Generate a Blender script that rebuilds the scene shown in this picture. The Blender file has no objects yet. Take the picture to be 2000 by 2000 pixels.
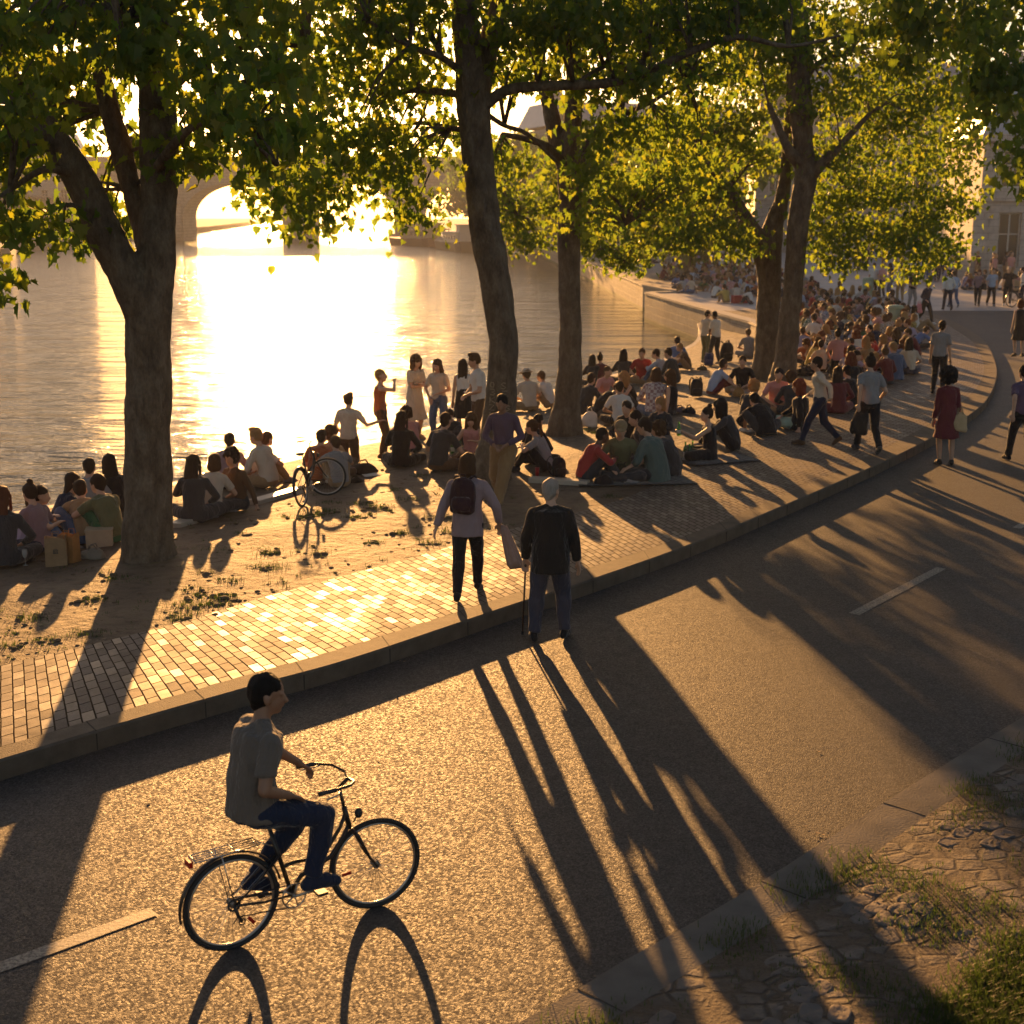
import bpy, bmesh, math, random
import numpy as np
from mathutils import Vector, Matrix, Quaternion, noise
PI = math.pi
R = math.radians
random.seed(7)
RNG = np.random.default_rng(11)
SC = bpy.context.scene
COL = SC.collection

# ------------------------------------------------------------------ camera model (photograph 2000 px square)
F = 2691.0
PITCH = R(12.28)
CAMH = 4.4
cp, sp = math.cos(PITCH), math.sin(PITCH)
def ray(u, v):
    a = (u - 1000) / F; b = (1000 - v) / F
    return Vector((a, cp + b * sp, -sp + b * cp))
def G(u, v, z=0.0):
    d = ray(u, v); t = (z - CAMH) / d.z
    return Vector((d.x * t, d.y * t, z))
def P(u, v, Y):
    d = ray(u, v); t = Y / d.y
    return Vector((d.x * t, Y, CAMH + d.z * t))
SUN_EL = R(9.3)
SUN_AZ = R(8.8)            # to the left of +Y
SUN_DIR = Vector((-math.sin(SUN_AZ) * math.cos(SUN_EL), math.cos(SUN_AZ) * math.cos(SUN_EL), math.sin(SUN_EL)))

cam = bpy.data.cameras.new('camera'); co = bpy.data.objects.new('camera', cam); COL.objects.link(co)
co.location = (0, 0, CAMH); co.rotation_euler = (PI / 2 - PITCH, 0, 0)
cam.sensor_width = 36; cam.lens = 36 * F / 2000; cam.clip_end = 3000; cam.clip_start = 0.2
cam.dof.use_dof = True; cam.dof.focus_distance = 13.5; cam.dof.aperture_fstop = 2.8
SC.camera = co

# ------------------------------------------------------------------ materials
MATS = {}
def newmat(name):
    m = bpy.data.materials.new(name); m.use_nodes = True
    nt = m.node_tree; nt.nodes.clear()
    out = nt.nodes.new('ShaderNodeOutputMaterial')
    return m, nt, out
def N(nt, typ, **kw):
    n = nt.nodes.new(typ)
    for k, v in kw.items():
        if k in n.inputs.keys(): n.inputs[k].default_value = v
        else: setattr(n, k, v)
    return n
def L(nt, a, b): nt.links.new(a, b)
def coords(nt, kind='Object', scale=(1, 1, 1)):
    tc = N(nt, 'ShaderNodeTexCoord'); mp = N(nt, 'ShaderNodeMapping'); mp.inputs['Scale'].default_value = scale
    L(nt, tc.outputs[kind], mp.inputs['Vector']); return mp.outputs['Vector']
def ramp(nt, fac, stops):
    r = N(nt, 'ShaderNodeValToRGB'); L(nt, fac, r.inputs['Fac']); e = r.color_ramp.elements
    while len(e) < len(stops): e.new(0.5)
    for el, (p, c) in zip(e, stops):
        el.position = p; el.color = (*c, 1) if len(c) == 3 else c
    return r
def bump(nt, h, strength=.3, dist=.02, normal=None):
    b = N(nt, 'ShaderNodeBump'); b.inputs['Strength'].default_value = strength; b.inputs['Distance'].default_value = dist
    L(nt, h, b.inputs['Height'])
    if normal: L(nt, normal, b.inputs['Normal'])
    return b.outputs['Normal']
def noisetex(nt, vec, scale, detail=4, rough=.55):
    n = N(nt, 'ShaderNodeTexNoise'); n.inputs['Scale'].default_value = scale; n.inputs['Detail'].default_value = detail
    n.inputs['Roughness'].default_value = rough
    if vec is not None: L(nt, vec, n.inputs['Vector'])
    return n
def mixc(nt, fac, a, b, blend='MIX'):
    m = N(nt, 'ShaderNodeMix'); m.data_type = 'RGBA'; m.blend_type = blend
    for s, v in ((6, a), (7, b)):
        if isinstance(v, (tuple, list)): m.inputs[s].default_value = (*v, 1)
        else: L(nt, v, m.inputs[s])
    if isinstance(fac, (int, float)): m.inputs[0].default_value = fac
    else: L(nt, fac, m.inputs[0])
    return m.outputs[2]
def simple(name, c, rough=.7, metal=0., var=.15, scale=8, bmp=.15, bscale=40, spec=.5, dist=.01):
    if name in MATS: return MATS[name]
    m, nt, out = newmat(name)
    b = N(nt, 'ShaderNodeBsdfPrincipled'); v = coords(nt)
    n = noisetex(nt, v, scale)
    r = ramp(nt, n.outputs['Fac'], [(.25, tuple(x * (1 - var) for x in c)), (.75, tuple(min(1, x * (1 + var)) for x in c))])
    L(nt, r.outputs[0], b.inputs['Base Color']); b.inputs['Roughness'].default_value = rough; b.inputs['Metallic'].default_value = metal
    b.inputs['Specular IOR Level'].default_value = spec
    n2 = noisetex(nt, v, bscale, 3)
    L(nt, bump(nt, n2.outputs['Fac'], bmp, dist), b.inputs['Normal'])
    L(nt, b.outputs[0], out.inputs[0]); MATS[name] = m; return m
def hsv_key(c): return 'cloth_%02d_%02d_%02d' % tuple(int(x * 99) for x in c)
def cloth(c):
    k = hsv_key(c)
    if k in MATS: return MATS[k]
    m, nt, out = newmat(k)
    b = N(nt, 'ShaderNodeBsdfPrincipled'); v = coords(nt)
    n = noisetex(nt, v, 3, 3)
    r = ramp(nt, n.outputs['Fac'], [(.3, tuple(x * .86 for x in c)), (.7, tuple(min(1, x * 1.1) for x in c))])
    L(nt, r.outputs[0], b.inputs['Base Color']); b.inputs['Roughness'].default_value = .85
    b.inputs['Specular IOR Level'].default_value = .25
    b.inputs['Sheen Weight'].default_value = .25; b.inputs['Sheen Roughness'].default_value = .4
    v3 = coords(nt, 'Object', (1, 1, .45)); n2 = noisetex(nt, v3, 13, 3); n3 = noisetex(nt, v, 180, 1)
    nm = bump(nt, n2.outputs['Fac'], .9, .06); nm = bump(nt, n3.outputs['Fac'], .2, .003, nm)
    L(nt, nm, b.inputs['Normal'])
    # thin fabric lets some of the low sun through
    tr = N(nt, 'ShaderNodeBsdfTranslucent'); L(nt, r.outputs[0], tr.inputs['Color'])
    mx = N(nt, 'ShaderNodeMixShader'); mx.inputs[0].default_value = .12
    L(nt, b.outputs[0], mx.inputs[1]); L(nt, tr.outputs[0], mx.inputs[2]); L(nt, mx.outputs[0], out.inputs[0])
    MATS[k] = m; return m
def skinmat(c):
    k = 'skin_%02d' % int(c[0] * 99)
    if k in MATS: return MATS[k]
    m, nt, out = newmat(k); b = N(nt, 'ShaderNodeBsdfPrincipled'); v = coords(nt)
    n = noisetex(nt, v, 9, 3)
    r = ramp(nt, n.outputs['Fac'], [(.3, tuple(x * .9 for x in c)), (.7, tuple(min(1, x * 1.08) for x in c))])
    L(nt, r.outputs[0], b.inputs['Base Color']); b.inputs['Roughness'].default_value = .5
    b.inputs['Subsurface Weight'].default_value = .08
    b.inputs['Subsurface Radius'].default_value = (.02, .006, .003)
    L(nt, b.outputs[0], out.inputs[0]); MATS[k] = m; return m
def hairmat(c):
    k = 'hair_%02d_%02d' % (int(c[0] * 99), int(c[1] * 99))
    if k in MATS: return MATS[k]
    m, nt, out = newmat(k); b = N(nt, 'ShaderNodeBsdfPrincipled'); v = coords(nt, 'Object', (60, 60, 6))
    n = noisetex(nt, v, 1.5, 4)
    r = ramp(nt, n.outputs['Fac'], [(.3, tuple(x * .6 for x in c)), (.7, tuple(min(1, x * 1.3) for x in c))])
    L(nt, r.outputs[0], b.inputs['Base Color']); b.inputs['Roughness'].default_value = .65; b.inputs['Specular IOR Level'].default_value = .25
    L(nt, bump(nt, n.outputs['Fac'], 1, .015), b.inputs['Normal'])
    tr = N(nt, 'ShaderNodeBsdfTranslucent'); tr.inputs['Color'].default_value = (*[min(1, x * 3 + .02) for x in c], 1)
    mx = N(nt, 'ShaderNodeMixShader'); mx.inputs[0].default_value = .22
    L(nt, b.outputs[0], mx.inputs[1]); L(nt, tr.outputs[0], mx.inputs[2]); L(nt, mx.outputs[0], out.inputs[0])
    MATS[k] = m; return m

# ------------------------------------------------------------------ object helpers
def tag(o, label=None, cat=None, group=None, kind=None):
    if label: o['label'] = label
    if cat: o['category'] = cat
    if group: o['group'] = group
    if kind: o['kind'] = kind
    return o
def empty(name, loc=(0, 0, 0), rz=0.0, label=None, cat=None, group=None):
    o = bpy.data.objects.new(name, None); COL.objects.link(o); o.location = loc; o.rotation_euler = (0, 0, rz)
    o.empty_display_size = .1
    return tag(o, label, cat, group)
def link(name, me, mat=None, parent=None, smooth=False):
    o = bpy.data.objects.new(name, me); COL.objects.link(o)
    if mat is not None and len(me.materials) == 0: me.materials.append(mat)
    if parent is not None: o.parent = parent
    if smooth and len(me.polygons): me.polygons.foreach_set('use_smooth', [True] * len(me.polygons))
    return o
def mesh_np(name, verts, nper, faces):
    """faces: array (n, nper)"""
    me = bpy.data.meshes.new(name); verts = np.asarray(verts, np.float32).reshape(-1, 3); faces = np.asarray(faces, np.int32)
    me.vertices.add(len(verts)); me.vertices.foreach_set('co', verts.ravel())
    nf = len(faces); me.loops.add(nf * nper); me.loops.foreach_set('vertex_index', faces.ravel())
    me.polygons.add(nf); me.polygons.foreach_set('loop_start', np.arange(nf, dtype=np.int32) * nper)
    me.update(calc_edges=True); me.validate(); return me
class MB:
    """collects shapes into one mesh"""
    def __init__(s): s.v = []; s.f = []; s.uv = None
    def add(s, vs, fs):
        o = len(s.v); s.v += [tuple(x) for x in vs]; s.f += [tuple(i + o for i in f) for f in fs]
    def box(s, c, h, rz=0, rx=0, ry=0, top=1.0):
        m = Matrix.Rotation(rz, 3, 'Z') @ Matrix.Rotation(ry, 3, 'Y') @ Matrix.Rotation(rx, 3, 'X'); c = Vector(c); vs = []
        for z in (-1, 1):
            k = top if z > 0 else 1
            for x, y in ((-1, -1), (1, -1), (1, 1), (-1, 1)): vs.append(c + m @ Vector((x * h[0] * k, y * h[1] * k, z * h[2])))
        s.add(vs, [(3, 2, 1, 0), (4, 5, 6, 7), (0, 1, 5, 4), (1, 2, 6, 5), (2, 3, 7, 6), (3, 0, 4, 7)])
    def tube(s, pts, rad, seg=8, cap=True, asp=None, ref=None):
        pts = [Vector(p) for p in pts]; n = len(pts)
        if not hasattr(rad, '__len__'): rad = [rad] * n
        if ref is None:
            t0 = (pts[1] - pts[0]).normalized(); ref = Vector((0, 0, 1)) if abs(t0.z) < .9 else Vector((1, 0, 0))
        ref = Vector(ref); vs = []; o = []
        for i, p in enumerate(pts):
            t = (pts[min(i + 1, n - 1)] - pts[max(i - 1, 0)]).normalized()
            a = ref - t * ref.dot(t)
            a = a.normalized() if a.length > 1e-4 else t.orthogonal().normalized()
            b = t.cross(a); ref = a
            r = rad[i]; ra, rb = (r if hasattr(r, '__len__') else (r, r))
            for k in range(seg):
                an = 2 * PI * k / seg
                vs.append(p + a * (ra * math.cos(an)) + b * (rb * math.sin(an)))
        fs = []
        for i in range(n - 1):
            for k in range(seg):
                k2 = (k + 1) % seg; fs.append((i * seg + k, i * seg + k2, (i + 1) * seg + k2, (i + 1) * seg + k))
        if cap:
            fs.append(tuple(range(seg - 1, -1, -1))); fs.append(tuple((n - 1) * seg + k for k in range(seg)))
        s.add(vs, fs)
    def ball(s, c, r, seg=12, rings=8, rot=None):
        c = Vector(c); r = r if hasattr(r, '__len__') else (r, r, r); vs = [Vector((0, 0, r[2]))]
        for i in range(1, rings):
            th = PI * i / rings
            for k in range(seg):
                an = 2 * PI * k / seg; vs.append(Vector((r[0] * math.sin(th) * math.cos(an), r[1] * math.sin(th) * math.sin(an), r[2] * math.cos(th))))
        vs.append(Vector((0, 0, -r[2])))
        if rot is not None: vs = [rot @ v for v in vs]
        vs = [v + c for v in vs]; fs = []; last = len(vs) - 1
        for k in range(seg):
            k2 = (k + 1) % seg; fs.append((0, 1 + k, 1 + k2))
            for i in range(rings - 2): fs.append((1 + i * seg + k, 1 + (i + 1) * seg + k, 1 + (i + 1) * seg + k2, 1 + i * seg + k2))
            fs.append((last, 1 + (rings - 2) * seg + k2, 1 + (rings - 2) * seg + k))
        s.add(vs, fs)
    def capsule(s, a, b, ra, rb, seg=10, flat=1.0, ref=None):
        """rounded tapered limb"""
        a = Vector(a); b = Vector(b); t = b - a; ln = t.length
        if ln < 1e-5: s.ball(a, ra); return
        t /= ln; pts = []; rr = []
        for an in (80, 50, 25): pts.append(a - t * ra * math.sin(R(an)) * .9); rr.append(ra * math.cos(R(an)))
        for i in range(5): k = i / 4; pts.append(a + t * ln * k); rr.append(ra + (rb - ra) * k)
        for an in (25, 50, 80): pts.append(b + t * rb * math.sin(R(an)) * .9); rr.append(rb * math.cos(R(an)))
        if flat != 1.0: rr = [(r, r * flat) for r in rr]
        s.tube(pts, rr, seg, ref=ref)
    def torus(s, c, R0, r, axis='X', seg=48, rs=8, rz=1.0):
        vs = []; fs = []; c = Vector(c)
        for i in range(seg):
            a = 2 * PI * i / seg
            for j in range(rs):
                b = 2 * PI * j / rs; rr = R0 + r * math.cos(b); x = r * rz * math.sin(b)
                vs.append(c + Vector((x, rr * math.cos(a), rr * math.sin(a))) if axis == 'X' else c + Vector((rr * math.cos(a), rr * math.sin(a), x)))
        for i in range(seg):
            for j in range(rs):
                i2 = (i + 1) % seg; j2 = (j + 1) % rs; fs.append((i * rs + j, i2 * rs + j, i2 * rs + j2, i * rs + j2))
        s.add(vs, fs)
    def lathe(s, prof, c=(0, 0, 0), seg=16):
        s.tube([Vector(c) + Vector((0, 0, z)) for r, z in prof], [max(r, 1e-4) for r, z in prof], seg, ref=(1, 0, 0))
    def mesh(s, name):
        me = bpy.data.meshes.new(name); me.from_pydata(s.v, [], s.f); me.update(); return me
    def build(s, name, mat, parent=None, smooth=False): return link(name, s.mesh(name), mat, parent, smooth)
def remesh(mb, name, vox, smooth=2, disp=0.0, dscale=9.0):
    me = mb.mesh(name + '_src'); o = bpy.data.objects.new('tmp', me); COL.objects.link(o)
    m = o.modifiers.new('r', 'REMESH'); m.mode = 'VOXEL'; m.voxel_size = vox; m.use_smooth_shade = True
    if smooth: s = o.modifiers.new('s', 'SMOOTH'); s.factor = .5; s.iterations = smooth
    dg = bpy.context.evaluated_depsgraph_get(); out = bpy.data.meshes.new_from_object(o.evaluated_get(dg)); out.name = name
    bpy.data.objects.remove(o); bpy.data.meshes.remove(me)
    if disp:
        n = len(out.vertices); co = np.empty(n * 3, np.float32); out.vertices.foreach_get('co', co); co = co.reshape(-1, 3)
        no = np.empty(n * 3, np.float32); out.vertices.foreach_get('normal', no); no = no.reshape(-1, 3)
        d = np.array([noise.noise(Vector((x * dscale, y * dscale, z * dscale * .6))) for x, y, z in co.tolist()], np.float32)
        co = co + no * (disp * d[:, None]); out.vertices.foreach_set('co', co.ravel()); out.update()
    out.polygons.foreach_set('use_smooth', [True] * len(out.polygons)); return out
def catmull(pts, n):
    pts = [Vector(p) for p in pts]; out = []; m = len(pts) - 1
    for i in range(n):
        t = i / (n - 1) * m; k = min(int(t), m - 1); f = t - k
        p0 = pts[max(k - 1, 0)]; p1 = pts[k]; p2 = pts[k + 1]; p3 = pts[min(k + 2, m)]
        out.append(.5 * ((2 * p1) + (p2 - p0) * f + (2 * p0 - 5 * p1 + 4 * p2 - p3) * f * f + (3 * p1 - p0 - 3 * p2 + p3) * f ** 3))
    return out
def sstep(a, b, x):
    t = max(0, min(1, (x - a) / (b - a))); return t * t * (3 - 2 * t)
# ================================================================== SETTING
ZK = 0.17       # footpath level; road is 0, water -1.3
WZ = -1.3
KO = [G(u, v, ZK) for u, v in [(-300,1575),(0,1485),(253,1409),(507,1337),(700,1283),(1000,1182),(1114,1146),(1342,1066),(1518,993),(1650,936),(1759,886),(1831,849),(1878,821),(1924,785),(1945,746),(1946,712),(1927,671),(1898,647),(1850,622),(1800,606)]]
KI = [G(u, v, ZK) for u, v in [(-300,1548),(0,1460),(230,1392),(490,1317),(685,1262),(985,1166),(1100,1126),(1331,1050),(1500,980),(1630,923),(1735,871),(1805,835),(1850,806),(1892,775),(1916,745),(1922,712),(1904,673),(1875,650),(1833,625),(1788,608)]]
PI_ = [G(u, v, ZK) for u, v in [(-300,1372),(0,1301),(174,1261),(362,1214),(507,1170),(820,1086),(960,1044),(1193,983),(1330,925),(1440,878),(1525,842),(1600,810),(1650,780),(1700,745),(1725,710),(1735,680),(1735,655),(1725,632),(1710,612),(1690,597)]]
QL = [Vector((x, y, 0)) for x, y in [(-16,14.5),(-12,17.8),(-10,19.8),(-8.1,21.8),(-6.3,24),(-4.2,27),(-2.9,29),(-.8,33),(.8,36.8),(1.9,39),(3.04,41.1),(4,43.5),(4.6,45),(5.2,47),(5.8,49),(6.4,51),(7,53),(7.5,55.5),(7.9,58),(8.2,61)]]
MW = [Vector((x, y, 0)) for x, y in [(0,0)] * 11 + [(6.6,36.5),(7.6,38.5),(8.7,41),(9.4,44),(9.7,47),(9.75,50),(9.7,54),(9.2,58),(8.9,61)]]
# a first row far to the left, out of the frame
KO.insert(0, KO[0] + (KO[0] - KO[1]) * 4); KI.insert(0, KI[0] + (KI[0] - KI[1]) * 4); PI_.insert(0, PI_[0] + (PI_[0] - PI_[1]) * 4)
QL.insert(0, Vector((-30, 5, 0))); MW.insert(0, Vector((0, 0, 0)))
for i in range(12): MW[i] = (QL[i] * .35 + PI_[i] * .65); MW[i].z = 0
NS = 220
cKO, cKI, cPI, cQL, cMW = [catmull(a, NS) for a in (KO, KI, PI_, QL, MW)]
def seg_dist(x, y, pl):
    best = 1e9
    for a, b in zip(pl[:-1], pl[1:]):
        dx, dy = b.x - a.x, b.y - a.y; t = ((x - a.x) * dx + (y - a.y) * dy) / (dx * dx + dy * dy + 1e-9); t = max(0, min(1, t))
        d = math.hypot(x - a.x - t * dx, y - a.y - t * dy)
        if d < best: best = d
    return best
def wall_x(y):   # line of the stone wall that holds the upper quay
    ys = [30, 38.5, 41, 44, 47, 50, 54, 58, 61, 74]; xs = [30, 7.6, 8.7, 9.4, 9.7, 9.75, 9.7, 9.2, 8.9, 7.5]
    return float(np.interp(y, ys, xs))
def bank_h(x, y):
    if y > 62: return ZK
    if y > 39 and x > wall_x(y): return ZK
    d = seg_dist(x, y, QL)
    s = .09 * sstep(0, 1, 1) * max(0, 6 - d)
    if y > 42: s = .11 * max(0, 6.2 - d) * (1 - sstep(58, 61, y) * .2)
    if d < 1.2 and y < 42: s += 0
    return ZK - s
def GB(u, v):
    z = ZK
    for _ in range(6):
        p = G(u, v, z); z = bank_h(p.x, p.y)
    return Vector((p.x, p.y, z))
def road_z(y): return .166 * sstep(44, 61.5, y)
def strip(name, A, B, nc, mat, zf, uv=True, kind='structure', parent=None, i0=0, i1=None, uvs=None):
    A = A[i0:i1]; B = B[i0:i1]; n = len(A); bm = bmesh.new(); g = []; arc = 0
    for i in range(n):
        if i: arc += ((A[i] + B[i]) * .5 - (A[i - 1] + B[i - 1]) * .5).length
        row = []
        for j in range(nc + 1):
            t = j / nc; p = A[i].lerp(B[i], t); row.append((bm.verts.new((p.x, p.y, zf(p.x, p.y, t))), arc, (A[i].xy - p.xy).length))
        g.append(row)
    ul = bm.loops.layers.uv.new('UVMap')
    for i in range(n - 1):
        for j in range(nc):
            q = [g[i][j], g[i][j + 1], g[i + 1][j + 1], g[i + 1][j]]
            f = bm.faces.new([k[0] for k in q]); f.smooth = True
            for l, k in zip(f.loops, q): l[ul].uv = (k[1], k[2])
    bm.normal_update()
    if bm.faces and sum(f.normal.z for f in bm.faces) < 0: bmesh.ops.reverse_faces(bm, faces=bm.faces)
    me = bpy.data.meshes.new(name); bm.to_mesh(me); bm.free()
    o = link(name, me, mat, parent)
    if kind: o['kind'] = kind
    return o

# ---------------- materials of the ground
def mat_asphalt():
    m, nt, out = newmat('asphalt'); b = N(nt, 'ShaderNodeBsdfPrincipled'); v = coords(nt)
    vo = N(nt, 'ShaderNodeTexVoronoi'); vo.inputs['Scale'].default_value = 120; L(nt, v, vo.inputs['Vector'])
    v2 = N(nt, 'ShaderNodeTexVoronoi'); v2.inputs['Scale'].default_value = 62; L(nt, v, v2.inputs['Vector'])
    big = noisetex(nt, v, .7, 4); mid = noisetex(nt, v, 6, 5); pat = noisetex(nt, v, 17, 3)
    c1 = ramp(nt, vo.outputs['Color'], [(.1, (.028, .025, .024)), (.5, (.044, .040, .037)), (.85, (.075, .069, .061)), (1, (.13, .12, .10))])
    c2 = ramp(nt, big.outputs['Fac'], [(.3, (.78, .78, .8)), (.7, (1.2, 1.17, 1.12))])
    col = mixc(nt, 1, c1.outputs[0], c2.outputs[0], 'MULTIPLY')
    st = ramp(nt, mid.outputs['Fac'], [(.35, (.75, .75, .75)), (.62, (1.1, 1.1, 1.1))]); col = mixc(nt, .7, col, st.outputs[0], 'MULTIPLY')
    L(nt, col, b.inputs['Base Color'])
    rr = ramp(nt, v2.outputs['Color'], [(.2, (.58,) * 3), (.8, (.88,) * 3)]); L(nt, rr.outputs[0], b.inputs['Roughness'])
    b.inputs['Specular IOR Level'].default_value = .36
    nm = bump(nt, vo.outputs['Distance'], .6, -.0045); nm = bump(nt, v2.outputs['Distance'], .25, -.004, nm)
    nm = bump(nt, mid.outputs['Fac'], .3, .012, nm)
    L(nt, nm, b.inputs['Normal']); L(nt, b.outputs[0], out.inputs[0]); return m
def mat_pavers():
    m, nt, out = newmat('paving_stone'); b = N(nt, 'ShaderNodeBsdfPrincipled')
    tc = N(nt, 'ShaderNodeTexCoord'); mp = N(nt, 'ShaderNodeMapping'); mp.inputs['Rotation'].default_value = (0, 0, R(90)); L(nt, tc.outputs['UV'], mp.inputs['Vector'])
    wob = noisetex(nt, mp.outputs[0], 3.5, 2); wc = N(nt, 'ShaderNodeVectorMath', operation='SCALE'); L(nt, wob.outputs['Color'], wc.inputs[0]); wc.inputs['Scale'].default_value = .016
    ad = N(nt, 'ShaderNodeVectorMath', operation='ADD'); L(nt, mp.outputs[0], ad.inputs[0]); L(nt, wc.outputs[0], ad.inputs[1])
    br = N(nt, 'ShaderNodeTexBrick'); br.offset = .5
    for k, x in (('Scale', 1.0), ('Brick Width', .215), ('Row Height', .115), ('Mortar Size', .008), ('Mortar Smooth', .15), ('Bias', 0.0)): br.inputs[k].default_value = x
    br.inputs['Color1'].default_value = (0, 0, 0, 1); br.inputs['Color2'].default_value = (1, 1, 1, 1); br.inputs['Mortar'].default_value = (.5, .5, .5, 1)
    L(nt, ad.outputs[0], br.inputs['Vector'])
    tint = ramp(nt, br.outputs['Color'], [(0, (.13, .10, .082)), (.3, (.155, .12, .098)), (.6, (.165, .13, .108)), (1, (.195, .16, .13))])
    v = coords(nt); big = noisetex(nt, v, 1.2, 4); fine = noisetex(nt, v, 60, 4)
    g = ramp(nt, big.outputs['Fac'], [(.3, (.78, .78, .78)), (.7, (1.1, 1.08, 1.05))]); col = mixc(nt, 1, tint.outputs[0], g.outputs[0], 'MULTIPLY')
    g2 = ramp(nt, fine.outputs['Fac'], [(.3, (.8,) * 3), (.7, (1.15,) * 3)]); col = mixc(nt, 1, col, g2.outputs[0], 'MULTIPLY')
    dz = noisetex(nt, v, 2.3, 6, .7); dzr = ramp(nt, dz.outputs['Fac'], [(.48, (0,) * 3), (.68, (.75,) * 3)]); col = mixc(nt, dzr.outputs[0], col, (.085, .062, .042)); col = mixc(nt, br.outputs['Fac'], col, (.055, .042, .03)); L(nt, col, b.inputs['Base Color'])
    iv0 = N(nt, 'ShaderNodeMath', operation='MULTIPLY_ADD'); L(nt, br.outputs['Fac'], iv0.inputs[0]); iv0.inputs[1].default_value = -.35; iv0.inputs[2].default_value = .35; L(nt, iv0.outputs[0], b.inputs['Specular IOR Level'])
    rr = ramp(nt, br.outputs['Color'], [(0, (.75,) * 3), (.6, (.66,) * 3), (1, (.5,) * 3)]); L(nt, rr.outputs[0], b.inputs['Roughness'])
    inv = N(nt, 'ShaderNodeMath', operation='SUBTRACT'); inv.inputs[0].default_value = 1; L(nt, br.outputs['Fac'], inv.inputs[1])
    nm = bump(nt, inv.outputs[0], .8, .012); nm = bump(nt, fine.outputs['Fac'], .3, .004, nm)
    tilt = noisetex(nt, mp.outputs[0], 5, 1); nm = bump(nt, br.outputs['Color'], .12, .006, nm); nm = bump(nt, tilt.outputs['Fac'], .35, .02, nm)
    L(nt, nm, b.inputs['Normal']); L(nt, b.outputs[0], out.inputs[0]); return m
def mat_dirt():
    m, nt, out = newmat('dirt_and_cobble'); b = N(nt, 'ShaderNodeBsdfPrincipled'); v = coords(nt)
    big = noisetex(nt, v, .8, 5); mid = noisetex(nt, v, 5, 5, .65); fine = noisetex(nt, v, 45, 4, .7)
    base = ramp(nt, big.outputs['Fac'], [(.25, (.085, .058, .037)), (.55, (.145, .102, .066)), (.8, (.20, .15, .10))])
    sp = ramp(nt, mid.outputs['Fac'], [(.3, (.55, .52, .48)), (.5, (1, 1, 1)), (.8, (1.15, 1.12, 1.08))]); dcol = mixc(nt, 1, base.outputs[0], sp.outputs[0], 'MULTIPLY')
    gr = ramp(nt, mid.outputs['Fac'], [(.57, (0,) * 3), (.68, (1,) * 3)]); gm = ramp(nt, big.outputs['Fac'], [(.45, (0,) * 3), (.62, (.7,) * 3)])
    gf = mixc(nt, 1, gr.outputs[0], gm.outputs[0], 'MULTIPLY'); dcol = mixc(nt, gf, dcol, (.09, .10, .03))
    # cobbles
    st = coords(nt, 'Object', (1, 1, .2)); vo = N(nt, 'ShaderNodeTexVoronoi'); vo.feature = 'F1'; vo.inputs['Scale'].default_value = 6.5; vo.inputs['Randomness'].default_value = .7; L(nt, st, vo.inputs['Vector'])
    ve = N(nt, 'ShaderNodeTexVoronoi'); ve.feature = 'DISTANCE_TO_EDGE'; ve.inputs['Scale'].default_value = 6.5; ve.inputs['Randomness'].default_value = .7; L(nt, st, ve.inputs['Vector'])
    cc = ramp(nt, vo.outputs['Color'], [(.1, (.10, .085, .07)), (.5, (.16, .135, .11)), (.9, (.22, .19, .155))])
    ed = ramp(nt, ve.outputs['Distance'], [(.02, (0,) * 3), (.09, (1,) * 3)]); ccol = mixc(nt, ed.outputs[0], (.10, .08, .05), cc.outputs[0])
    sx = N(nt, 'ShaderNodeSeparateXYZ'); L(nt, v, sx.inputs[0])
    a = N(nt, 'ShaderNodeMath', operation='MULTIPLY_ADD'); L(nt, sx.outputs['Y'], a.inputs[0]); a.inputs[1].default_value = .18; a.inputs[2].default_value = -4.4
    a2 = N(nt, 'ShaderNodeMath', operation='ADD'); L(nt, a.outputs[0], a2.inputs[0]); L(nt, big.outputs['Fac'], a2.inputs[1]); a2.use_clamp = True
    col = mixc(nt, a2.outputs[0], dcol, ccol); L(nt, col, b.inputs['Base Color']); b.inputs['Roughness'].default_value = .75
    b.inputs['Specular IOR Level'].default_value = .3
    hm = N(nt, 'ShaderNodeMath', operation='MULTIPLY'); L(nt, ed.outputs[0], hm.inputs[0]); L(nt, a2.outputs[0], hm.inputs[1])
    nm = bump(nt, hm.outputs[0], .7, .03); nm = bump(nt, mid.outputs['Fac'], 1, .10, nm); nm = bump(nt, fine.outputs['Fac'], .9, .02, nm)
    L(nt, nm, b.inputs['Normal']); L(nt, b.outputs[0], out.inputs[0]); return m
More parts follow.
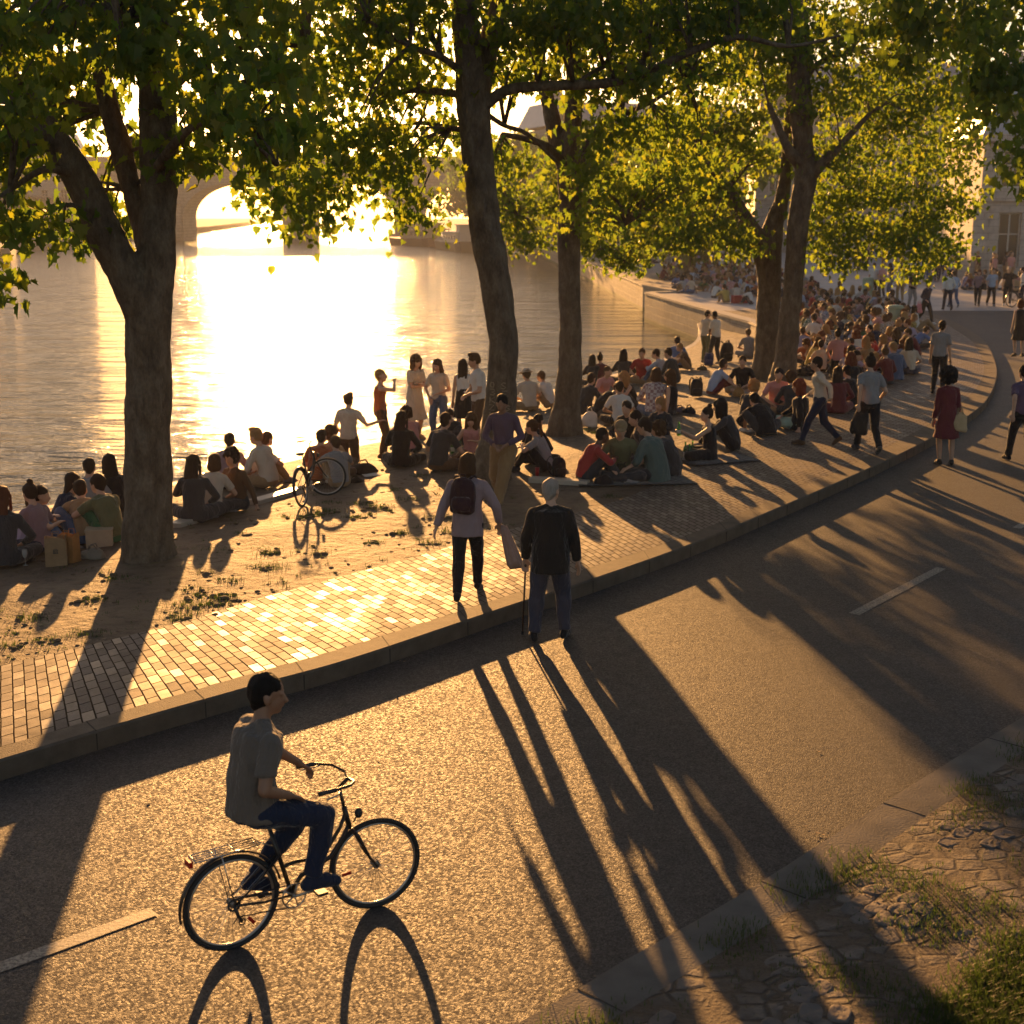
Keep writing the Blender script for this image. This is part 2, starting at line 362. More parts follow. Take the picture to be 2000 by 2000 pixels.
def mat_stone(name, c1, c2, bw=.9, bh=.35, mortar=.012, rough=.8, kind='Object', moss=None, rot=(0, 0, 0)):
    m, nt, out = newmat(name); b = N(nt, 'ShaderNodeBsdfPrincipled')
    v = coords(nt, kind)
    sx = N(nt, 'ShaderNodeSeparateXYZ'); L(nt, v, sx.inputs[0])
    s = N(nt, 'ShaderNodeMath', operation='ADD'); L(nt, sx.outputs['X'], s.inputs[0]); L(nt, sx.outputs['Y'], s.inputs[1])
    cb = N(nt, 'ShaderNodeCombineXYZ'); L(nt, s.outputs[0], cb.inputs['X']); L(nt, sx.outputs['Z'], cb.inputs['Y'])
    br = N(nt, 'ShaderNodeTexBrick')
    for k, x in (('Scale', 1.0), ('Brick Width', bw), ('Row Height', bh), ('Mortar Size', mortar), ('Mortar Smooth', .4)): br.inputs[k].default_value = x
    br.inputs['Color1'].default_value = (*c1, 1); br.inputs['Color2'].default_value = (*c2, 1); br.inputs['Mortar'].default_value = (*[x * .35 for x in c1], 1)
    L(nt, cb.outputs[0], br.inputs['Vector']); n = noisetex(nt, v, 2.5, 5); n2 = noisetex(nt, v, 30, 4)
    g = ramp(nt, n.outputs['Fac'], [(.3, (.7,) * 3), (.7, (1.1,) * 3)]); col = mixc(nt, 1, br.outputs['Color'], g.outputs[0], 'MULTIPLY')
    if moss is not None:
        ma = N(nt, 'ShaderNodeMapRange'); L(nt, sx.outputs['Z'], ma.inputs['Value']); ma.inputs['From Min'].default_value = moss + .35; ma.inputs['From Max'].default_value = moss
        mm = N(nt, 'ShaderNodeMath', operation='MULTIPLY'); L(nt, ma.outputs[0], mm.inputs[0]); L(nt, n2.outputs['Fac'], mm.inputs[1])
        mr = ramp(nt, mm.outputs[0], [(.15, (0,) * 3), (.4, (1,) * 3)]); col = mixc(nt, mr.outputs[0], col, (.06, .08, .015))
    L(nt, col, b.inputs['Base Color']); b.inputs['Roughness'].default_value = rough
    inv = N(nt, 'ShaderNodeMath', operation='SUBTRACT'); inv.inputs[0].default_value = 1; L(nt, br.outputs['Fac'], inv.inputs[1])
    nm = bump(nt, inv.outputs[0], .5, .015); nm = bump(nt, n2.outputs['Fac'], .3, .01, nm); L(nt, nm, b.inputs['Normal'])
    L(nt, b.outputs[0], out.inputs[0]); return m
def mat_water():
    m, nt, out = newmat('river_water'); b = N(nt, 'ShaderNodeBsdfPrincipled')
    b.inputs['Base Color'].default_value = (.035, .04, .025, 1); b.inputs['IOR'].default_value = 1.33; b.inputs['Roughness'].default_value = .085
    b.inputs['Specular IOR Level'].default_value = .6
    v = coords(nt, 'Object', (.35, 1.0, 1)); v2 = coords(nt, 'Object', (1, 1, 1))
    a = noisetex(nt, v, .55, 3, .5); c = noisetex(nt, v, 2.4, 4, .6); d = noisetex(nt, v2, 9, 3, .6)
    nm = bump(nt, a.outputs['Fac'], .9, .8); nm = bump(nt, c.outputs['Fac'], .9, .22, nm); nm = bump(nt, d.outputs['Fac'], .6, .03, nm)
    L(nt, nm, b.inputs['Normal']); L(nt, b.outputs[0], out.inputs[0]); return m
M_ASPH = mat_asphalt(); M_PAVE = mat_pavers(); M_DIRT = mat_dirt()
M_KERB = simple('kerb_granite', (.10, .08, .06), .8, 0, .3, 5, .6, 70, .25)
M_GUT = simple('gutter_concrete', (.125, .112, .095), .85, 0, .25, 4, .6, 60, .2)
M_CUT = mat_stone('quay_stone', (.26, .21, .16), (.33, .28, .22), 1.1, .36, .014, .75, moss=WZ + .05)
M_WATER = mat_water()

# ---------------- bank, footpath, kerb, road
def bz(x, y, t):
    h = bank_h(x, y); n = noise.noise(Vector((x * .9, y * .9, 0))) * .035 + noise.noise(Vector((x * 3.1, y * 3.1, 4))) * .012
    return h + n * min(1, min(t, 1 - t) * 8)
iM = int(NS * 12.6 / (len(KO) - 1))
strip('river_bank', cQL, [a if i >= iM else p for i, (a, p) in enumerate(zip(cMW, cPI))], 46, M_DIRT, lambda x, y, t: bz(x, y, t), i1=NS)
strip('quay_ground', cMW, cPI, 20, M_DIRT, lambda x, y, t: ZK + .001 + .006 * (noise.noise(Vector((x, y, 0)))) * min(1, t * 8, (1 - t) * 8), i0=iM - 1)
strip('footpath', cKI, cPI, 6, M_PAVE, lambda x, y, t: ZK + .012 * min(1, t * 6) * (1 - t * .4))
# kerb: top strip with joints, then the face down to the road
def build_kerb():
    bm = bmesh.new(); ul = bm.loops.layers.uv.new('UVMap'); rows = []
    for i in range(NS):
        o, k = cKO[i], cKI[i]; d = (o - k).normalized(); rz = road_z(o.y) - .05
        pr = [k + Vector((0, 0, .004)), o - d * .02 + Vector((0, 0, .004)), o + Vector((0, 0, -.014)), Vector((o.x, o.y, min(rz, ZK - .03)))]
        rows.append([bm.verts.new(p) for p in pr])
    for i in range(NS - 1):
        for j in range(3): bm.faces.new([rows[i][j], rows[i + 1][j], rows[i + 1][j + 1], rows[i][j + 1]])
    bmesh.ops.recalc_face_normals(bm, faces=bm.faces)
    if sum(f.normal.z for f in bm.faces) < 0: bmesh.ops.reverse_faces(bm, faces=bm.faces)
    me = bpy.data.meshes.new('kerb'); bm.to_mesh(me); bm.free(); return link('kerb', me, M_KERB)
kerb = build_kerb(); kerb['kind'] = 'structure'
# thin dark joints between the kerb blocks
jm = MB(); acc = 0
for i in range(1, NS):
    acc += (cKO[i] - cKO[i - 1]).length
    if acc > 1.0 and cKO[i].y < 45:
        acc = 0; a, b2 = cKI[i], cKO[i]; mid = (a + b2) / 2; d = b2 - a
        jm.box((mid.x, mid.y, ZK + .0055), (d.length / 2, .005, .001), math.atan2(d.y, d.x))
        jm.box((b2.x + d.normalized().x * .001, b2.y + d.normalized().y * .001, ZK * .45), (.002, .005, ZK * .42), math.atan2(d.y, d.x))
jo = jm.build('kerb_joints', simple('joint_dark', (.03, .025, .02), .9)); jo['kind'] = 'structure'
FAR = []
for i in range(NS):
    t = i / (NS - 1)
    pts = [Vector((-30, -14, 0)), Vector((0, -14, 0)), Vector((30, -10, 0)), Vector((70, 10, 0)), Vector((75, 40, 0)), Vector((75, 62, 0))]
    k = t * 5; j = min(int(k), 4); FAR.append(pts[j].lerp(pts[j + 1], k - j))
strip('road', cKO, FAR, 30, M_ASPH, lambda x, y, t: road_z(y))
# plaza beyond the bend
M_PLAZA = simple('plaza_paving', (.30, .285, .275), .55, 0, .2, .6, .3, 30)
pm = MB(); pl = [(8.9, 61, 0), (16.5, 63, 0), (75, 62, 0), (150, 62, 0), (150, 330, 0), (-9, 330, 0), (-12, 263, 0), (3.1, 210, 0), (6.8, 122, 0), (8.2, 82, 0), (8.5, 80, 0), (7.5, 74, 0)]
pts = [Vector((8.9, 61, ZK)), Vector((7.5, 74, ZK)), Vector((8.6, 75, ZK)), Vector((8.2, 82, ZK)), Vector((6.8, 122, ZK)), Vector((3.1, 210, ZK)), Vector((-12, 263, ZK)), Vector((-15, 330, ZK))]
vs = []; 
for i, p in enumerate(pts):
    e = Vector((150, [60.5, 74, 75, 82, 122, 210, 263, 330][i], ZK)); m0 = p.lerp(e, .055)
    if i == 0: m0 = Vector((16.5, 61.0, ZK))
    vs += [p, m0, e]
fs = []
for i in range(len(pts) - 1):
    for j in range(2): fs.append((i * 3 + j, i * 3 + j + 1, i * 3 + j + 4, i * 3 + j + 3))
pm.add(vs, fs); po = pm.build('plaza', M_PLAZA); po['kind'] = 'structure'

# quay walls along the water
def wall_line(name, pts, ztop, zbot, thick, mat, label, cope=True, cat='wall'):
    root = empty(name, (pts[0][0], pts[0][1], 0), label=label, cat=cat)
    w = MB(); c = MB()
    for a, b in zip(pts[:-1], pts[1:]):
        a = Vector((*a[:2], 0)); b = Vector((*b[:2], 0)); d = (b - a); n = Vector((d.y, -d.x, 0)).normalized()
        za, zb = (ztop(a) if callable(ztop) else ztop), (ztop(b) if callable(ztop) else ztop)
        r = root.location
        vs = [a, b, b + n * thick, a + n * thick]; top = [za, zb, zb, za]
        V = [Vector((p.x, p.y, zbot)) - r for p in vs] + [Vector((p.x, p.y, z - .10)) - r for p, z in zip(vs, top)]
        w.add(V, [(3, 2, 1, 0), (4, 5, 6, 7), (0, 1, 5, 4), (1, 2, 6, 5), (2, 3, 7, 6), (3, 0, 4, 7)])
        vs = [a - n * .05, b - n * .05, b + n * (thick + .05), a + n * (thick + .05)]
        V = [Vector((p.x, p.y, z - .098)) - r for p, z in zip(vs, top)] + [Vector((p.x, p.y, z)) - r for p, z in zip(vs, top)]
        c.add(V, [(3, 2, 1, 0), (4, 5, 6, 7), (0, 1, 5, 4), (1, 2, 6, 5), (2, 3, 7, 6), (3, 0, 4, 7)])
    w.build('wall_face', mat, root); c.build('coping', simple('coping_stone', (.3, .26, .21), .6, 0, .15, 3, .3, 40), root)
    return root
qp = [(p.x, p.y) for p in catmull(QL, 60)]
wall_line('quay_wall', qp, lambda p: bank_h(p.x, p.y) + .015, WZ - .6, .5, M_CUT, 'low stone quay edge at the foot of the picnic bank')
wall_line('quay_wall', [(7.5, 74), (8.0, 69), (8.45, 65), (8.9, 61), (9.2, 58), (9.7, 54), (9.75, 50), (9.7, 47), (9.4, 44), (8.75, 41)], .26, WZ - .6, .45, M_CUT, 'tall weathered stone wall with moss at the waterline right of the centre trees')
wl = wall_line('quay_wall', [(-15, 330), (-12, 263), (3.1, 210), (6.8, 122), (8.2, 82), (9.4, 75.0), (7.5, 74.2)], .24, WZ - .6, .5, M_CUT, 'long stone wall running back towards the bridge on the right bank')
# iron ladder groove and moss ledge on the wall
lad = empty('mooring_ladder', (8.42, 65, 0), label='narrow iron ladder fixed to the stone wall above the water', cat='ladder')
lm = MB(); lm.tube([(-.10, 0, -1.3), (-.10, 0, .2)], .02, 6); lm.tube([(-.12, .3, -1.3), (-.12, .3, .2)], .02, 6); lm.build('rail', simple('iron_dark', (.06, .05, .04), .6, .6), lad)
for k in range(6):
    lm = MB(); lm.tube([(-.10, 0, -1.2 + k * .25), (-.12, .3, -1.2 + k * .25)], .012, 6); lm.build('rung', MATS['iron_dark'], lad)
# ---------------- right verge beyond the gutter
RE = [G(u, v, 0) for u, v in [(1015,2000),(1093,1962),(1238,1876),(1461,1747),(1725,1576),(2000,1405)]]
RE = RE[1:]
d0 = (RE[0] - RE[2]).normalized(); d1 = (RE[-1] - RE[-2]).normalized(); e0 = RE[0].copy(); e1 = RE[-1].copy()
for k in range(1, 7): RE.insert(0, e0 + d0 * 2.2 * k); RE.append(e1 + d1 * 2.5 * k)
RO = []
for i, p in enumerate(RE):
    d = (RE[min(i + 1, len(RE) - 1)] - RE[max(i - 1, 0)]).normalized(); RO.append(p + Vector((d.y, -d.x, 0)) * .36)
n2 = 90; cRE, cRO = catmull(RE, n2), catmull(RO, n2)
gut = strip('gutter', cRE, cRO, 30, M_GUT, lambda x, y, t: .004 + road_z(y) + .042 * min(1, t * 30) + (noise.noise(Vector((x * 4, y * 4, 2))) * .006 if t > .02 else 0))
gut.data.polygons.foreach_set('use_smooth', [False] * len(gut.data.polygons))
gj = MB(); ac_ = 0
for i in range(1, n2):
    ac_ += (cRE[i] - cRE[i - 1]).length
    if ac_ > 1.6:
        ac_ = 0; a_, b_ = cRE[i], cRO[i]; m_ = (a_ + b_) / 2; d_ = b_ - a_; gj.box((m_.x, m_.y, .0475), (d_.length / 2 - .01, .004, .002), math.atan2(d_.y, d_.x))
go_ = gj.build('gutter_joints', MATS['joint_dark']); go_['kind'] = 'structure'
vd = [p + Vector((14, -13, 0)) for p in cRO]
def vz(x, y, t):
    return .046 + .006 * min(1, t * 40) + t * 1.1 + (noise.noise(Vector((x * 1.3, y * 1.3, 7))) * .05 + noise.noise(Vector((x * 5, y * 5, 9))) * .02) * min(1, t * 25)
def mat_verge():
    m, nt, out = newmat('verge_soil'); b = N(nt, 'ShaderNodeBsdfPrincipled'); v = coords(nt)
    n = noisetex(nt, v, 3, 5, .6); f = noisetex(nt, v, 40, 4, .7)
    c = ramp(nt, n.outputs['Fac'], [(.3, (.045, .033, .022)), (.6, (.09, .062, .038)), (.8, (.13, .09, .055))]); g = ramp(nt, f.outputs['Fac'], [(.3, (.6,) * 3), (.7, (1.2,) * 3)])
    L(nt, mixc(nt, 1, c.outputs[0], g.outputs[0], 'MULTIPLY'), b.inputs['Base Color']); b.inputs['Roughness'].default_value = .85
    st = coords(nt, 'Object', (1, 1, .1)); vo = N(nt, 'ShaderNodeTexVoronoi'); vo.inputs['Scale'].default_value = 6.2; vo.inputs['Randomness'].default_value = .75; L(nt, st, vo.inputs['Vector'])
    ve = N(nt, 'ShaderNodeTexVoronoi'); ve.feature = 'DISTANCE_TO_EDGE'; ve.inputs['Scale'].default_value = 6.2; ve.inputs['Randomness'].default_value = .75; L(nt, st, ve.inputs['Vector'])
    cc = ramp(nt, vo.outputs['Color'], [(.1, (.075, .06, .05)), (.5, (.12, .10, .082)), (.9, (.17, .145, .12))]); ed = ramp(nt, ve.outputs['Distance'], [(.03, (0,) * 3), (.12, (1,) * 3)])
    bare = ramp(nt, n.outputs['Fac'], [(.40, (1,) * 3), (.58, (0,) * 3)]); msk = mixc(nt, 1, ed.outputs[0], bare.outputs[0], 'MULTIPLY')
    base = b.inputs['Base Color'].links[0].from_socket; L(nt, mixc(nt, msk, base, cc.outputs[0]), b.inputs['Base Color'])
    nm = bump(nt, n.outputs['Fac'], .7, .05); nm = bump(nt, msk, .9, .03, nm); nm = bump(nt, f.outputs['Fac'], .9, .02, nm); L(nt, nm, b.inputs['Normal']); L(nt, b.outputs[0], out.inputs[0]); return m
strip('verge', cRO, vd, 60, mat_verge(), vz)
def verge_h(p):
    # height of the verge under a point
    d = seg_dist(p.x, p.y, cRO[::6]); return .05 + d / 19.1 * 1.1
# road markings: pale worn dashes
def mat_paint():
    m, nt, out = newmat('worn_paint'); b = N(nt, 'ShaderNodeBsdfPrincipled'); v = coords(nt); n = noisetex(nt, v, 45, 4, .7)
    r = ramp(nt, n.outputs['Fac'], [(.42, (.07, .064, .056)), (.58, (.24, .22, .18))]); L(nt, r.outputs[0], b.inputs['Base Color']); b.inputs['Roughness'].default_value = .6
    L(nt, bump(nt, n.outputs['Fac'], .6, .004), b.inputs['Normal']); L(nt, b.outputs[0], out.inputs[0]); return m
M_PAINT = mat_paint()
def dash(p, q, w):
    a, b = G(*p), G(*q); d = (b - a); n = Vector((-d.y, d.x, 0)).normalized() * w / 2; z = Vector((0, 0, .005))
    dm = MB(); dm.add([a - n + z, b - n + z, b + n + z, a + n + z], [(0, 1, 2, 3)]); o = dm.build('road_marking', M_PAINT); o['kind'] = 'structure'
dash((1668, 1200), (1838, 1110), .13); dash((-40, 1905), (300, 1781), .12); dash((-700, 2150), (-420, 2046), .12)
dash((1985, 1032), (2080, 985), .13)
# water
wm = MB(); wm.add([(-600, -20, WZ), (160, -20, WZ), (160, 900, WZ), (-600, 900, WZ)], [(0, 1, 2, 3)]); wo = wm.build('river', M_WATER); wo['kind'] = 'structure'
# ground far behind: banks
gm = MB(); gm.add([(-600, 160, .3), (-58, 160, .3), (-72, 205, .3), (-78, 282, .3), (-90, 420, .3), (-150, 890, .3), (-600, 890, .3)], [(0, 1, 2, 3, 4, 5, 6)])
gm.add([(-600, 160, -2), (-58, 160, -2), (-72, 205, -2), (-78, 282, -2), (-90, 420, -2), (-150, 890, -2), (-600, 890, -2)], [])
gb = gm.build('left_bank', simple('far_ground', (.16, .13, .1), .9)); gb['kind'] = 'structure'
gm = MB(); gm.add([(-14, 331, .165), (160, 331, .165), (160, 890, .165), (-60, 890, .165)], [(0, 1, 2, 3)]); gb = gm.build('far_ground', MATS['far_ground']); gb['kind'] = 'structure'

# ---------------- bridge
M_BR = mat_stone('bridge_stone', (.24, .2, .16), (.3, .26, .21), 1.6, .6, .03, .85)
def build_bridge():
    Y0, Wd, f = 284.0, 12.0, F
    X = lambda u: (u - 1000) / F * Y0 * 0.985
    root = empty('stone_bridge', (X(580), Y0, 0), label='hazy stone arch bridge crossing the river in the distance', cat='bridge')
    ox = root.location.x; base = WZ - .8; spring = WZ + 4.5; deck = 13.6
    piers = [(300, 362), (555, 610), (772, 826), (985, 1030)]
    piers = [(80, 120)] + piers
    mb = MB()
    # solid face with arched openings: build columns of quads between arch curve and deck
    prof = []   # (x, zlow)
    for k, (a, b) in enumerate(piers):
        prof.append((X(a) + .01, base)); prof.append((X(b) - .01, base))
        if k < len(piers) - 1:
            x0, x1 = X(b), X(piers[k + 1][0]); xc = (x0 + x1) / 2; w = (x1 - x0) / 2; rise = min(w * .92, deck - 3.6 - spring)
            for i in range(33):
                an = PI * i / 32; prof.append((xc - w * math.cos(an), spring + rise * math.sin(an)))
    for yy, s in ((0, 1), (Wd, -1)):
        vs = []
        for x, z in prof: vs += [(x - ox, yy, z), (x - ox, yy, deck)]
        fs = []
        for i in range(len(prof) - 1):
            if prof[i + 1][0] - prof[i][0] > 1e-3 or True: fs.append((2 * i, 2 * i + 2, 2 * i + 3, 2 * i + 1))
        mb.add(vs, fs)
    vs = []
    for x, z in prof: vs += [(x - ox, 0, z), (x - ox, Wd, z)]
    mb.add(vs, [(2 * i, 2 * i + 1, 2 * i + 3, 2 * i + 2) for i in range(len(prof) - 1)])
    x0, x1 = prof[0][0] - ox, prof[-1][0] - ox
    mb.add([(x0, 0, deck), (x1, 0, deck), (x1, Wd, deck), (x0, Wd, deck)], [(0, 1, 2, 3)])
    mb.build('arch_wall', M_BR, root)
    for k in range(len(piers) - 1):   # raised arch rings
        b, a2 = piers[k][1], piers[k + 1][0]; xa, xb = X(b), X(a2); xc = (xa + xb) / 2; w = (xb - xa) / 2; rise = min(w * .92, deck - 3.6 - spring); rm = MB(); vs = []; fs = []
        for i in range(33):
            an = PI * i / 32
            for rr in (0, .9):
                for yy in (-.25, 0.05): vs.append((xc - (w + rr) * math.cos(an) - ox, yy, spring + (rise + rr) * math.sin(an)))
        for i in range(32):
            q = i * 4; r = q + 4; fs += [(q, r, r + 2, q + 2), (q + 1, q + 3, r + 3, r + 1), (q, q + 1, r + 1, r), (q + 2, r + 2, r + 3, q + 3)]
        rm.add(vs, fs); rm.build('arch_ring', M_BR, root)
    for a, b in piers:
        cx = (X(a) + X(b)) / 2 - ox; w = (X(b) - X(a)) / 2; q = MB()
        q.tube([(cx, -1.2, base), (cx, -1.2, spring + 2.5)], [(2.4, w * .98)] * 2, 16, ref=(0, 1, 0)); q.tube([(cx, -1.2, spring + 2.5), (cx, -.9, spring + 4.2)], [(2.4, w * .98), (.4, .4)], 16, ref=(0, 1, 0))
        q.build('cutwater', M_BR, root, True)
    c = MB(); c.box(((x0 + x1) / 2, Wd / 2, deck + .3), ((x1 - x0) / 2, Wd / 2 + .5, .32)); c.build('cornice', M_BR, root)
    p = MB()
    for yy in (.2, Wd - .2): p.box(((x0 + x1) / 2, yy, deck + 1.15), ((x1 - x0) / 2, .22, .53)); 
    p.build('parapet', M_BR, root)
    # lamp posts on the bridge
    return root
build_bridge()
# ---------------- buildings
def mat_glass():
    m, nt, out = newmat('window_glass'); b = N(nt, 'ShaderNodeBsdfPrincipled'); b.inputs['Base Color'].default_value = (.03, .035, .04, 1); b.inputs['Roughness'].default_value = .12
    L(nt, b.outputs[0], out.inputs[0]); return m
M_GLASS = mat_glass()
def building(loc, rz, w, d, floors, fh, cols, wallc, roofc, label, roof='mansard', gh=5.5, pil=False):
    root = empty('building', loc, rz, label, 'building')
    mat = mat_stone('facade_stone', wallc, tuple(x * 1.1 for x in wallc), 1.2, .42, .012, .8); rm = simple('zinc_roof_%02d' % int(roofc[0] * 99), roofc, .45, .3, .12, .8, .2, 12)
    H = gh + floors * fh; cw = w / cols; ww = cw * .36
    wl = MB(); fr = []; rows = [(0.9, gh - 1.6)] + [(gh + k * fh + .8, fh - 1.3) for k in range(floors)]
    # front wall as a grid with openings
    xs = [0]; 
    for c in range(cols): xs += [c * cw + cw / 2 - ww / 2, c * cw + cw / 2 + ww / 2]
    xs.append(w); zs = [0]
    for z, h in rows: zs += [z, z + h]
    zs.append(H)
    for i in range(len(xs) - 1):
        for j in range(len(zs) - 1):
            a, b, c, e = xs[i], xs[i + 1], zs[j], zs[j + 1]
            if i % 2 == 1 and j % 2 == 1:
                wl.add([(a, 0, c), (b, 0, c), (b, 0, e), (a, 0, e), (a, .35, c), (b, .35, c), (b, .35, e), (a, .35, e)], [(0, 4, 5, 1), (1, 5, 6, 2), (2, 6, 7, 3), (3, 7, 4, 0)]); fr.append((a, b, c, e))
            else: wl.add([(a, 0, c), (b, 0, c), (b, 0, e), (a, 0, e)], [(0, 1, 2, 3)])
    wl.add([(0, 0, 0), (0, d, 0), (0, d, H), (0, 0, H)], [(0, 3, 2, 1)]); wl.add([(w, 0, 0), (w, d, 0), (w, d, H), (w, 0, H)], [(0, 1, 2, 3)])
    wl.add([(0, d, 0), (w, d, 0), (w, d, H), (0, d, H)], [(3, 2, 1, 0)])
    wl.build('wall', mat, root)
    for a, b, c, e in fr:
        q = MB(); q.box(((a + b) / 2, .30, e - .04), ((b - a) / 2, .04, .05)); q.box(((a + b) / 2, .30, c + .05), ((b - a) / 2, .04, .05))
        for xx in (a + .05, (a + b) / 2, b - .05): q.box((xx, .301, (c + e) / 2), (.04, .04, (e - c) / 2 - .1))
        q.box(((a + b) / 2, .302, c + (e - c) * .6), ((b - a) / 2 - .09, .03, .03))
        o = q.build('window', simple('window_frame_paint', (.5, .48, .44), .5), root)
        g = MB(); g.add([(a, .33, c), (b, .33, c), (b, .33, e), (a, .33, e)], [(0, 1, 2, 3)]); g.build('pane', M_GLASS, o)
    cm = MB(); cm.box((w / 2, -.15, H + .2), (w / 2 + .3, .45, .22)); cm.box((w / 2, -.05, gh + .15), (w / 2 + .1, .2, .16)); cm.build('cornice', mat, root)
    if pil:
        for c in range(cols + 1):
            pq = MB(); pq.box((c * cw, -.12, gh / 2 - .05), (.42, .12, gh / 2 - .08)); pq.box((c * cw, -.14, gh - .32), (.52, .16, .14)); pq.build('pilaster', mat, root)
    r = MB(); k = 3.2 if roof == 'mansard' else 2.4; ins = 1.2 if roof == 'mansard' else d / 2 - .3
    r.add([(-.2, -.3, H + .4), (w + .2, -.3, H + .4), (w + .2, d + .2, H + .4), (-.2, d + .2, H + .4), (ins, ins, H + .4 + k), (w - ins, ins, H + .4 + k), (w - ins, d - ins, H + .4 + k), (ins, d - ins, H + .4 + k)],
          [(0, 1, 5, 4), (1, 2, 6, 5), (2, 3, 7, 6), (3, 0, 4, 7), (4, 5, 6, 7)]); ro = r.build('roof', rm, root)
    for c in range(1, cols, 3):
        ch = MB(); ch.box((c * cw, d * .5, H + k + 1.2), (.8, .35, 1.1))
        for t in (-.5, 0, .5): ch.tube([(c * cw + t, d * .5, H + k + 2.3), (c * cw + t, d * .5, H + k + 2.7)], .12, 8)
        ch.build('chimney', mat, ro)
    if roof == 'mansard':
        for c in range(0, cols, 2):
            dm = MB(); dm.box((c * cw + cw / 2, .5, H + 1.6), (.6, .55, .9)); dm.box((c * cw + cw / 2, .45, H + 2.58), (.72, .62, .08)); do = dm.build('dormer', rm, ro)
            g = MB(); g.add([(c * cw + cw / 2 - .4, -.06, H + 1), (c * cw + cw / 2 + .4, -.06, H + 1), (c * cw + cw / 2 + .4, -.06, H + 2.2), (c * cw + cw / 2 - .4, -.06, H + 2.2)], [(0, 1, 2, 3)]); g.build('pane', M_GLASS, root)
    return root
building((29.2, 88, ZK), R(-6), 34, 12, 1, 3.6, 9, (.42, .38, .34), (.35, .38, .42), 'pale stone building with pilasters behind the plaza at the right edge', pil=True, gh=4.9)
building((26, 150, ZK), R(-9), 60, 14, 3, 3.4, 16, (.36, .31, .26), (.24, .27, .31), 'long grey stone building glimpsed through the leaves behind the plaza')
building((5, 190, ZK), R(20), 30, 12, 3, 3.2, 9, (.33, .29, .25), (.24, .27, .31), 'stone block behind the riverside trees on the right bank')
building((-190, 235, .3), R(4), 50, 12, 4, 3.4, 14, (.34, .29, .24), (.26, .28, .3), 'hazy apartment block behind the left bank trees')
building((-128, 262, .3), R(3), 46, 12, 3, 3.2, 13, (.34, .3, .26), (.3, .31, .33), 'hazy pale block beyond the left end of the bridge')
if 0: building((-64, 330, .3), R(0), 34, 12, 4, 3.4, 10, (.34, .3, .26), (.3, .31, .33), 'hazy block with a grey roof seen above the bridge parapet')
# left bank retaining wall with buttresses
lb = empty('retaining_wall', (-62, 190, 0), label='hazy stone embankment wall with dark buttresses on the left bank', cat='wall')
def lbw():
    a, b = Vector((-58, 162, 0)), Vector((-76, 283, 0)); d = (b - a); n = Vector((d.y, -d.x, 0)).normalized(); o = lb.location
    w = MB(); T = .6; seg = [(a, Vector((-72, 205, 0))), (Vector((-72, 205, 0)), b)]
    for p, q in seg:
        nn = Vector(((q - p).y, -(q - p).x, 0)).normalized() * 1.0
        V = [p, q, q - nn, p - nn]; w.add([v - o + Vector((0, 0, -2)) for v in V] + [v - o + Vector((0, 0, .4)) for v in V], [(3, 2, 1, 0), (4, 5, 6, 7), (0, 1, 5, 4), (1, 2, 6, 5), (2, 3, 7, 6), (3, 0, 4, 7)])
        s = [v - nn * 9 for v in V]; w.add([v - o + Vector((0, 0, .3)) for v in s] + [v - o + Vector((0, 0, 7.2)) for v in s], [(3, 2, 1, 0), (4, 5, 6, 7), (0, 1, 5, 4), (1, 2, 6, 5), (2, 3, 7, 6), (3, 0, 4, 7)])
    w.build('wall_face', mat_stone('embankment_stone', (.2, .16, .14), (.26, .21, .18), 1.2, .5, .02), lb)
    for p, q in seg:
        nn = Vector(((q - p).y, -(q - p).x, 0)).normalized(); ln = (q - p).length; k = 2.0
        while k < ln:
            c = p.lerp(q, k / ln) - nn * 8.8 - o; bq = MB(); bq.box((c.x, c.y, 3.6), (.55, .7, 3.3), math.atan2((q - p).y, (q - p).x), top=.85); bq.build('buttress', simple('buttress_stone', (.09, .07, .065), .9), lb); k += 3.6
lbw()
# moored barges by the far right quay
def barge(x, y, rz, L_, label, hull, cab):
    root = empty('river_barge', (x, y, WZ), rz, label, 'boat', 'barges moored along the far right quay')
    h = MB(); secs = [(-L_ / 2, 1.7, 1.5), (-L_ * .42, 2.2, 1.3), (0, 2.4, 1.2), (L_ * .36, 2.2, 1.3), (L_ * .47, 1.1, 1.7), (L_ * .5, .15, 1.9)]; vs = []
    for yy, hw, zz in secs: vs += [(-hw, yy, zz), (-hw * .8, yy, -.3), (hw * .8, yy, -.3), (hw, yy, zz)]
    fs = [(0, 1, 2, 3)] + [(i * 4 + a, i * 4 + 4 + a, i * 4 + 4 + b, i * 4 + b) for i in range(5) for a, b in ((1, 0), (2, 1), (3, 2), (0, 3))] + [(20, 23, 22, 21)]
    h.add(vs, fs); h.build('hull', simple('hull_%02d' % int(hull[0] * 99), hull, .5), root)
    c = MB(); c.box((0, -L_ * .12, 1.9), (1.7, L_ * .26, .75)); c.box((0, -L_ * .12, 2.72), (1.85, L_ * .27, .07)); c.box((0, -L_ * .36, 2.6), (1.3, 1.5, 1.2)); c.box((0, -L_ * .36, 3.86), (1.5, 1.8, .07)); c.build('cabin', simple('cabin_%02d' % int(cab[0] * 99), cab, .5), root)
    for s in (-1, 1):
        for k in range(5): w = MB(); w.box((s * 1.72, -L_ * .33 + k * L_ * .1, 2.05), (.02, .5, .28)); w.build('window', M_GLASS, root)
    m = MB(); m.tube([(0, L_ * .3, 1.2), (0, L_ * .3, 5.5)], .06, 6); m.build('mast', MATS['iron_dark'], root)
barge(-8.5, 216, R(12), 24, 'white-cabined barge moored nearest on the far right quay', (.05, .05, .06), (.5, .47, .42))
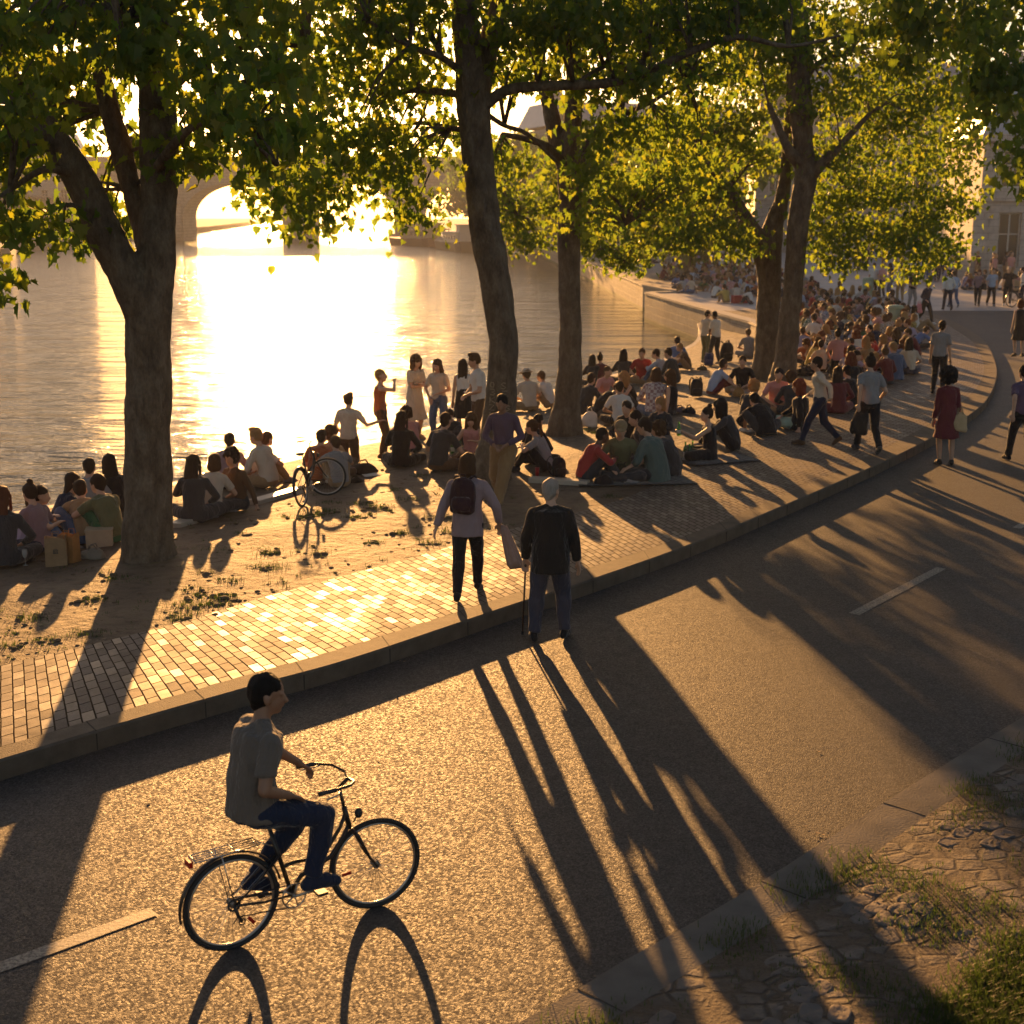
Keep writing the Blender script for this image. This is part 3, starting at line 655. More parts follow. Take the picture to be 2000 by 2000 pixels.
barge(-17, 246, R(24), 22, 'dark red barge moored behind the white-cabined one', (.16, .05, .03), (.3, .22, .16))
barge(-2.6, 190, R(6), 18, 'low dark barge half hidden by the riverside leaves', (.03, .05, .04), (.25, .24, .2))
# ================================================================== TREES
def mat_bark():
    m, nt, out = newmat('plane_bark'); b = N(nt, 'ShaderNodeBsdfPrincipled'); v = coords(nt, 'Object', (1, 1, .45))
    n = noisetex(nt, v, 7, 5, .6); f = noisetex(nt, v, 35, 5, .7); vo = N(nt, 'ShaderNodeTexVoronoi'); vo.inputs['Scale'].default_value = 9; L(nt, v, vo.inputs['Vector'])
    c = ramp(nt, n.outputs['Fac'], [(.3, (.08, .055, .035)), (.5, (.15, .108, .07)), (.72, (.23, .18, .125))]); g = ramp(nt, f.outputs['Fac'], [(.3, (.6,) * 3), (.7, (1.2,) * 3)])
    L(nt, mixc(nt, 1, c.outputs[0], g.outputs[0], 'MULTIPLY'), b.inputs['Base Color']); b.inputs['Roughness'].default_value = .8
    nm = bump(nt, vo.outputs['Distance'], .9, .05); nm = bump(nt, n.outputs['Fac'], .9, .07, nm); nm = bump(nt, f.outputs['Fac'], 1, .03, nm)
    L(nt, nm, b.inputs['Normal']); L(nt, b.outputs[0], out.inputs[0]); return m
def mat_leaf(name, c, t):
    m, nt, out = newmat(name); v = coords(nt); n = noisetex(nt, v, .9, 3); oi = N(nt, 'ShaderNodeAttribute'); oi.attribute_name = 'tint'
    cd = ramp(nt, oi.outputs['Fac'], [(0, tuple(x * .7 for x in c)), (.5, c), (1, (c[0] * 1.7, c[1] * 1.3, c[2]))])
    ct = ramp(nt, oi.outputs['Fac'], [(0, (t[0] * .6, t[1] * .75, t[2])), (.5, t), (1, (t[0] * 1.5, t[1] * 1.15, t[2]))])
    b = N(nt, 'ShaderNodeBsdfPrincipled'); L(nt, cd.outputs[0], b.inputs['Base Color']); b.inputs['Roughness'].default_value = .5; b.inputs['Specular IOR Level'].default_value = .35
    tr = N(nt, 'ShaderNodeBsdfTranslucent'); L(nt, ct.outputs[0], tr.inputs['Color'])
    mx = N(nt, 'ShaderNodeMixShader'); mx.inputs[0].default_value = .56; L(nt, b.outputs[0], mx.inputs[1]); L(nt, tr.outputs[0], mx.inputs[2]); L(nt, mx.outputs[0], out.inputs[0]); return m
M_BARK = mat_bark()
M_LEAF = mat_leaf('plane_leaf', (.055, .085, .018), (.29, .40, .03))
M_LEAF_FAR = mat_leaf('riverside_leaf', (.05, .09, .025), (.22, .33, .04))
# palmate leaf, two halves folded along the midrib; unit length 1, stem at origin, tip at +x
HALF = np.array([(0, 0), (.06, .16), (-.04, .34), (.18, .33), (.22, .56), (.40, .36), (.62, .40), (.62, .20), (1.0, 0)], np.float32)
SIMPLE = np.array([(0, 0), (.05, .38), (.30, .50), (.60, .30), (1.0, 0)], np.float32)
def leaves_mesh(name, cen, size, simplef=False, fold=.35, droop=.8):
    """cen (n,3); random hanging leaves"""
    n = len(cen); H = SIMPLE if simplef else HALF; k = len(H)
    az = RNG.uniform(0, 2 * PI, n); el = -np.clip(RNG.normal(droop, .5, n), -.6, 1.5); roll = RNG.normal(0, .9, n)
    d = np.stack([np.cos(el) * np.cos(az), np.cos(el) * np.sin(az), np.sin(el)], 1)
    s0 = np.stack([-np.sin(az), np.cos(az), np.zeros(n)], 1); u0 = np.cross(d, s0)
    s = s0 * np.cos(roll)[:, None] + u0 * np.sin(roll)[:, None]; u = np.cross(d, s); sz = size * RNG.uniform(.6, 1.25, n)
    V = []
    for sg in (1, -1):
        xs = H[:, 0][None, :, None]; ys = H[:, 1][None, :, None]
        curl = -(xs ** 2) * .18
        V.append(cen[:, None, :] + sz[:, None, None] * (d[:, None, :] * xs + s[:, None, :] * (ys * sg * math.cos(fold)) + u[:, None, :] * (ys * math.sin(fold) + curl)))
    V = np.concatenate(V, 1).reshape(-1, 3); base = np.arange(n * 2, dtype=np.int32)[:, None] * k + np.arange(k, dtype=np.int32)[None, :]
    me = mesh_np(name, V, k, base)
    a = me.attributes.new('tint', 'FLOAT', 'FACE'); t = np.clip(RNG.normal(.5, .25, n), 0, 1).astype(np.float32); a.data.foreach_set('value', np.repeat(t, 2)) if len(a.data) == 2 * n else None
    return me
def blob_points(blobs, dens, per=26, spread=.30):
    """blobs: (center Vector, (rx, ry, rz)); clusters of leaves on twig ends, denser towards the shell"""
    out = []; cl_all = []
    for c, r in blobs:
        area = r[0] * r[2] + r[0] * r[1] + r[1] * r[2]; ncl = max(4, int(dens * area * 3.2 / per * 4))
        p = RNG.normal(size=(ncl, 3)); p /= np.linalg.norm(p, axis=1)[:, None]; p *= (RNG.uniform(.15, 1, ncl) ** .45)[:, None]
        p = p * np.array(r)[None] + np.array(c)[None]
        cl_all.append(p)
        q = np.repeat(p, per, 0) + RNG.normal(size=(ncl * per, 3)) * np.array([spread, spread, spread * .55])[None]
        out.append(q)
    return np.concatenate(out), np.concatenate(cl_all)
def pxblob(u, v, Y, ru, rv, ry=None):
    k = Y / F * .98; c = P(u, v, Y); return (c, (ru * k, ry if ry else max(.8, ru * k * .8), rv * k))
def limb(mb, pts, seg=12, wob=.03, sub=5, collar=None):
    """pts: (Vector, radius)"""
    P_ = catmull([p for p, r in pts], (len(pts) - 1) * sub + 1); rr = np.interp(np.linspace(0, len(pts) - 1, len(P_)), range(len(pts)), [r for p, r in pts])
    P_ = [p + noise.noise_vector(p * 1.7) * min(wob, float(r) * .12) for p, r in zip(P_, rr)]
    rr2 = [(r * (1 + .09 * noise.noise(p * 2.3 + Vector((5, 0, 0)))), r * (1 + .09 * noise.noise(p * 2.3 + Vector((0, 9, 0))))) for p, r in zip(P_, rr)]
    mb.tube(P_, rr2, seg); return P_
def px_limb(pts):
    """pts: (u, v, width px, Y) -> world"""
    return [(P(u, v, Y), w / 2 / F * Y * 1.02) for u, v, w, Y in pts]
def tree(name, label, base, trunk, branches, blobs, leafsize, dens, mat, cat='tree', simplef=False, twig_r=.02, flare=1.12, per=26, spread=.3, droop=.8, group=None, extra=None):
    root = empty(name, base, 0, label, cat, group); o = Vector(base)
    tm = MB(); tr = [(p - o, r) for p, r in trunk]
    p0, r0 = tr[0]; tr = [(Vector((p0.x, p0.y, -.12)), r0 * flare * 1.06), (Vector((p0.x, p0.y, .12)), r0 * flare), (p0 + (tr[1][0] - p0) * .18 + Vector((0, 0, .1)), r0 * 1.08)] + tr[1:]
    limb(tm, tr, 20)
    # root flare
    for k in range(5):
        a = k * 1.3 + .4; tm.capsule((p0.x + math.cos(a) * r0 * .5, p0.y + math.sin(a) * r0 * .5, .45), (p0.x + math.cos(a) * r0 * 1.12, p0.y + math.sin(a) * r0 * 1.12, -.06), r0 * .32, r0 * .24, 8)
    if extra: extra(tm, o)
    for b in branches['limb']: limb(tm, [(p - o, r) for p, r in b], 14)
    tme = remesh(tm, 'trunk', max(.022, r0 * .09), 2, .012, 14) if r0 > .1 and base[1] < 60 else tm.mesh('trunk')
    link('trunk', tme, M_BARK, root, True)
    pts, cl = blob_points([(c - o, r) for c, r in blobs], dens, per, spread)
    for b in branches.get('thin', []):
        bm_ = MB(); limb(bm_, [(p - o, r) for p, r in b], 9); bm_.build('branch', M_BARK, root, True)
    # twigs from the nearest limb point to a share of the clusters
    nodes = [p for b in branches['limb'] + branches.get('thin', []) for p, r in b[1:]]
    nodes = [p - o for p in nodes]
    tw = MB(); na = np.array([tuple(p) for p in nodes]) if nodes else np.zeros((0, 3))
    if len(na):
        idx = RNG.permutation(len(cl))[: min(len(cl), 260)]
        for i in idx:
            d = np.linalg.norm(na - cl[i], axis=1); j = int(d.argmin())
            if d[j] > 1.7: continue
            a = Vector(na[j]); b2 = Vector(cl[i]); m = (a + b2) / 2 + Vector((0, 0, .12 * d[j])) + noise.noise_vector(b2) * .2
            tw.tube([a, a.lerp(m, .6), m, m.lerp(b2, .6), b2], [twig_r * 1.6, twig_r * 1.2, twig_r * .9, twig_r * .6, twig_r * .3], 5)
        t = tw.build('twigs', M_BARK, root, True); t['kind'] = 'stuff'
    me = leaves_mesh('crown', pts, leafsize, simplef, droop=droop); link('crown', me, mat, root)
    return root

# ---- tree nearest on the left, forking low
Y1 = 16.8; b1 = GB(296, 1080)
t1 = px_limb([(290, 1080, 92, Y1), (290, 950, 90, Y1), (290, 800, 90, Y1), (291, 640, 90, Y1), (304, 520, 74, Y1), (309, 400, 68, Y1 + .1), (308, 260, 72, Y1 + .2), (306, 120, 60, Y1 + .2), (300, -60, 46, Y1 + .3), (310, -300, 28, Y1 + .3)])
l1 = [px_limb([(284, 640, 62, Y1), (262, 570, 70, Y1 - .1), (212, 470, 68, Y1 - .2), (165, 370, 62, Y1 - .3), (110, 280, 54, Y1 - .4), (55, 205, 44, Y1 - .5), (10, 130, 38, Y1 - .5), (-60, -20, 24, Y1 - .5)]),
      px_limb([(296, 520, 44, Y1 + .1), (280, 450, 38, Y1 + .2), (256, 370, 38, Y1 + .3), (238, 300, 42, Y1 + .4), (215, 215, 38, Y1 + .4), (190, 100, 30, Y1 + .5), (170, -60, 20, Y1 + .5)])]
th1 = [px_limb([(306, 330, 22, Y1), (360, 260, 16, Y1 - 1), (430, 230, 12, Y1 - 1.8), (500, 250, 8, Y1 - 2.4), (540, 320, 5, Y1 - 2.6)]),
       px_limb([(306, 210, 24, Y1), (380, 130, 18, Y1 + .6), (480, 90, 12, Y1 + 1), (600, 90, 7, Y1 + 1.2)]),
       px_limb([(150, 345, 20, Y1 - .3), (90, 330, 14, Y1 - .9), (20, 370, 9, Y1 - 1.4), (-60, 420, 5, Y1 - 1.6)]),
       px_limb([(190, 430, 10, Y1 - .2), (140, 400, 8, Y1 - .6), (90, 410, 5, Y1 - .9)]),
       px_limb([(306, 150, 22, Y1), (250, 40, 16, Y1 - 1), (200, -60, 10, Y1 - 2)])]
BL1 = [(-40, 330, 16, 90, 70), (60, 300, 18.2, 80, 55), (130, 230, 18.6, 75, 50), (60, 270, 15.2, 60, 30), (20, 460, 15.5, 50, 30), (90, 470, 15.6, 45, 26), (175, 495, 18.4, 40, 26), (225, 430, 18.6, 26, 40),
       (-10, 595, 15, 30, 22), (60, 130, 15, 100, 60), (190, 110, 15.2, 90, 60), (300, 150, 15.4, 60, 40), (270, 330, 19, 50, 50), (385, 260, 17.2, 46, 60), (372, 345, 17, 36, 30),
       (440, 180, 15, 80, 60), (440, 270, 14.6, 50, 36), (500, 325, 14, 50, 28), (520, 250, 14.6, 60, 40), (540, 180, 16, 70, 50), (380, 60, 15.6, 110, 70), (530, 60, 17, 80, 60), (230, 0, 16, 140, 70), (50, 20, 16, 120, 80),
       (160, 200, 18, 110, 60), (-150, 250, 16.5, 120, 180), (-170, 20, 17, 160, 130), (100, -160, 17, 190, 120), (360, -150, 17, 200, 120), (560, -140, 18, 130, 110), (230, -330, 17, 260, 120)]
tree('plane_tree', 'thick forked tree nearest on the left, its crown filling the top left corner', b1, t1, {'limb': l1, 'thin': th1}, [pxblob(b[0], b[1] - 38, *b[2:]) for b in BL1], .165, 21, M_LEAF, droop=.9, spread=.24)

# ---- leaning centre tree
Y2 = 22.3; b2 = GB(957, 938); Y2 = b2.y
def carve(tm, o): pass
t2 = px_limb([(957, 938, 72, Y2), (968, 860, 62, Y2), (980, 760, 60, Y2), (982, 680, 60, Y2), (974, 600, 60, Y2), (958, 500, 60, Y2), (945, 420, 60, Y2), (934, 310, 58, Y2), (925, 210, 62, Y2), (915, 110, 54, Y2), (905, 0, 46, Y2), (895, -160, 34, Y2), (900, -380, 20, Y2)])
l2 = [px_limb([(935, 190, 40, Y2), (950, 110, 40, Y2 + .2), (968, 30, 36, Y2 + .4), (990, -80, 28, Y2 + .6), (1030, -250, 16, Y2 + .8)])]
th2 = [px_limb([(935, 215, 26, Y2), (985, 178, 20, Y2 - .2), (1050, 168, 19, Y2 - .4), (1120, 166, 18, Y2 - .5), (1200, 160, 17, Y2 - .6), (1270, 138, 16, Y2 - .7), (1350, 100, 14, Y2 - .8), (1440, 72, 11, Y2 - .8), (1540, 90, 7, Y2 - .8), (1640, 70, 4, Y2 - .8)]),
       px_limb([(922, 190, 18, Y2), (880, 182, 14, Y2 + .2), (820, 176, 12, Y2 + .3), (760, 180, 9, Y2 + .4), (700, 165, 6, Y2 + .4), (630, 190, 4, Y2 + .4)]),
       px_limb([(925, 258, 12, Y2), (880, 250, 10, Y2 + .3), (820, 240, 8, Y2 + .6), (770, 250, 5, Y2 + .8)]),
       px_limb([(912, 150, 16, Y2), (860, 110, 12, Y2 - .4), (800, 90, 9, Y2 - .8), (720, 40, 6, Y2 - 1)]),
       px_limb([(940, 215, 10, Y2), (985, 245, 9, Y2 + 1), (1030, 262, 8, Y2 + 2), (1085, 315, 6, Y2 + 3)]),
       px_limb([(1120, 166, 8, Y2 - .5), (1180, 130, 6, Y2 - .3), (1260, 120, 4, Y2)])]
BL2 = [(620, 200, 21, 70, 50), (590, 300, 20.5, 55, 55), (585, 400, 20, 50, 50), (600, 470, 19.6, 34, 28), (545, 390, 20.2, 34, 30), (690, 300, 21, 40, 36), (720, 345, 21, 48, 26), (660, 380, 20.6, 40, 26), (790, 390, 21.2, 34, 48), (800, 440, 21.2, 26, 28), (760, 300, 21.8, 60, 32),
       (740, 220, 22, 46, 26), (650, 110, 21, 90, 60), (760, 130, 21.6, 80, 48), (830, 60, 21.4, 80, 60), (830, 200, 22.6, 40, 40), (740, 30, 22, 110, 60), (860, 290, 23, 34, 26),
       (1010, 110, 21.2, 60, 60), (1080, 60, 21, 90, 60), (1180, 80, 21, 90, 50), (1260, 190, 21.4, 70, 34), (1350, 60, 21.5, 90, 60), (1480, 50, 21.8, 80, 50), (1000, 200, 22.8, 40, 28), (1130, 200, 22, 60, 24),
       (700, -90, 22, 200, 90), (950, -100, 22, 200, 100), (1200, -90, 22, 190, 90), (1430, -80, 22, 150, 80), (900, -320, 22, 260, 120), (1150, -330, 22, 260, 120)]
T2 = tree('plane_tree', 'slender leaning centre tree with pale letters carved in its trunk', b2, t2, {'limb': l2, 'thin': th2}, [pxblob(b[0], b[1] - 36, *b[2:]) for b in BL2], .145, 27, M_LEAF, droop=.8)
# ---- third tree
b3 = GB(1104, 850); Y3 = b3.y
t3 = px_limb([(1104, 850, 62, Y3), (1108, 780, 50, Y3), (1114, 700, 46, Y3), (1112, 600, 42, Y3), (1111, 500, 42, Y3), (1113, 400, 42, Y3), (1112, 330, 44, Y3), (1118, 250, 34, Y3), (1122, 150, 32, Y3), (1118, 0, 26, Y3), (1120, -200, 16, Y3)])
l3 = [px_limb([(1112, 350, 32, Y3), (1092, 290, 32, Y3 + .1), (1075, 220, 30, Y3 + .2), (1060, 160, 26, Y3 + .3), (1040, 60, 20, Y3 + .4), (1020, -80, 12, Y3 + .5)])]
th3 = [px_limb([(1114, 345, 22, Y3), (1140, 300, 18, Y3 - .3), (1165, 255, 14, Y3 - .5), (1215, 225, 11, Y3 - .8), (1270, 200, 8, Y3 - 1), (1340, 160, 5, Y3 - 1)]),
       px_limb([(1108, 330, 16, Y3), (1075, 290, 14, Y3 - .2), (1030, 272, 12, Y3 - .4), (980, 262, 9, Y3 - .6)]),
       px_limb([(1114, 380, 10, Y3), (1170, 400, 8, Y3 - .3), (1220, 440, 5, Y3 - .6)])]
BL3 = [(1000, 330, 27, 46, 36), (1180, 360, 26, 60, 44), (1150, 440, 26.5, 36, 26), (1240, 380, 27, 60, 50),
       (1180, 270, 26, 60, 30), (1290, 270, 26.6, 80, 46), (1340, 340, 27, 70, 50), (1260, 130, 27, 100, 50), (1370, 170, 27, 90, 60), (1060, 110, 27.4, 70, 60), (1000, 30, 27, 80, 60), (1180, 30, 27.5, 110, 60), (1330, 40, 27, 120, 70), (1180, -120, 27, 240, 90), (1180, -300, 27, 220, 90), (1290, 420, 27.5, 40, 30)]
tree('plane_tree', 'straight tree right of the leaning one, forking in three under its crown', b3, t3, {'limb': l3, 'thin': th3}, [pxblob(b[0], b[1] - 18, *b[2:]) for b in BL3], .145, 25, M_LEAF)
# ---- twin trees
b4 = GB(1493, 738); Y4 = b4.y
t4 = px_limb([(1493, 738, 46, Y4), (1496, 680, 44, Y4), (1500, 600, 44, Y4), (1502, 540, 46, Y4), (1500, 490, 52, Y4), (1512, 440, 36, Y4), (1526, 390, 26, Y4), (1535, 330, 22, Y4), (1540, 240, 16, Y4), (1545, 100, 12, Y4)])
l4 = [px_limb([(1494, 520, 34, Y4), (1474, 460, 34, Y4 - .1), (1450, 415, 24, Y4 - .2), (1425, 370, 18, Y4 - .3), (1400, 345, 14, Y4 - .4), (1360, 290, 9, Y4 - .4)])]
th4 = [px_limb([(1440, 400, 14, Y4), (1380, 380, 12, Y4 + .4), (1300, 370, 9, Y4 + .8), (1200, 390, 7, Y4 + 1), (1100, 400, 5, Y4 + 1.4), (1010, 420, 3, Y4 + 1.6)]), px_limb([(1300, 370, 7, Y4 + .8), (1260, 440, 5, Y4 + .6), (1220, 510, 3, Y4 + .5)])]
BL4 = [(1010, 430, 38, 44, 44), (1030, 495, 38, 40, 22), (985, 480, 38.5, 30, 28), (1200, 455, 37, 56, 38), (1180, 525, 37, 46, 26), (1235, 548, 37, 26, 12), (1150, 480, 37.5, 44, 34), (1090, 440, 38, 40, 40), (1110, 350, 38, 70, 50), (960, 380, 39, 40, 50), (1300, 440, 36, 60, 34), (1340, 490, 35, 50, 26), (1400, 490, 35, 60, 26), (1270, 505, 36, 40, 20), (1390, 430, 36, 50, 34), (1440, 510, 35, 36, 16), (1370, 380, 36, 80, 40), (1450, 340, 37, 60, 40), (1420, 260, 36, 100, 50), (1330, 300, 37, 80, 50), (1480, 160, 37, 110, 70), (1380, 60, 37, 130, 70), (1250, 400, 37.5, 40, 30)]
tree('plane_tree', 'left of the two trunks standing close together, forked low with a burl', b4, t4, {'limb': l4, 'thin': th4}, [pxblob(b[0], b[1] - 32, *b[2:]) for b in BL4], .145, 28, M_LEAF, flare=1.25)
b5 = GB(1530, 748); Y5 = b5.y
t5 = px_limb([(1530, 748, 46, Y5), (1536, 690, 42, Y5), (1542, 620, 40, Y5), (1550, 540, 38, Y5), (1557, 460, 38, Y5), (1565, 390, 40, Y5), (1573, 340, 42, Y5), (1568, 270, 38, Y5), (1562, 180, 42, Y5), (1560, 80, 36, Y5), (1560, -60, 26, Y5), (1560, -200, 14, Y5)])
l5 = [px_limb([(1572, 360, 26, Y5), (1605, 320, 20, Y5 - .2), (1640, 285, 14, Y5 - .3), (1700, 220, 8, Y5 - .3)]),
      px_limb([(1570, 330, 26, Y5), (1545, 300, 22, Y5 - .2), (1530, 270, 16, Y5 - .3), (1500, 200, 9, Y5 - .3)]), px_limb([(1562, 200, 14, Y5), (1590, 130, 11, Y5), (1660, 100, 7, Y5)])]
BL5 = [(1600, 450, 36, 50, 40), (1620, 520, 35, 44, 30), (1650, 545, 34.6, 30, 14), (1700, 480, 35.5, 70, 36), (1760, 520, 34.5, 50, 26), (1780, 565, 34, 26, 22), (1810, 480, 35, 60, 40), (1835, 525, 35, 36, 22), (1680, 400, 36, 80, 44), (1790, 400, 36, 90, 44), (1862, 430, 36, 30, 34),
       (1620, 330, 35, 70, 44), (1740, 310, 36, 100, 46), (1860, 330, 37, 60, 50), (1620, 220, 34.6, 90, 50), (1760, 210, 36, 110, 60), (1880, 240, 37, 50, 50), (1560, 120, 34.5, 110, 50), (1700, 110, 36, 120, 60), (1840, 120, 36, 90, 70), (1900, 60, 36, 80, 60), (1640, 0, 36, 180, 60), (1850, -60, 36, 160, 80), (1620, -150, 36, 200, 90), (1840, -220, 37, 160, 90)]
tree('plane_tree', 'right of the two trunks standing close together, tall and smooth with a broad crown', b5, t5, {'limb': l5}, [pxblob(b[0], b[1] - 34, *b[2:]) for b in BL5], .145, 27, M_LEAF, flare=1.25)
# ---- tree whose trunk stands off the right edge, dark boughs in the top right
b6 = Vector((13.5, 26.5, 0)); 
t6 = [(b6, .3), (b6 + Vector((0, 0, 3)), .26), (b6 + Vector((-.2, .2, 6)), .22), (b6 + Vector((-.3, .3, 10)), .12)]
l6 = [[(b6 + Vector((-.1, .1, 4.5)), .16), (b6 + Vector((-1.4, .6, 6.6)), .12), (b6 + Vector((-3, .8, 8)), .07)]]
BL6 = [(1930, 200, 25, 40, 60), (1975, 300, 25, 26, 40), (1975, 90, 24.5, 70, 70), (1860, 40, 24, 80, 50), (2040, 250, 26, 50, 160), (1720, 20, 24.5, 90, 40), (1900, -80, 25, 160, 80), (2050, -50, 26, 120, 140)]
tree('plane_tree', 'dark leafy boughs hanging in at the top right corner from a trunk beyond the frame', b6, t6, {'limb': l6}, [pxblob(*b) for b in BL6], .2, 16, M_LEAF)
# ---- riverside trees along the right quay, far away
far = [(11.5, 92, 5.2, 9.5), (10.5, 108, 5.0, 10.5), (10, 126, 5.5, 12), (8, 146, 6.2, 13), (6.5, 168, 6.5, 14), (3.5, 192, 7, 15), (-1, 216, 7, 15.5), (-6, 240, 7.5, 15)]
ftl = ['nearest', 'second', 'third', 'fourth', 'fifth', 'sixth', 'seventh', 'farthest']
for i, (x, y, r, h) in enumerate(far):
    b = Vector((x, y, ZK)); tr = [(b, .28), (b + Vector((0, 0, 3)), .24), (b + Vector((.2, 0, 7)), .16), (b + Vector((.1, 0, h * .8)), .07)]
    bl = [(b + Vector((random.uniform(-.6, .6) * r, random.uniform(-.6, .6) * r, h * random.uniform(.32, .85))), (r * .5, r * .5, r * random.uniform(.28, .4))) for _ in range(9)]
    tree('riverside_tree', '%s of the bushy green trees lining the far right quay, counted from the plaza' % ftl[i], b, tr, {'limb': []}, bl, .5, 2.2, M_LEAF_FAR, simplef=True, per=18, spread=.8, group='trees lining the far right quay')
for i, (x, y) in enumerate([(-96, 225), (-108, 205), (-84, 236), (-120, 196)]):
    b = Vector((x, y, .3)); r = 6.5; h = 13; tr = [(b, .3), (b + Vector((0, 0, 4)), .25), (b + Vector((0, 0, 10)), .1)]
    bl = [(b + Vector((random.uniform(-.6, .6) * r, random.uniform(-.6, .6) * r, h * random.uniform(.35, .85))), (r * .5, r * .5, r * .35)) for _ in range(8)]
    lab = ['hazy tree on the left bank just before the bridge', 'hazy round tree behind the buttressed wall', 'hazy tree at the left end of the bridge', 'hazy tree farthest left above the embankment wall', 'hazy tree behind the bridge near its left arch', 'hazy tree behind the middle of the bridge', 'hazy tree behind the right part of the bridge'][i]
    tree('background_tree', lab, b, tr, {'limb': []}, bl, .6, 1.6, M_LEAF_FAR, simplef=True, per=16, spread=.9, group='hazy trees around the bridge')
# ================================================================== PEOPLE
# local frame: x right, y forward (the way the person faces), z up, origin on the ground under the person
UA, FA, TH, SH = .285, .25, .425, .42
def ik(a, c, l1, l2, pole):
    a = Vector(a); c = Vector(c); d = c - a; L_ = d.length; mx = (l1 + l2) * .995
    if L_ > mx: c = a + d * (mx / L_); d = c - a; L_ = mx
    x = (l1 * l1 - l2 * l2 + L_ * L_) / (2 * L_); h = math.sqrt(max(l1 * l1 - x * x, 1e-6)); u = d / L_
    p = Vector(pole); p = p - u * p.dot(u); p = p.normalized() if p.length > 1e-4 else u.orthogonal().normalized()
    return a + u * x + p * h, c
HS = 1.07
class Pose:
    def __init__(s, pz=.92, py=0., lean=3, bend=4, head=(0, 0), lh=None, rh=None, lf=None, rf=None, lep=(-.4, -1, -.3), rep=(.4, -1, -.3), lkp=(-.1, 1, .1), rkp=(.1, 1, .1), sw=.168, foot=None, px=0, twist=0, lfd=None, rfd=None, gaze=None, side=0):
        P0 = Vector((px, py, pz)); s.pel = P0; a = R(lean); b = R(lean + bend)
        sd = R(side)
        s.waist = P0 + Vector((math.sin(sd) * .2, math.sin(a) * .2, math.cos(a) * .2)); s.chest = s.waist + Vector((math.sin(sd) * .2, math.sin(b) * .2, math.cos(b) * .2)); s.neck = s.chest + Vector((math.sin(sd) * .12, math.sin(b) * .13, math.cos(b) * .13))
        tw = R(twist); s.lat = Vector((math.cos(tw), math.sin(tw), 0)); s.sp = (s.neck - s.chest).normalized()
        sc = s.neck - s.sp * .075
        s.lsh = sc - s.lat * sw; s.rsh = sc + s.lat * sw
        s.hyaw, s.hpit = R(head[0]), R(head[1])
        hd = Vector((0, math.sin(R(lean + bend) * .5) * .06 + .02 + math.sin(-s.hpit) * -.0, 0))
        s.head = s.neck + s.sp * .08 + Vector((0, 0, .078)) + Vector((0, .03 - .05 * s.hpit * 0, 0)) + Vector((0, math.sin(-s.hpit) * .05, -abs(math.sin(s.hpit)) * .02))
        s.hrot = Matrix.Rotation(s.hyaw, 3, 'Z') @ Matrix.Rotation(s.hpit, 3, 'X')
        s.lhip = P0 + Vector((-.09, 0, -.01)); s.rhip = P0 + Vector((.09, 0, -.01)); s.sw = sw
        lh = lh or (-sw - .07, .08, pz - .08); rh = rh or (sw + .07, .08, pz - .08)
        s.lel, s.lwr = ik(s.lsh, lh, UA, FA, lep); s.rel, s.rwr = ik(s.rsh, rh, UA, FA, rep)
        lf = lf or (-.10, 0, .085); rf = rf or (.10, 0, .085)
        s.lkn, s.lan = ik(s.lhip, lf, TH, SH, lkp); s.rkn, s.ran = ik(s.rhip, rf, TH, SH, rkp)
        s.lfd = Vector(lfd or (-.15, 1, -.12)).normalized(); s.rfd = Vector(rfd or (.15, 1, -.12)).normalized()
def hand(mb, wr, el, curl=.5, fine=False, side=1, up=(0, 0, 1)):
    d = (wr - el).normalized(); ref = Vector(up); n = ref - d * ref.dot(d); n = n.normalized() if n.length > .1 else d.orthogonal().normalized(); s = d.cross(n).normalized() * side
    pc = wr + d * .05; mb.tube([wr - d * .01, wr + d * .02, wr + d * .055, wr + d * .085], [(.017, .026), (.017, .034), (.016, .042), (.012, .038)], 10, ref=n)
    for k, (off, ln) in enumerate(((-.030, .066), (-.010, .078), (.011, .074), (.031, .058))):
        b = wr + d * .080 + s * off; c1 = b + d * ln * .5 - n * ln * .5 * curl * .5; c2 = c1 + (d * (1 - curl * .7) - n * curl * .9).normalized() * ln * .5
        r = .0095 if fine else .0115; mb.capsule(b - d * .01, c1, r, r * .92, 7); mb.capsule(c1, c2, r * .92, r * .8, 7)
    t0 = wr + d * .025 - s * .024; t1 = t0 + (d * .6 - s * .75).normalized() * .042; t2 = t1 + (d * .9 - s * .15 - n * .3).normalized() * .032
    mb.capsule(t0, t1, .014, .012, 7); mb.capsule(t1, t2, .012, .0095, 7)
def foot(mb, an, fd, g=1.0):
    """g: girth factor"""
    h = an; f = Vector(fd); toe = h + f * .16 + Vector((0, 0, -.045 if f.z > -.6 else 0)); heel = h - f * .045 + Vector((0, 0, -.04))
    if f.z > .3: toe = h + f * .17; heel = h - f * .03 + Vector((0, f.y, 0)) * -.04
    mid = (h + toe) / 2
    mb.capsule(h, heel, .038 * g, .034 * g, 8); mb.capsule(heel, toe, .034 * g, .030 * g, 8, ref=None); mb.capsule(h + Vector((0, 0, -.005)), mid, .036 * g, .036 * g, 8)
    mb.capsule(mid, toe, .040 * g, .028 * g, 8)
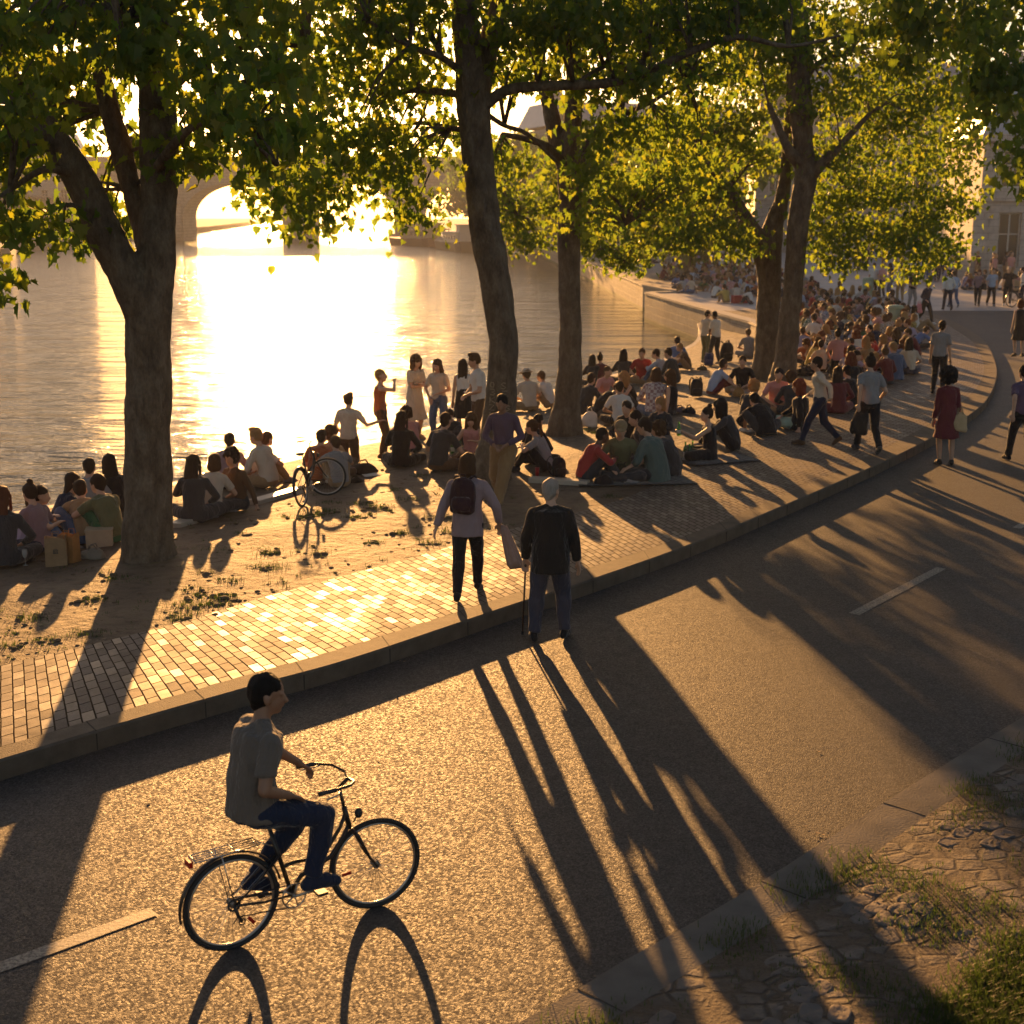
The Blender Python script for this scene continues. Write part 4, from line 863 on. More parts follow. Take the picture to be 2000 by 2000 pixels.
def body_mesh(p, name, vox=.013, fem=False, fine=False, curl=(.45, .45), hup=((0, 0, 1), (0, 0, 1))):
    m = MB(); k = .94 if fem else 1.0
    L_ = p.lat
    rings = [(p.pel - Vector((0, 0, .07)), .11, .10), (p.pel, .155 if fem else .145, .11), ((p.pel + p.waist) / 2, .135 * k, .10), (p.waist, .118 * k, .088), ((p.waist + p.chest) / 2, .14 * k, .098), (p.chest, .155 * k, .105), (p.chest + p.sp * .07, .150 * k, .095), (p.neck - p.sp * .03, .10 * k, .07), (p.neck, .056, .056)]
    m.tube([r[0] for r in rings], [(r[1], r[2]) for r in rings], 16, ref=L_)
    for sh in (p.lsh, p.rsh): m.capsule(p.neck - p.sp * .06, sh, .055 * k, .05 * k, 10); m.capsule(p.neck, sh.lerp(p.neck, .25), .05 * k, .046 * k, 10)
    hc = p.head; hr = p.hrot @ Matrix.Scale(HS, 3)
    m.capsule(p.neck - p.sp * .03, hc + hr @ Vector((0, -.015, -.04)), .056 * k, .052 * k, 10)
    # head: skull, face, jaw, nose, ears
    m.ball(hc + hr @ Vector((0, -.012, .03)), (.074, .094, .088), 16, 10, hr); m.ball(hc + hr @ Vector((0, .022, -.025)), (.062, .068, .085), 14, 10, hr)
    m.ball(hc + hr @ Vector((0, .05, -.078)), (.032, .032, .026), 10, 8, hr)
    m.capsule(hc + hr @ Vector((0, .082, .012)), hc + hr @ Vector((0, .102, -.026)), .009, .015, 8)
    for s in (-1, 1):
        m.ball(hc + hr @ Vector((s * .074, -.008, -.008)), (.012, .02, .032), 8, 6, hr)
        m.ball(hc + hr @ Vector((s * .028, .070, .026)), (.026, .016, .009), 8, 6, hr)
    m.ball(hc + hr @ Vector((0, .08, -.052)), (.024, .014, .010), 8, 6, hr)
    for sh, el, wr, s, c, u in ((p.lsh, p.lel, p.lwr, -1, curl[0], hup[0]), (p.rsh, p.rel, p.rwr, 1, curl[1], hup[1])):
        m.capsule(sh, el, .050 * k, .040 * k, 12); m.capsule(el, wr, .040 * k, .026 * k, 12); hand(m, wr, el, c, fine, s, u)
    for hp, kn, an, fd in ((p.lhip, p.lkn, p.lan, p.lfd), (p.rhip, p.rkn, p.ran, p.rfd)):
        m.capsule(hp, kn, .085, .057, 14)
        t = (an - kn); m.capsule(kn, kn + t * .45, .055, .052, 12); m.capsule(kn + t * .3, an, .054, .035, 12); foot(m, an, fd, .85)
    me = remesh(m, name, vox, 2 if vox > .01 else 1)
    # eyes and lips as their own material slots on the same skin surface
    n = len(me.polygons); c = np.empty(n * 3, np.float32); me.polygons.foreach_get('center', c); c = c.reshape(-1, 3)
    idx = np.zeros(n, np.int32); inv = hr.transposed()
    for loc, rad, mi in ((Vector((.029, .078, .012)), (.015, .03, .008), 1), (Vector((-.029, .078, .012)), (.015, .03, .008), 1), (Vector((0, .09, -.052)), (.022, .03, .0085), 2)):
        q = (c - np.array(hc)[None]) @ np.array(p.hrot) / HS - np.array(loc)[None]; idx[(np.abs(q) / np.array(rad)[None] < 1).all(1)] = mi
    me.polygons.foreach_set('material_index', idx); return me
def top_mesh(p, name, sleeve='short', vox=.015, fem=False, grow=1.0, hem=.0, disp=.013, loose=.0, open_=0):
    m = MB(); k = (.95 if fem else 1.03) * grow; e = .016 + loose
    low = p.pel - (p.waist - p.pel).normalized() * hem
    rings = [(low, .160 * k + e, .125 * k + e), (p.pel + (p.waist - p.pel) * .3, .150 * k + e, .122 * k + e), (p.waist, .132 * k + e, .108 * k + e), ((p.waist + p.chest) / 2, .145 * k + e, .11 * k + e), (p.chest, .158 * k + e, .116 * k + e), (p.chest + p.sp * .07, .150 * k + e, .105 * k + e), (p.neck - p.sp * .035, .11 * k, .085 * k), (p.neck - p.sp * .01, .066, .066)]
    m.tube([r[0] for r in rings], [(r[1], r[2]) for r in rings], 18, ref=p.lat)
    if sleeve != 'none':
        for sh in (p.lsh, p.rsh): m.capsule(p.neck - p.sp * .065, sh, .062 * k, .062 * k, 10); m.capsule(p.neck - p.sp * .012, sh.lerp(p.neck, .2), .056 * k, .056 * k, 10)
        for sh, el, wr in ((p.lsh, p.lel, p.lwr), (p.rsh, p.rel, p.rwr)):
            if sleeve == 'short': m.tube([sh, sh.lerp(el, .35), sh.lerp(el, .72)], [.064 + loose * .5, .062 + loose * .5, .060 + loose * .6], 12); m.ball(sh, .060 + loose * .3)
            else:
                m.capsule(sh, el, .062 + loose * .5, .052 + loose * .5, 12); m.tube([el, el.lerp(wr, .5), el.lerp(wr, .93)], [.052 + loose * .5, .046 + loose * .5, .038 + loose * .5], 12)
    else:
        for sh in (p.lsh, p.rsh): m.capsule(p.neck - p.sp * .06, sh.lerp(p.neck, .35), .052 * k, .050 * k, 10)
    return remesh(m, name, vox, 2, disp, 11)
def trouser_mesh(p, name, cut='long', vox=.015, loose=0.0, disp=.012):
    m = MB(); e = .013 + loose
    m.tube([p.pel - Vector((0, 0, .08)), p.pel, p.pel + (p.waist - p.pel) * .45], [(.125 + e, .115 + e), (.158 + e, .12 + e), (.142 + e, .108 + e)], 16, ref=(1, 0, 0))
    for hp, kn, an in ((p.lhip, p.lkn, p.lan), (p.rhip, p.rkn, p.ran)):
        m.capsule(hp, kn, .090 + e, .064 + e, 14)
        if cut == 'long':
            m.tube([kn, kn.lerp(an, .35), kn.lerp(an, .75), kn.lerp(an, .96)], [.062 + e, .058 + e, .046 + e, .045 + e], 12); m.ball(kn, .064 + e)
    return remesh(m, name, vox, 2, disp, 10)
def skirt_mesh(p, name, hemz=.5, width=.24, vox=.015, y0=0):
    m = MB(); top = p.waist; low = Vector((p.pel.x, p.pel.y + .01 + y0, hemz))
    m.tube([top, p.pel + Vector((0, 0, .05)), p.pel.lerp(low, .35), p.pel.lerp(low, .7), low], [(.14, .115), (.175, .14), (.195, .165), ((width + .2) / 2, .185), (width, width * .85)], 20, ref=(1, 0, 0))
    return remesh(m, name, vox, 1, .016, 9)
def lap_skirt(p, name):
    m = MB(); e = .03
    m.tube([p.pel - Vector((0, 0, .08)), p.pel, p.pel + (p.waist - p.pel) * .6], [(.19, .15), (.18, .14), (.15, .12)], 16, ref=(1, 0, 0))
    for hp, kn, an in ((p.lhip, p.lkn, p.lan), (p.rhip, p.rkn, p.ran)): m.capsule(hp, kn, .12, .10, 12); m.capsule(kn, kn.lerp(an, .5), .10, .08, 12)
    m.capsule((p.lhip + p.rhip) / 2, (p.lkn + p.rkn) / 2 + Vector((0, 0, -.02)), .11, .10, 12)
    return remesh(m, name, .018, 2, .012, 9)
def shoe_mesh(p, left, name):
    m = MB(); an, fd = (p.lan, p.lfd) if left else (p.ran, p.rfd); foot(m, an, fd, 1.22); return remesh(m, name, .013, 1)
HAIRS = {}
def hair_mesh(kind):
    if kind in HAIRS: return HAIRS[kind]
    m = MB()
    def cap(g=1.0):
        m.ball((0, -.026, .046), (.083 * g, .098 * g, .088 * g), 18, 12); m.ball((0, -.045, .005), (.078 * g, .075 * g, .08 * g), 14, 10)
    d = .010; ds = 20
    if kind == 'short': cap(); m.ball((0, -.062, -.045), (.05, .035, .05), 12, 8); [m.capsule((s * .072, -.005, .03), (s * .074, .002, -.012), .012, .008) for s in (-1, 1)]
    elif kind == 'buzz': cap(.95); d = .001
    elif kind == 'thin': cap(.955); d = .002
    elif kind == 'quiff': cap(1.02); m.ball((0, .03, .12), (.06, .05, .035)); d = .012
    elif kind == 'bob':
        cap(1.07); m.tube([(0, -.03, .09), (0, -.04, .0), (0, -.045, -.09), (0, -.03, -.12)], [(.08, .08), (.098, .085), (.10, .075), (.07, .05)], 16, ref=(1, 0, 0)); d = .01
    elif kind == 'long':
        cap(1.05); m.tube([(0, -.03, .09), (0, -.05, .0), (0, -.085, -.12), (0, -.115, -.25), (0, -.11, -.36)], [(.08, .08), (.092, .07), (.098, .048), (.095, .035), (.06, .02)], 16, ref=(1, 0, 0)); d = .01
        for s in (-1, 1): m.capsule((s * .072, .005, .03), (s * .085, .01, -.13), .024, .02)
    elif kind == 'wavy':
        cap(1.12); m.tube([(0, -.02, .09), (0, -.035, .0), (0, -.06, -.12), (0, -.07, -.24)], [(.09, .085), (.115, .085), (.125, .06), (.09, .035)], 16, ref=(1, 0, 0)); d = .028; ds = 16
        for s in (-1, 1): m.capsule((s * .08, .0, .03), (s * .10, .01, -.15), .034, .028)
    elif kind == 'bun': cap(1.02); m.ball((0, -.06, .145), (.042, .042, .038)); d = .007
    elif kind == 'pony': cap(1.02); m.tube([(0, -.11, .06), (0, -.16, .03), (0, -.175, -.08), (0, -.16, -.18)], [.02, .03, .03, .01], 10)
    elif kind == 'curly': m.ball((0, -.03, .05), (.108, .115, .105), 20, 14); m.ball((0, -.05, -.02), (.105, .09, .08)); d = .03; ds = 26
    elif kind == 'afro': m.ball((0, -.03, .06), (.155, .15, .14), 22, 16); m.ball((0, -.05, -.01), (.14, .12, .11)); d = .03; ds = 24
    if kind in ('cap', 'hat'):
        if kind == 'cap': m.ball((0, -.01, .062), (.09, .108, .078), 18, 10); m.tube([(0, .07, .055), (0, .13, .045), (0, .165, .04)], [(.075, .010), (.065, .009), (.03, .007)], 12, ref=(1, 0, 0))
        else: m.ball((0, -.01, .075), (.088, .1, .075), 18, 10); m.tube([(0, -.01, .050), (0, -.01, .064)], [(.15, .16), (.14, .15)], 22, ref=(1, 0, 0))
        me = remesh(m, 'hat', .008, 1)
    else: me = remesh(m, 'hair', .0095, 1, d, ds)
    HAIRS[kind] = me; return me
POSES = {}
def defpose(k, p, fem=False, tops=('short', 'long'), bots=('long',), curl=(.45, .45), vox=.0135, hup=((0, 0, 1), (0, 0, 1)), fine=False, **kw): POSES[k] = dict(p=p, fem=fem, curl=curl, vox=vox, hup=hup, fine=fine, m={}, kw=kw)
def gm(k, part):
    d = POSES[k]; M = d['m']
    if part in M: return M[part]
    p = d['p']; f = d['fem']; lo = d['kw'].get('loose', 0)
    if part == 'body': me = body_mesh(p, 'body', d['vox'], f, d['fine'], d['curl'], d['hup'])
    elif part == 'short': me = top_mesh(p, 'top', 'short', fem=f, loose=lo, hem=d['kw'].get('hem', .02))
    elif part == 'long': me = top_mesh(p, 'top', 'long', fem=f, loose=lo, hem=d['kw'].get('hem', .02))
    elif part == 'jacket': me = top_mesh(p, 'jacket', 'long', fem=f, loose=.02, hem=d['kw'].get('hem', .12), grow=1.04, disp=.010)
    elif part == 'tank': me = top_mesh(p, 'top', 'none', fem=f, loose=lo)
    elif part == 'trousers': me = trouser_mesh(p, 'trousers', loose=d['kw'].get('tloose', .0))
    elif part == 'shorts': me = trouser_mesh(p, 'shorts', 'short', loose=.01)
    elif part == 'skirt': me = skirt_mesh(p, 'skirt', d['kw'].get('hemz', .5), d['kw'].get('hw', .24)) if p.pel.z > .6 else lap_skirt(p, 'skirt')
    elif part == 'shoel': me = shoe_mesh(p, True, 'shoe')
    elif part == 'shoer': me = shoe_mesh(p, False, 'shoe')
    me.materials.clear()
    for _ in range(3 if part == 'body' else 1): me.materials.append(cloth((.2, .2, .2)))
    M[part] = me; return me
M_EYE = simple('eye_dark', (.02, .015, .012), .3); 
def lip(c): return simple('lip_%02d' % int(c[0] * 99), (c[0] * .75, c[1] * .45, c[2] * .45), .4)
def setmat(o, mats):
    for i, m in enumerate(mats): o.material_slots[i].link = 'OBJECT'; o.material_slots[i].material = m
SK = {'l': (.50, .30, .20), 'm': (.38, .22, .14), 'd': (.12, .06, .035), 't': (.28, .15, .09)}
HC = {'black': (.012, .009, .007), 'dark': (.035, .02, .012), 'brown': (.085, .045, .02), 'auburn': (.13, .04, .015), 'blond': (.30, .19, .08), 'grey': (.33, .31, .28), 'red': (.2, .05, .02)}
TC = {'white': (.72, .70, .66), 'cream': (.60, .52, .42), 'black': (.018, .018, .02), 'charcoal': (.05, .05, .055), 'grey': (.28, .27, .27), 'navy': (.022, .03, .062), 'blue': (.12, .2, .42), 'pale blue': (.38, .47, .62), 'denim': (.09, .14, .25), 'red': (.42, .05, .045), 'rust': (.42, .13, .05), 'pink': (.62, .30, .28), 'olive': (.16, .16, .08), 'green': (.06, .15, .07), 'teal': (.09, .14, .13), 'tan': (.36, .24, .13), 'khaki': (.30, .21, .11), 'purple': (.14, .09, .15), 'maroon': (.15, .03, .035), 'mauve': (.30, .20, .22), 'yellow': (.55, .42, .12), 'mint': (.35, .5, .42), 'brown': (.12, .07, .04), 'lilac': (.40, .36, .52)}
PEOPLE = []
def patterned(c, kind):
    k = kind + hsv_key(c)
    if k in MATS: return MATS[k]
    m = cloth(c).copy(); m.name = k; nt = m.node_tree; b = [n for n in nt.nodes if n.type == 'BSDF_PRINCIPLED'][0]; src = b.inputs['Base Color'].links[0].from_socket
    v = coords(nt, 'Object', (1, 1, 1))
    if kind == 'striped': t = N(nt, 'ShaderNodeTexWave'); t.bands_direction = 'Z'; t.inputs['Scale'].default_value = 7; L(nt, v, t.inputs['Vector']); f = ramp(nt, t.outputs['Fac'], [(.45, (0,) * 3), (.55, (1,) * 3)]).outputs[0]
    else: t = N(nt, 'ShaderNodeTexChecker'); t.inputs['Scale'].default_value = 17; L(nt, v, t.inputs['Vector']); f = t.outputs['Fac']
    o = mixc(nt, f, src, tuple(.45 + .3 * x if sum(c) < .9 else x * .3 for x in c)); L(nt, o, b.inputs['Base Color']); MATS[k] = m; return m
def person(pos, hdg, pose, hair='short', hcol='dark', top=('short', 'grey'), bot=('trousers', 'navy'), skin='l', shoe='charcoal', scale=1.0, label=None, group=None, sink=0.0, detail=True, jit=True):
    root = empty('person', (pos.x, pos.y, pos.z - sink), R(hdg), label, 'person', group); root.scale = (scale,) * 3
    b = bpy.data.objects.new('body', gm(pose, 'body')); COL.objects.link(b); b.parent = root; sk = SK[skin]; setmat(b, [skinmat(sk), M_EYE, lip(sk)])
    def part(nm, key, mat):
        o = bpy.data.objects.new(nm, gm(pose, key)); COL.objects.link(o); o.parent = root; setmat(o, [mat]); return o
    part('shirt' if top[0] != 'jacket' else 'jacket', top[0], cloth(TC[top[1]]) if len(top) < 3 else patterned(TC[top[1]], top[2]))
    part({'trousers': 'trousers', 'shorts': 'shorts', 'skirt': 'skirt'}[bot[0]], bot[0], cloth(TC[bot[1]]))
    if detail:
        part('shoe', 'shoel', cloth(TC[shoe])); part('shoe', 'shoer', cloth(TC[shoe]))
    hm = hair_mesh(hair if hair not in ('cap', 'hat') else 'short')
    p = POSES[pose]['p']; 
    def onhead(me, nm, mat):
        o = bpy.data.objects.new(nm, me); COL.objects.link(o); o.parent = root
        if not me.materials: me.materials.append(hairmat(HC['dark']))
        o.matrix_local = Matrix.Translation(p.head) @ p.hrot.to_4x4() @ Matrix.Scale(HS, 4); setmat(o, [mat])
    onhead(hm, 'hair', hairmat(HC[hcol]))
    if hair in ('cap', 'hat'): onhead(hair_mesh(hair), 'hat', cloth(TC['khaki' if hair == 'cap' else 'cream']))
    PEOPLE.append((pos.x, pos.y, root)); return root
# ---- poses
defpose('stand', Pose(head=(8, -5), lf=(-.11, .02, .085), rf=(.12, -.04, .085)))
defpose('stand_f', Pose(sw=.15, head=(-10, -4), lf=(-.08, .04, .085), rf=(.12, -.03, .085), rkp=(.3, 1, 0)), fem=True, hemz=.52)
defpose('folded', Pose(sw=.15, lean=2, head=(5, -8), lh=(.05, .23, 1.17), rh=(-.06, .24, 1.12), lep=(-1, -.3, -.6), rep=(1, -.3, -.6)), fem=True, hemz=.42, hw=.27)
defpose('hands_front', Pose(head=(-12, -14), lh=(-.06, .24, 1.02), rh=(.05, .25, 1.0), lep=(-.8, -.5, -.5), rep=(.8, -.5, -.5), lf=(-.14, .06, .085), rf=(.13, -.05, .085)))
defpose('hands_front_f', Pose(sw=.15, head=(-12, -10), lh=(-.05, .2, 1.04), rh=(.16, .14, .93), lep=(-1, -.3, -.4), rep=(1, -.5, -.3), lf=(-.16, .05, .085), rf=(.12, -.02, .085)), fem=True)
defpose('walk', Pose(lean=5, head=(5, -4), lf=(-.08, .30, .085), rf=(.08, -.34, .14), lh=(-.27, -.16, .90), rh=(.27, .20, .93), rkp=(0, 1, .1), lfd=(-.05, 1, -.02), rfd=(.05, .8, -.7), pz=.885))
defpose('walk_f', Pose(sw=.15, lean=5, head=(0, -3), lf=(-.05, .32, .085), rf=(.05, -.38, .15), lh=(-.24, -.2, .92), rh=(.24, .22, .95), rfd=(.05, .7, -.8), lfd=(-.05, 1, .05), pz=.875), fem=True, hemz=.55)
defpose('drink', Pose(sw=.15, lean=-2, head=(-6, 8), rh=(.06, .28, 1.50), rep=(1, .2, -.6), lh=(-.22, .02, .86), lf=(-.1, .05, .085)), fem=True, curl=(.4, .95))
defpose('cross', Pose(pz=.13, lean=8, bend=16, head=(6, -14), lh=(-.12, .32, .24), rh=(.14, .34, .23), lep=(-1, -.4, -.3), rep=(1, -.4, -.3), lf=(.10, .30, .07), rf=(-.12, .36, .07), lkp=(-1, .35, .12), rkp=(1, .35, .12), lfd=(1, .2, -.1), rfd=(-1, .2, -.1)))
defpose('cross_f', Pose(sw=.15, pz=.13, lean=4, bend=14, head=(-14, -8), lh=(-.06, .34, .42), rh=(.16, .30, .22), lep=(-1, -.4, -.3), rep=(1, -.4, -.3), lf=(.10, .30, .07), rf=(-.12, .36, .07), lkp=(-1, .4, .12), rkp=(1, .4, .12), lfd=(1, .2, -.1), rfd=(-1, .2, -.1)), fem=True)
defpose('knees', Pose(pz=.12, lean=10, bend=22, head=(10, -10), lh=(-.10, .46, .40), rh=(.08, .47, .38), lep=(-1, 0, -.4), rep=(1, 0, -.4), lf=(-.12, .52, .08), rf=(.12, .56, .08), lkp=(-.25, .2, 1), rkp=(.25, .2, 1)))
defpose('knees_f', Pose(sw=.15, pz=.12, lean=8, bend=20, head=(-16, -6), lh=(-.08, .40, .46), rh=(.10, .44, .40), lep=(-1, 0, -.4), rep=(1, 0, -.4), lf=(-.08, .50, .08), rf=(.14, .58, .08), lkp=(-.15, .2, 1), rkp=(.4, .2, 1)), fem=True)
defpose('back_hands', Pose(pz=.12, lean=-20, bend=10, head=(12, 6), lh=(-.30, -.36, .05), rh=(.28, -.38, .05), lep=(-.5, -1, .2), rep=(.5, -1, .2), lf=(-.13, .74, .07), rf=(.14, .62, .08), lkp=(-.2, .2, 1), rkp=(.2, .2, 1), lfd=(-.2, .5, 1), rfd=(.2, 1, -.1)))
defpose('slump', Pose(pz=.12, lean=22, bend=34, head=(-8, -26), lh=(-.18, .52, .12), rh=(.16, .50, .22), lep=(-1, -.3, .1), rep=(1, -.3, .1), lf=(-.16, .50, .08), rf=(.02, .40, .07), lkp=(-.6, .2, 1), rkp=(1, .4, .25), rfd=(-1, .3, -.1)))
defpose('reach', Pose(sw=.15, pz=.12, lean=0, bend=8, head=(20, 0), lh=(-.12, .48, .52), rh=(.24, .12, .06), lep=(-.6, -.3, -1), rep=(1, -.6, .2), lf=(.10, .32, .07), rf=(-.10, .42, .07), lkp=(-1, .4, .12), rkp=(1, .4, .12), lfd=(1, .2, -.1), rfd=(-1, .2, -.1)), fem=True, curl=(.9, .3))
defpose('side_sit', Pose(sw=.15, pz=.12, lean=-6, bend=12, side=8, head=(10, -6), lh=(-.32, -.05, .04), rh=(.10, .34, .24), lep=(-.6, -1, .2), rep=(1, -.3, -.3), lf=(.48, .22, .06), rf=(.56, .38, .06), lkp=(.3, 1, .05), rkp=(.3, 1, .1), lfd=(1, -.3, -.1), rfd=(1, .1, -.1)), fem=True)
defpose('kneel', Pose(pz=.50, lean=2, bend=4, head=(-14, -4), lh=(-.16, .2, .52), rh=(.56, .16, .80), lep=(-1, -.4, -.3), rep=(.5, -.3, -1), lf=(-.12, -.34, .07), rf=(.12, -.36, .07), lkp=(0, 1, -.4), rkp=(0, 1, -.4), lfd=(0, -1, -.1), rfd=(0, -1, -.1)), curl=(.5, .9))
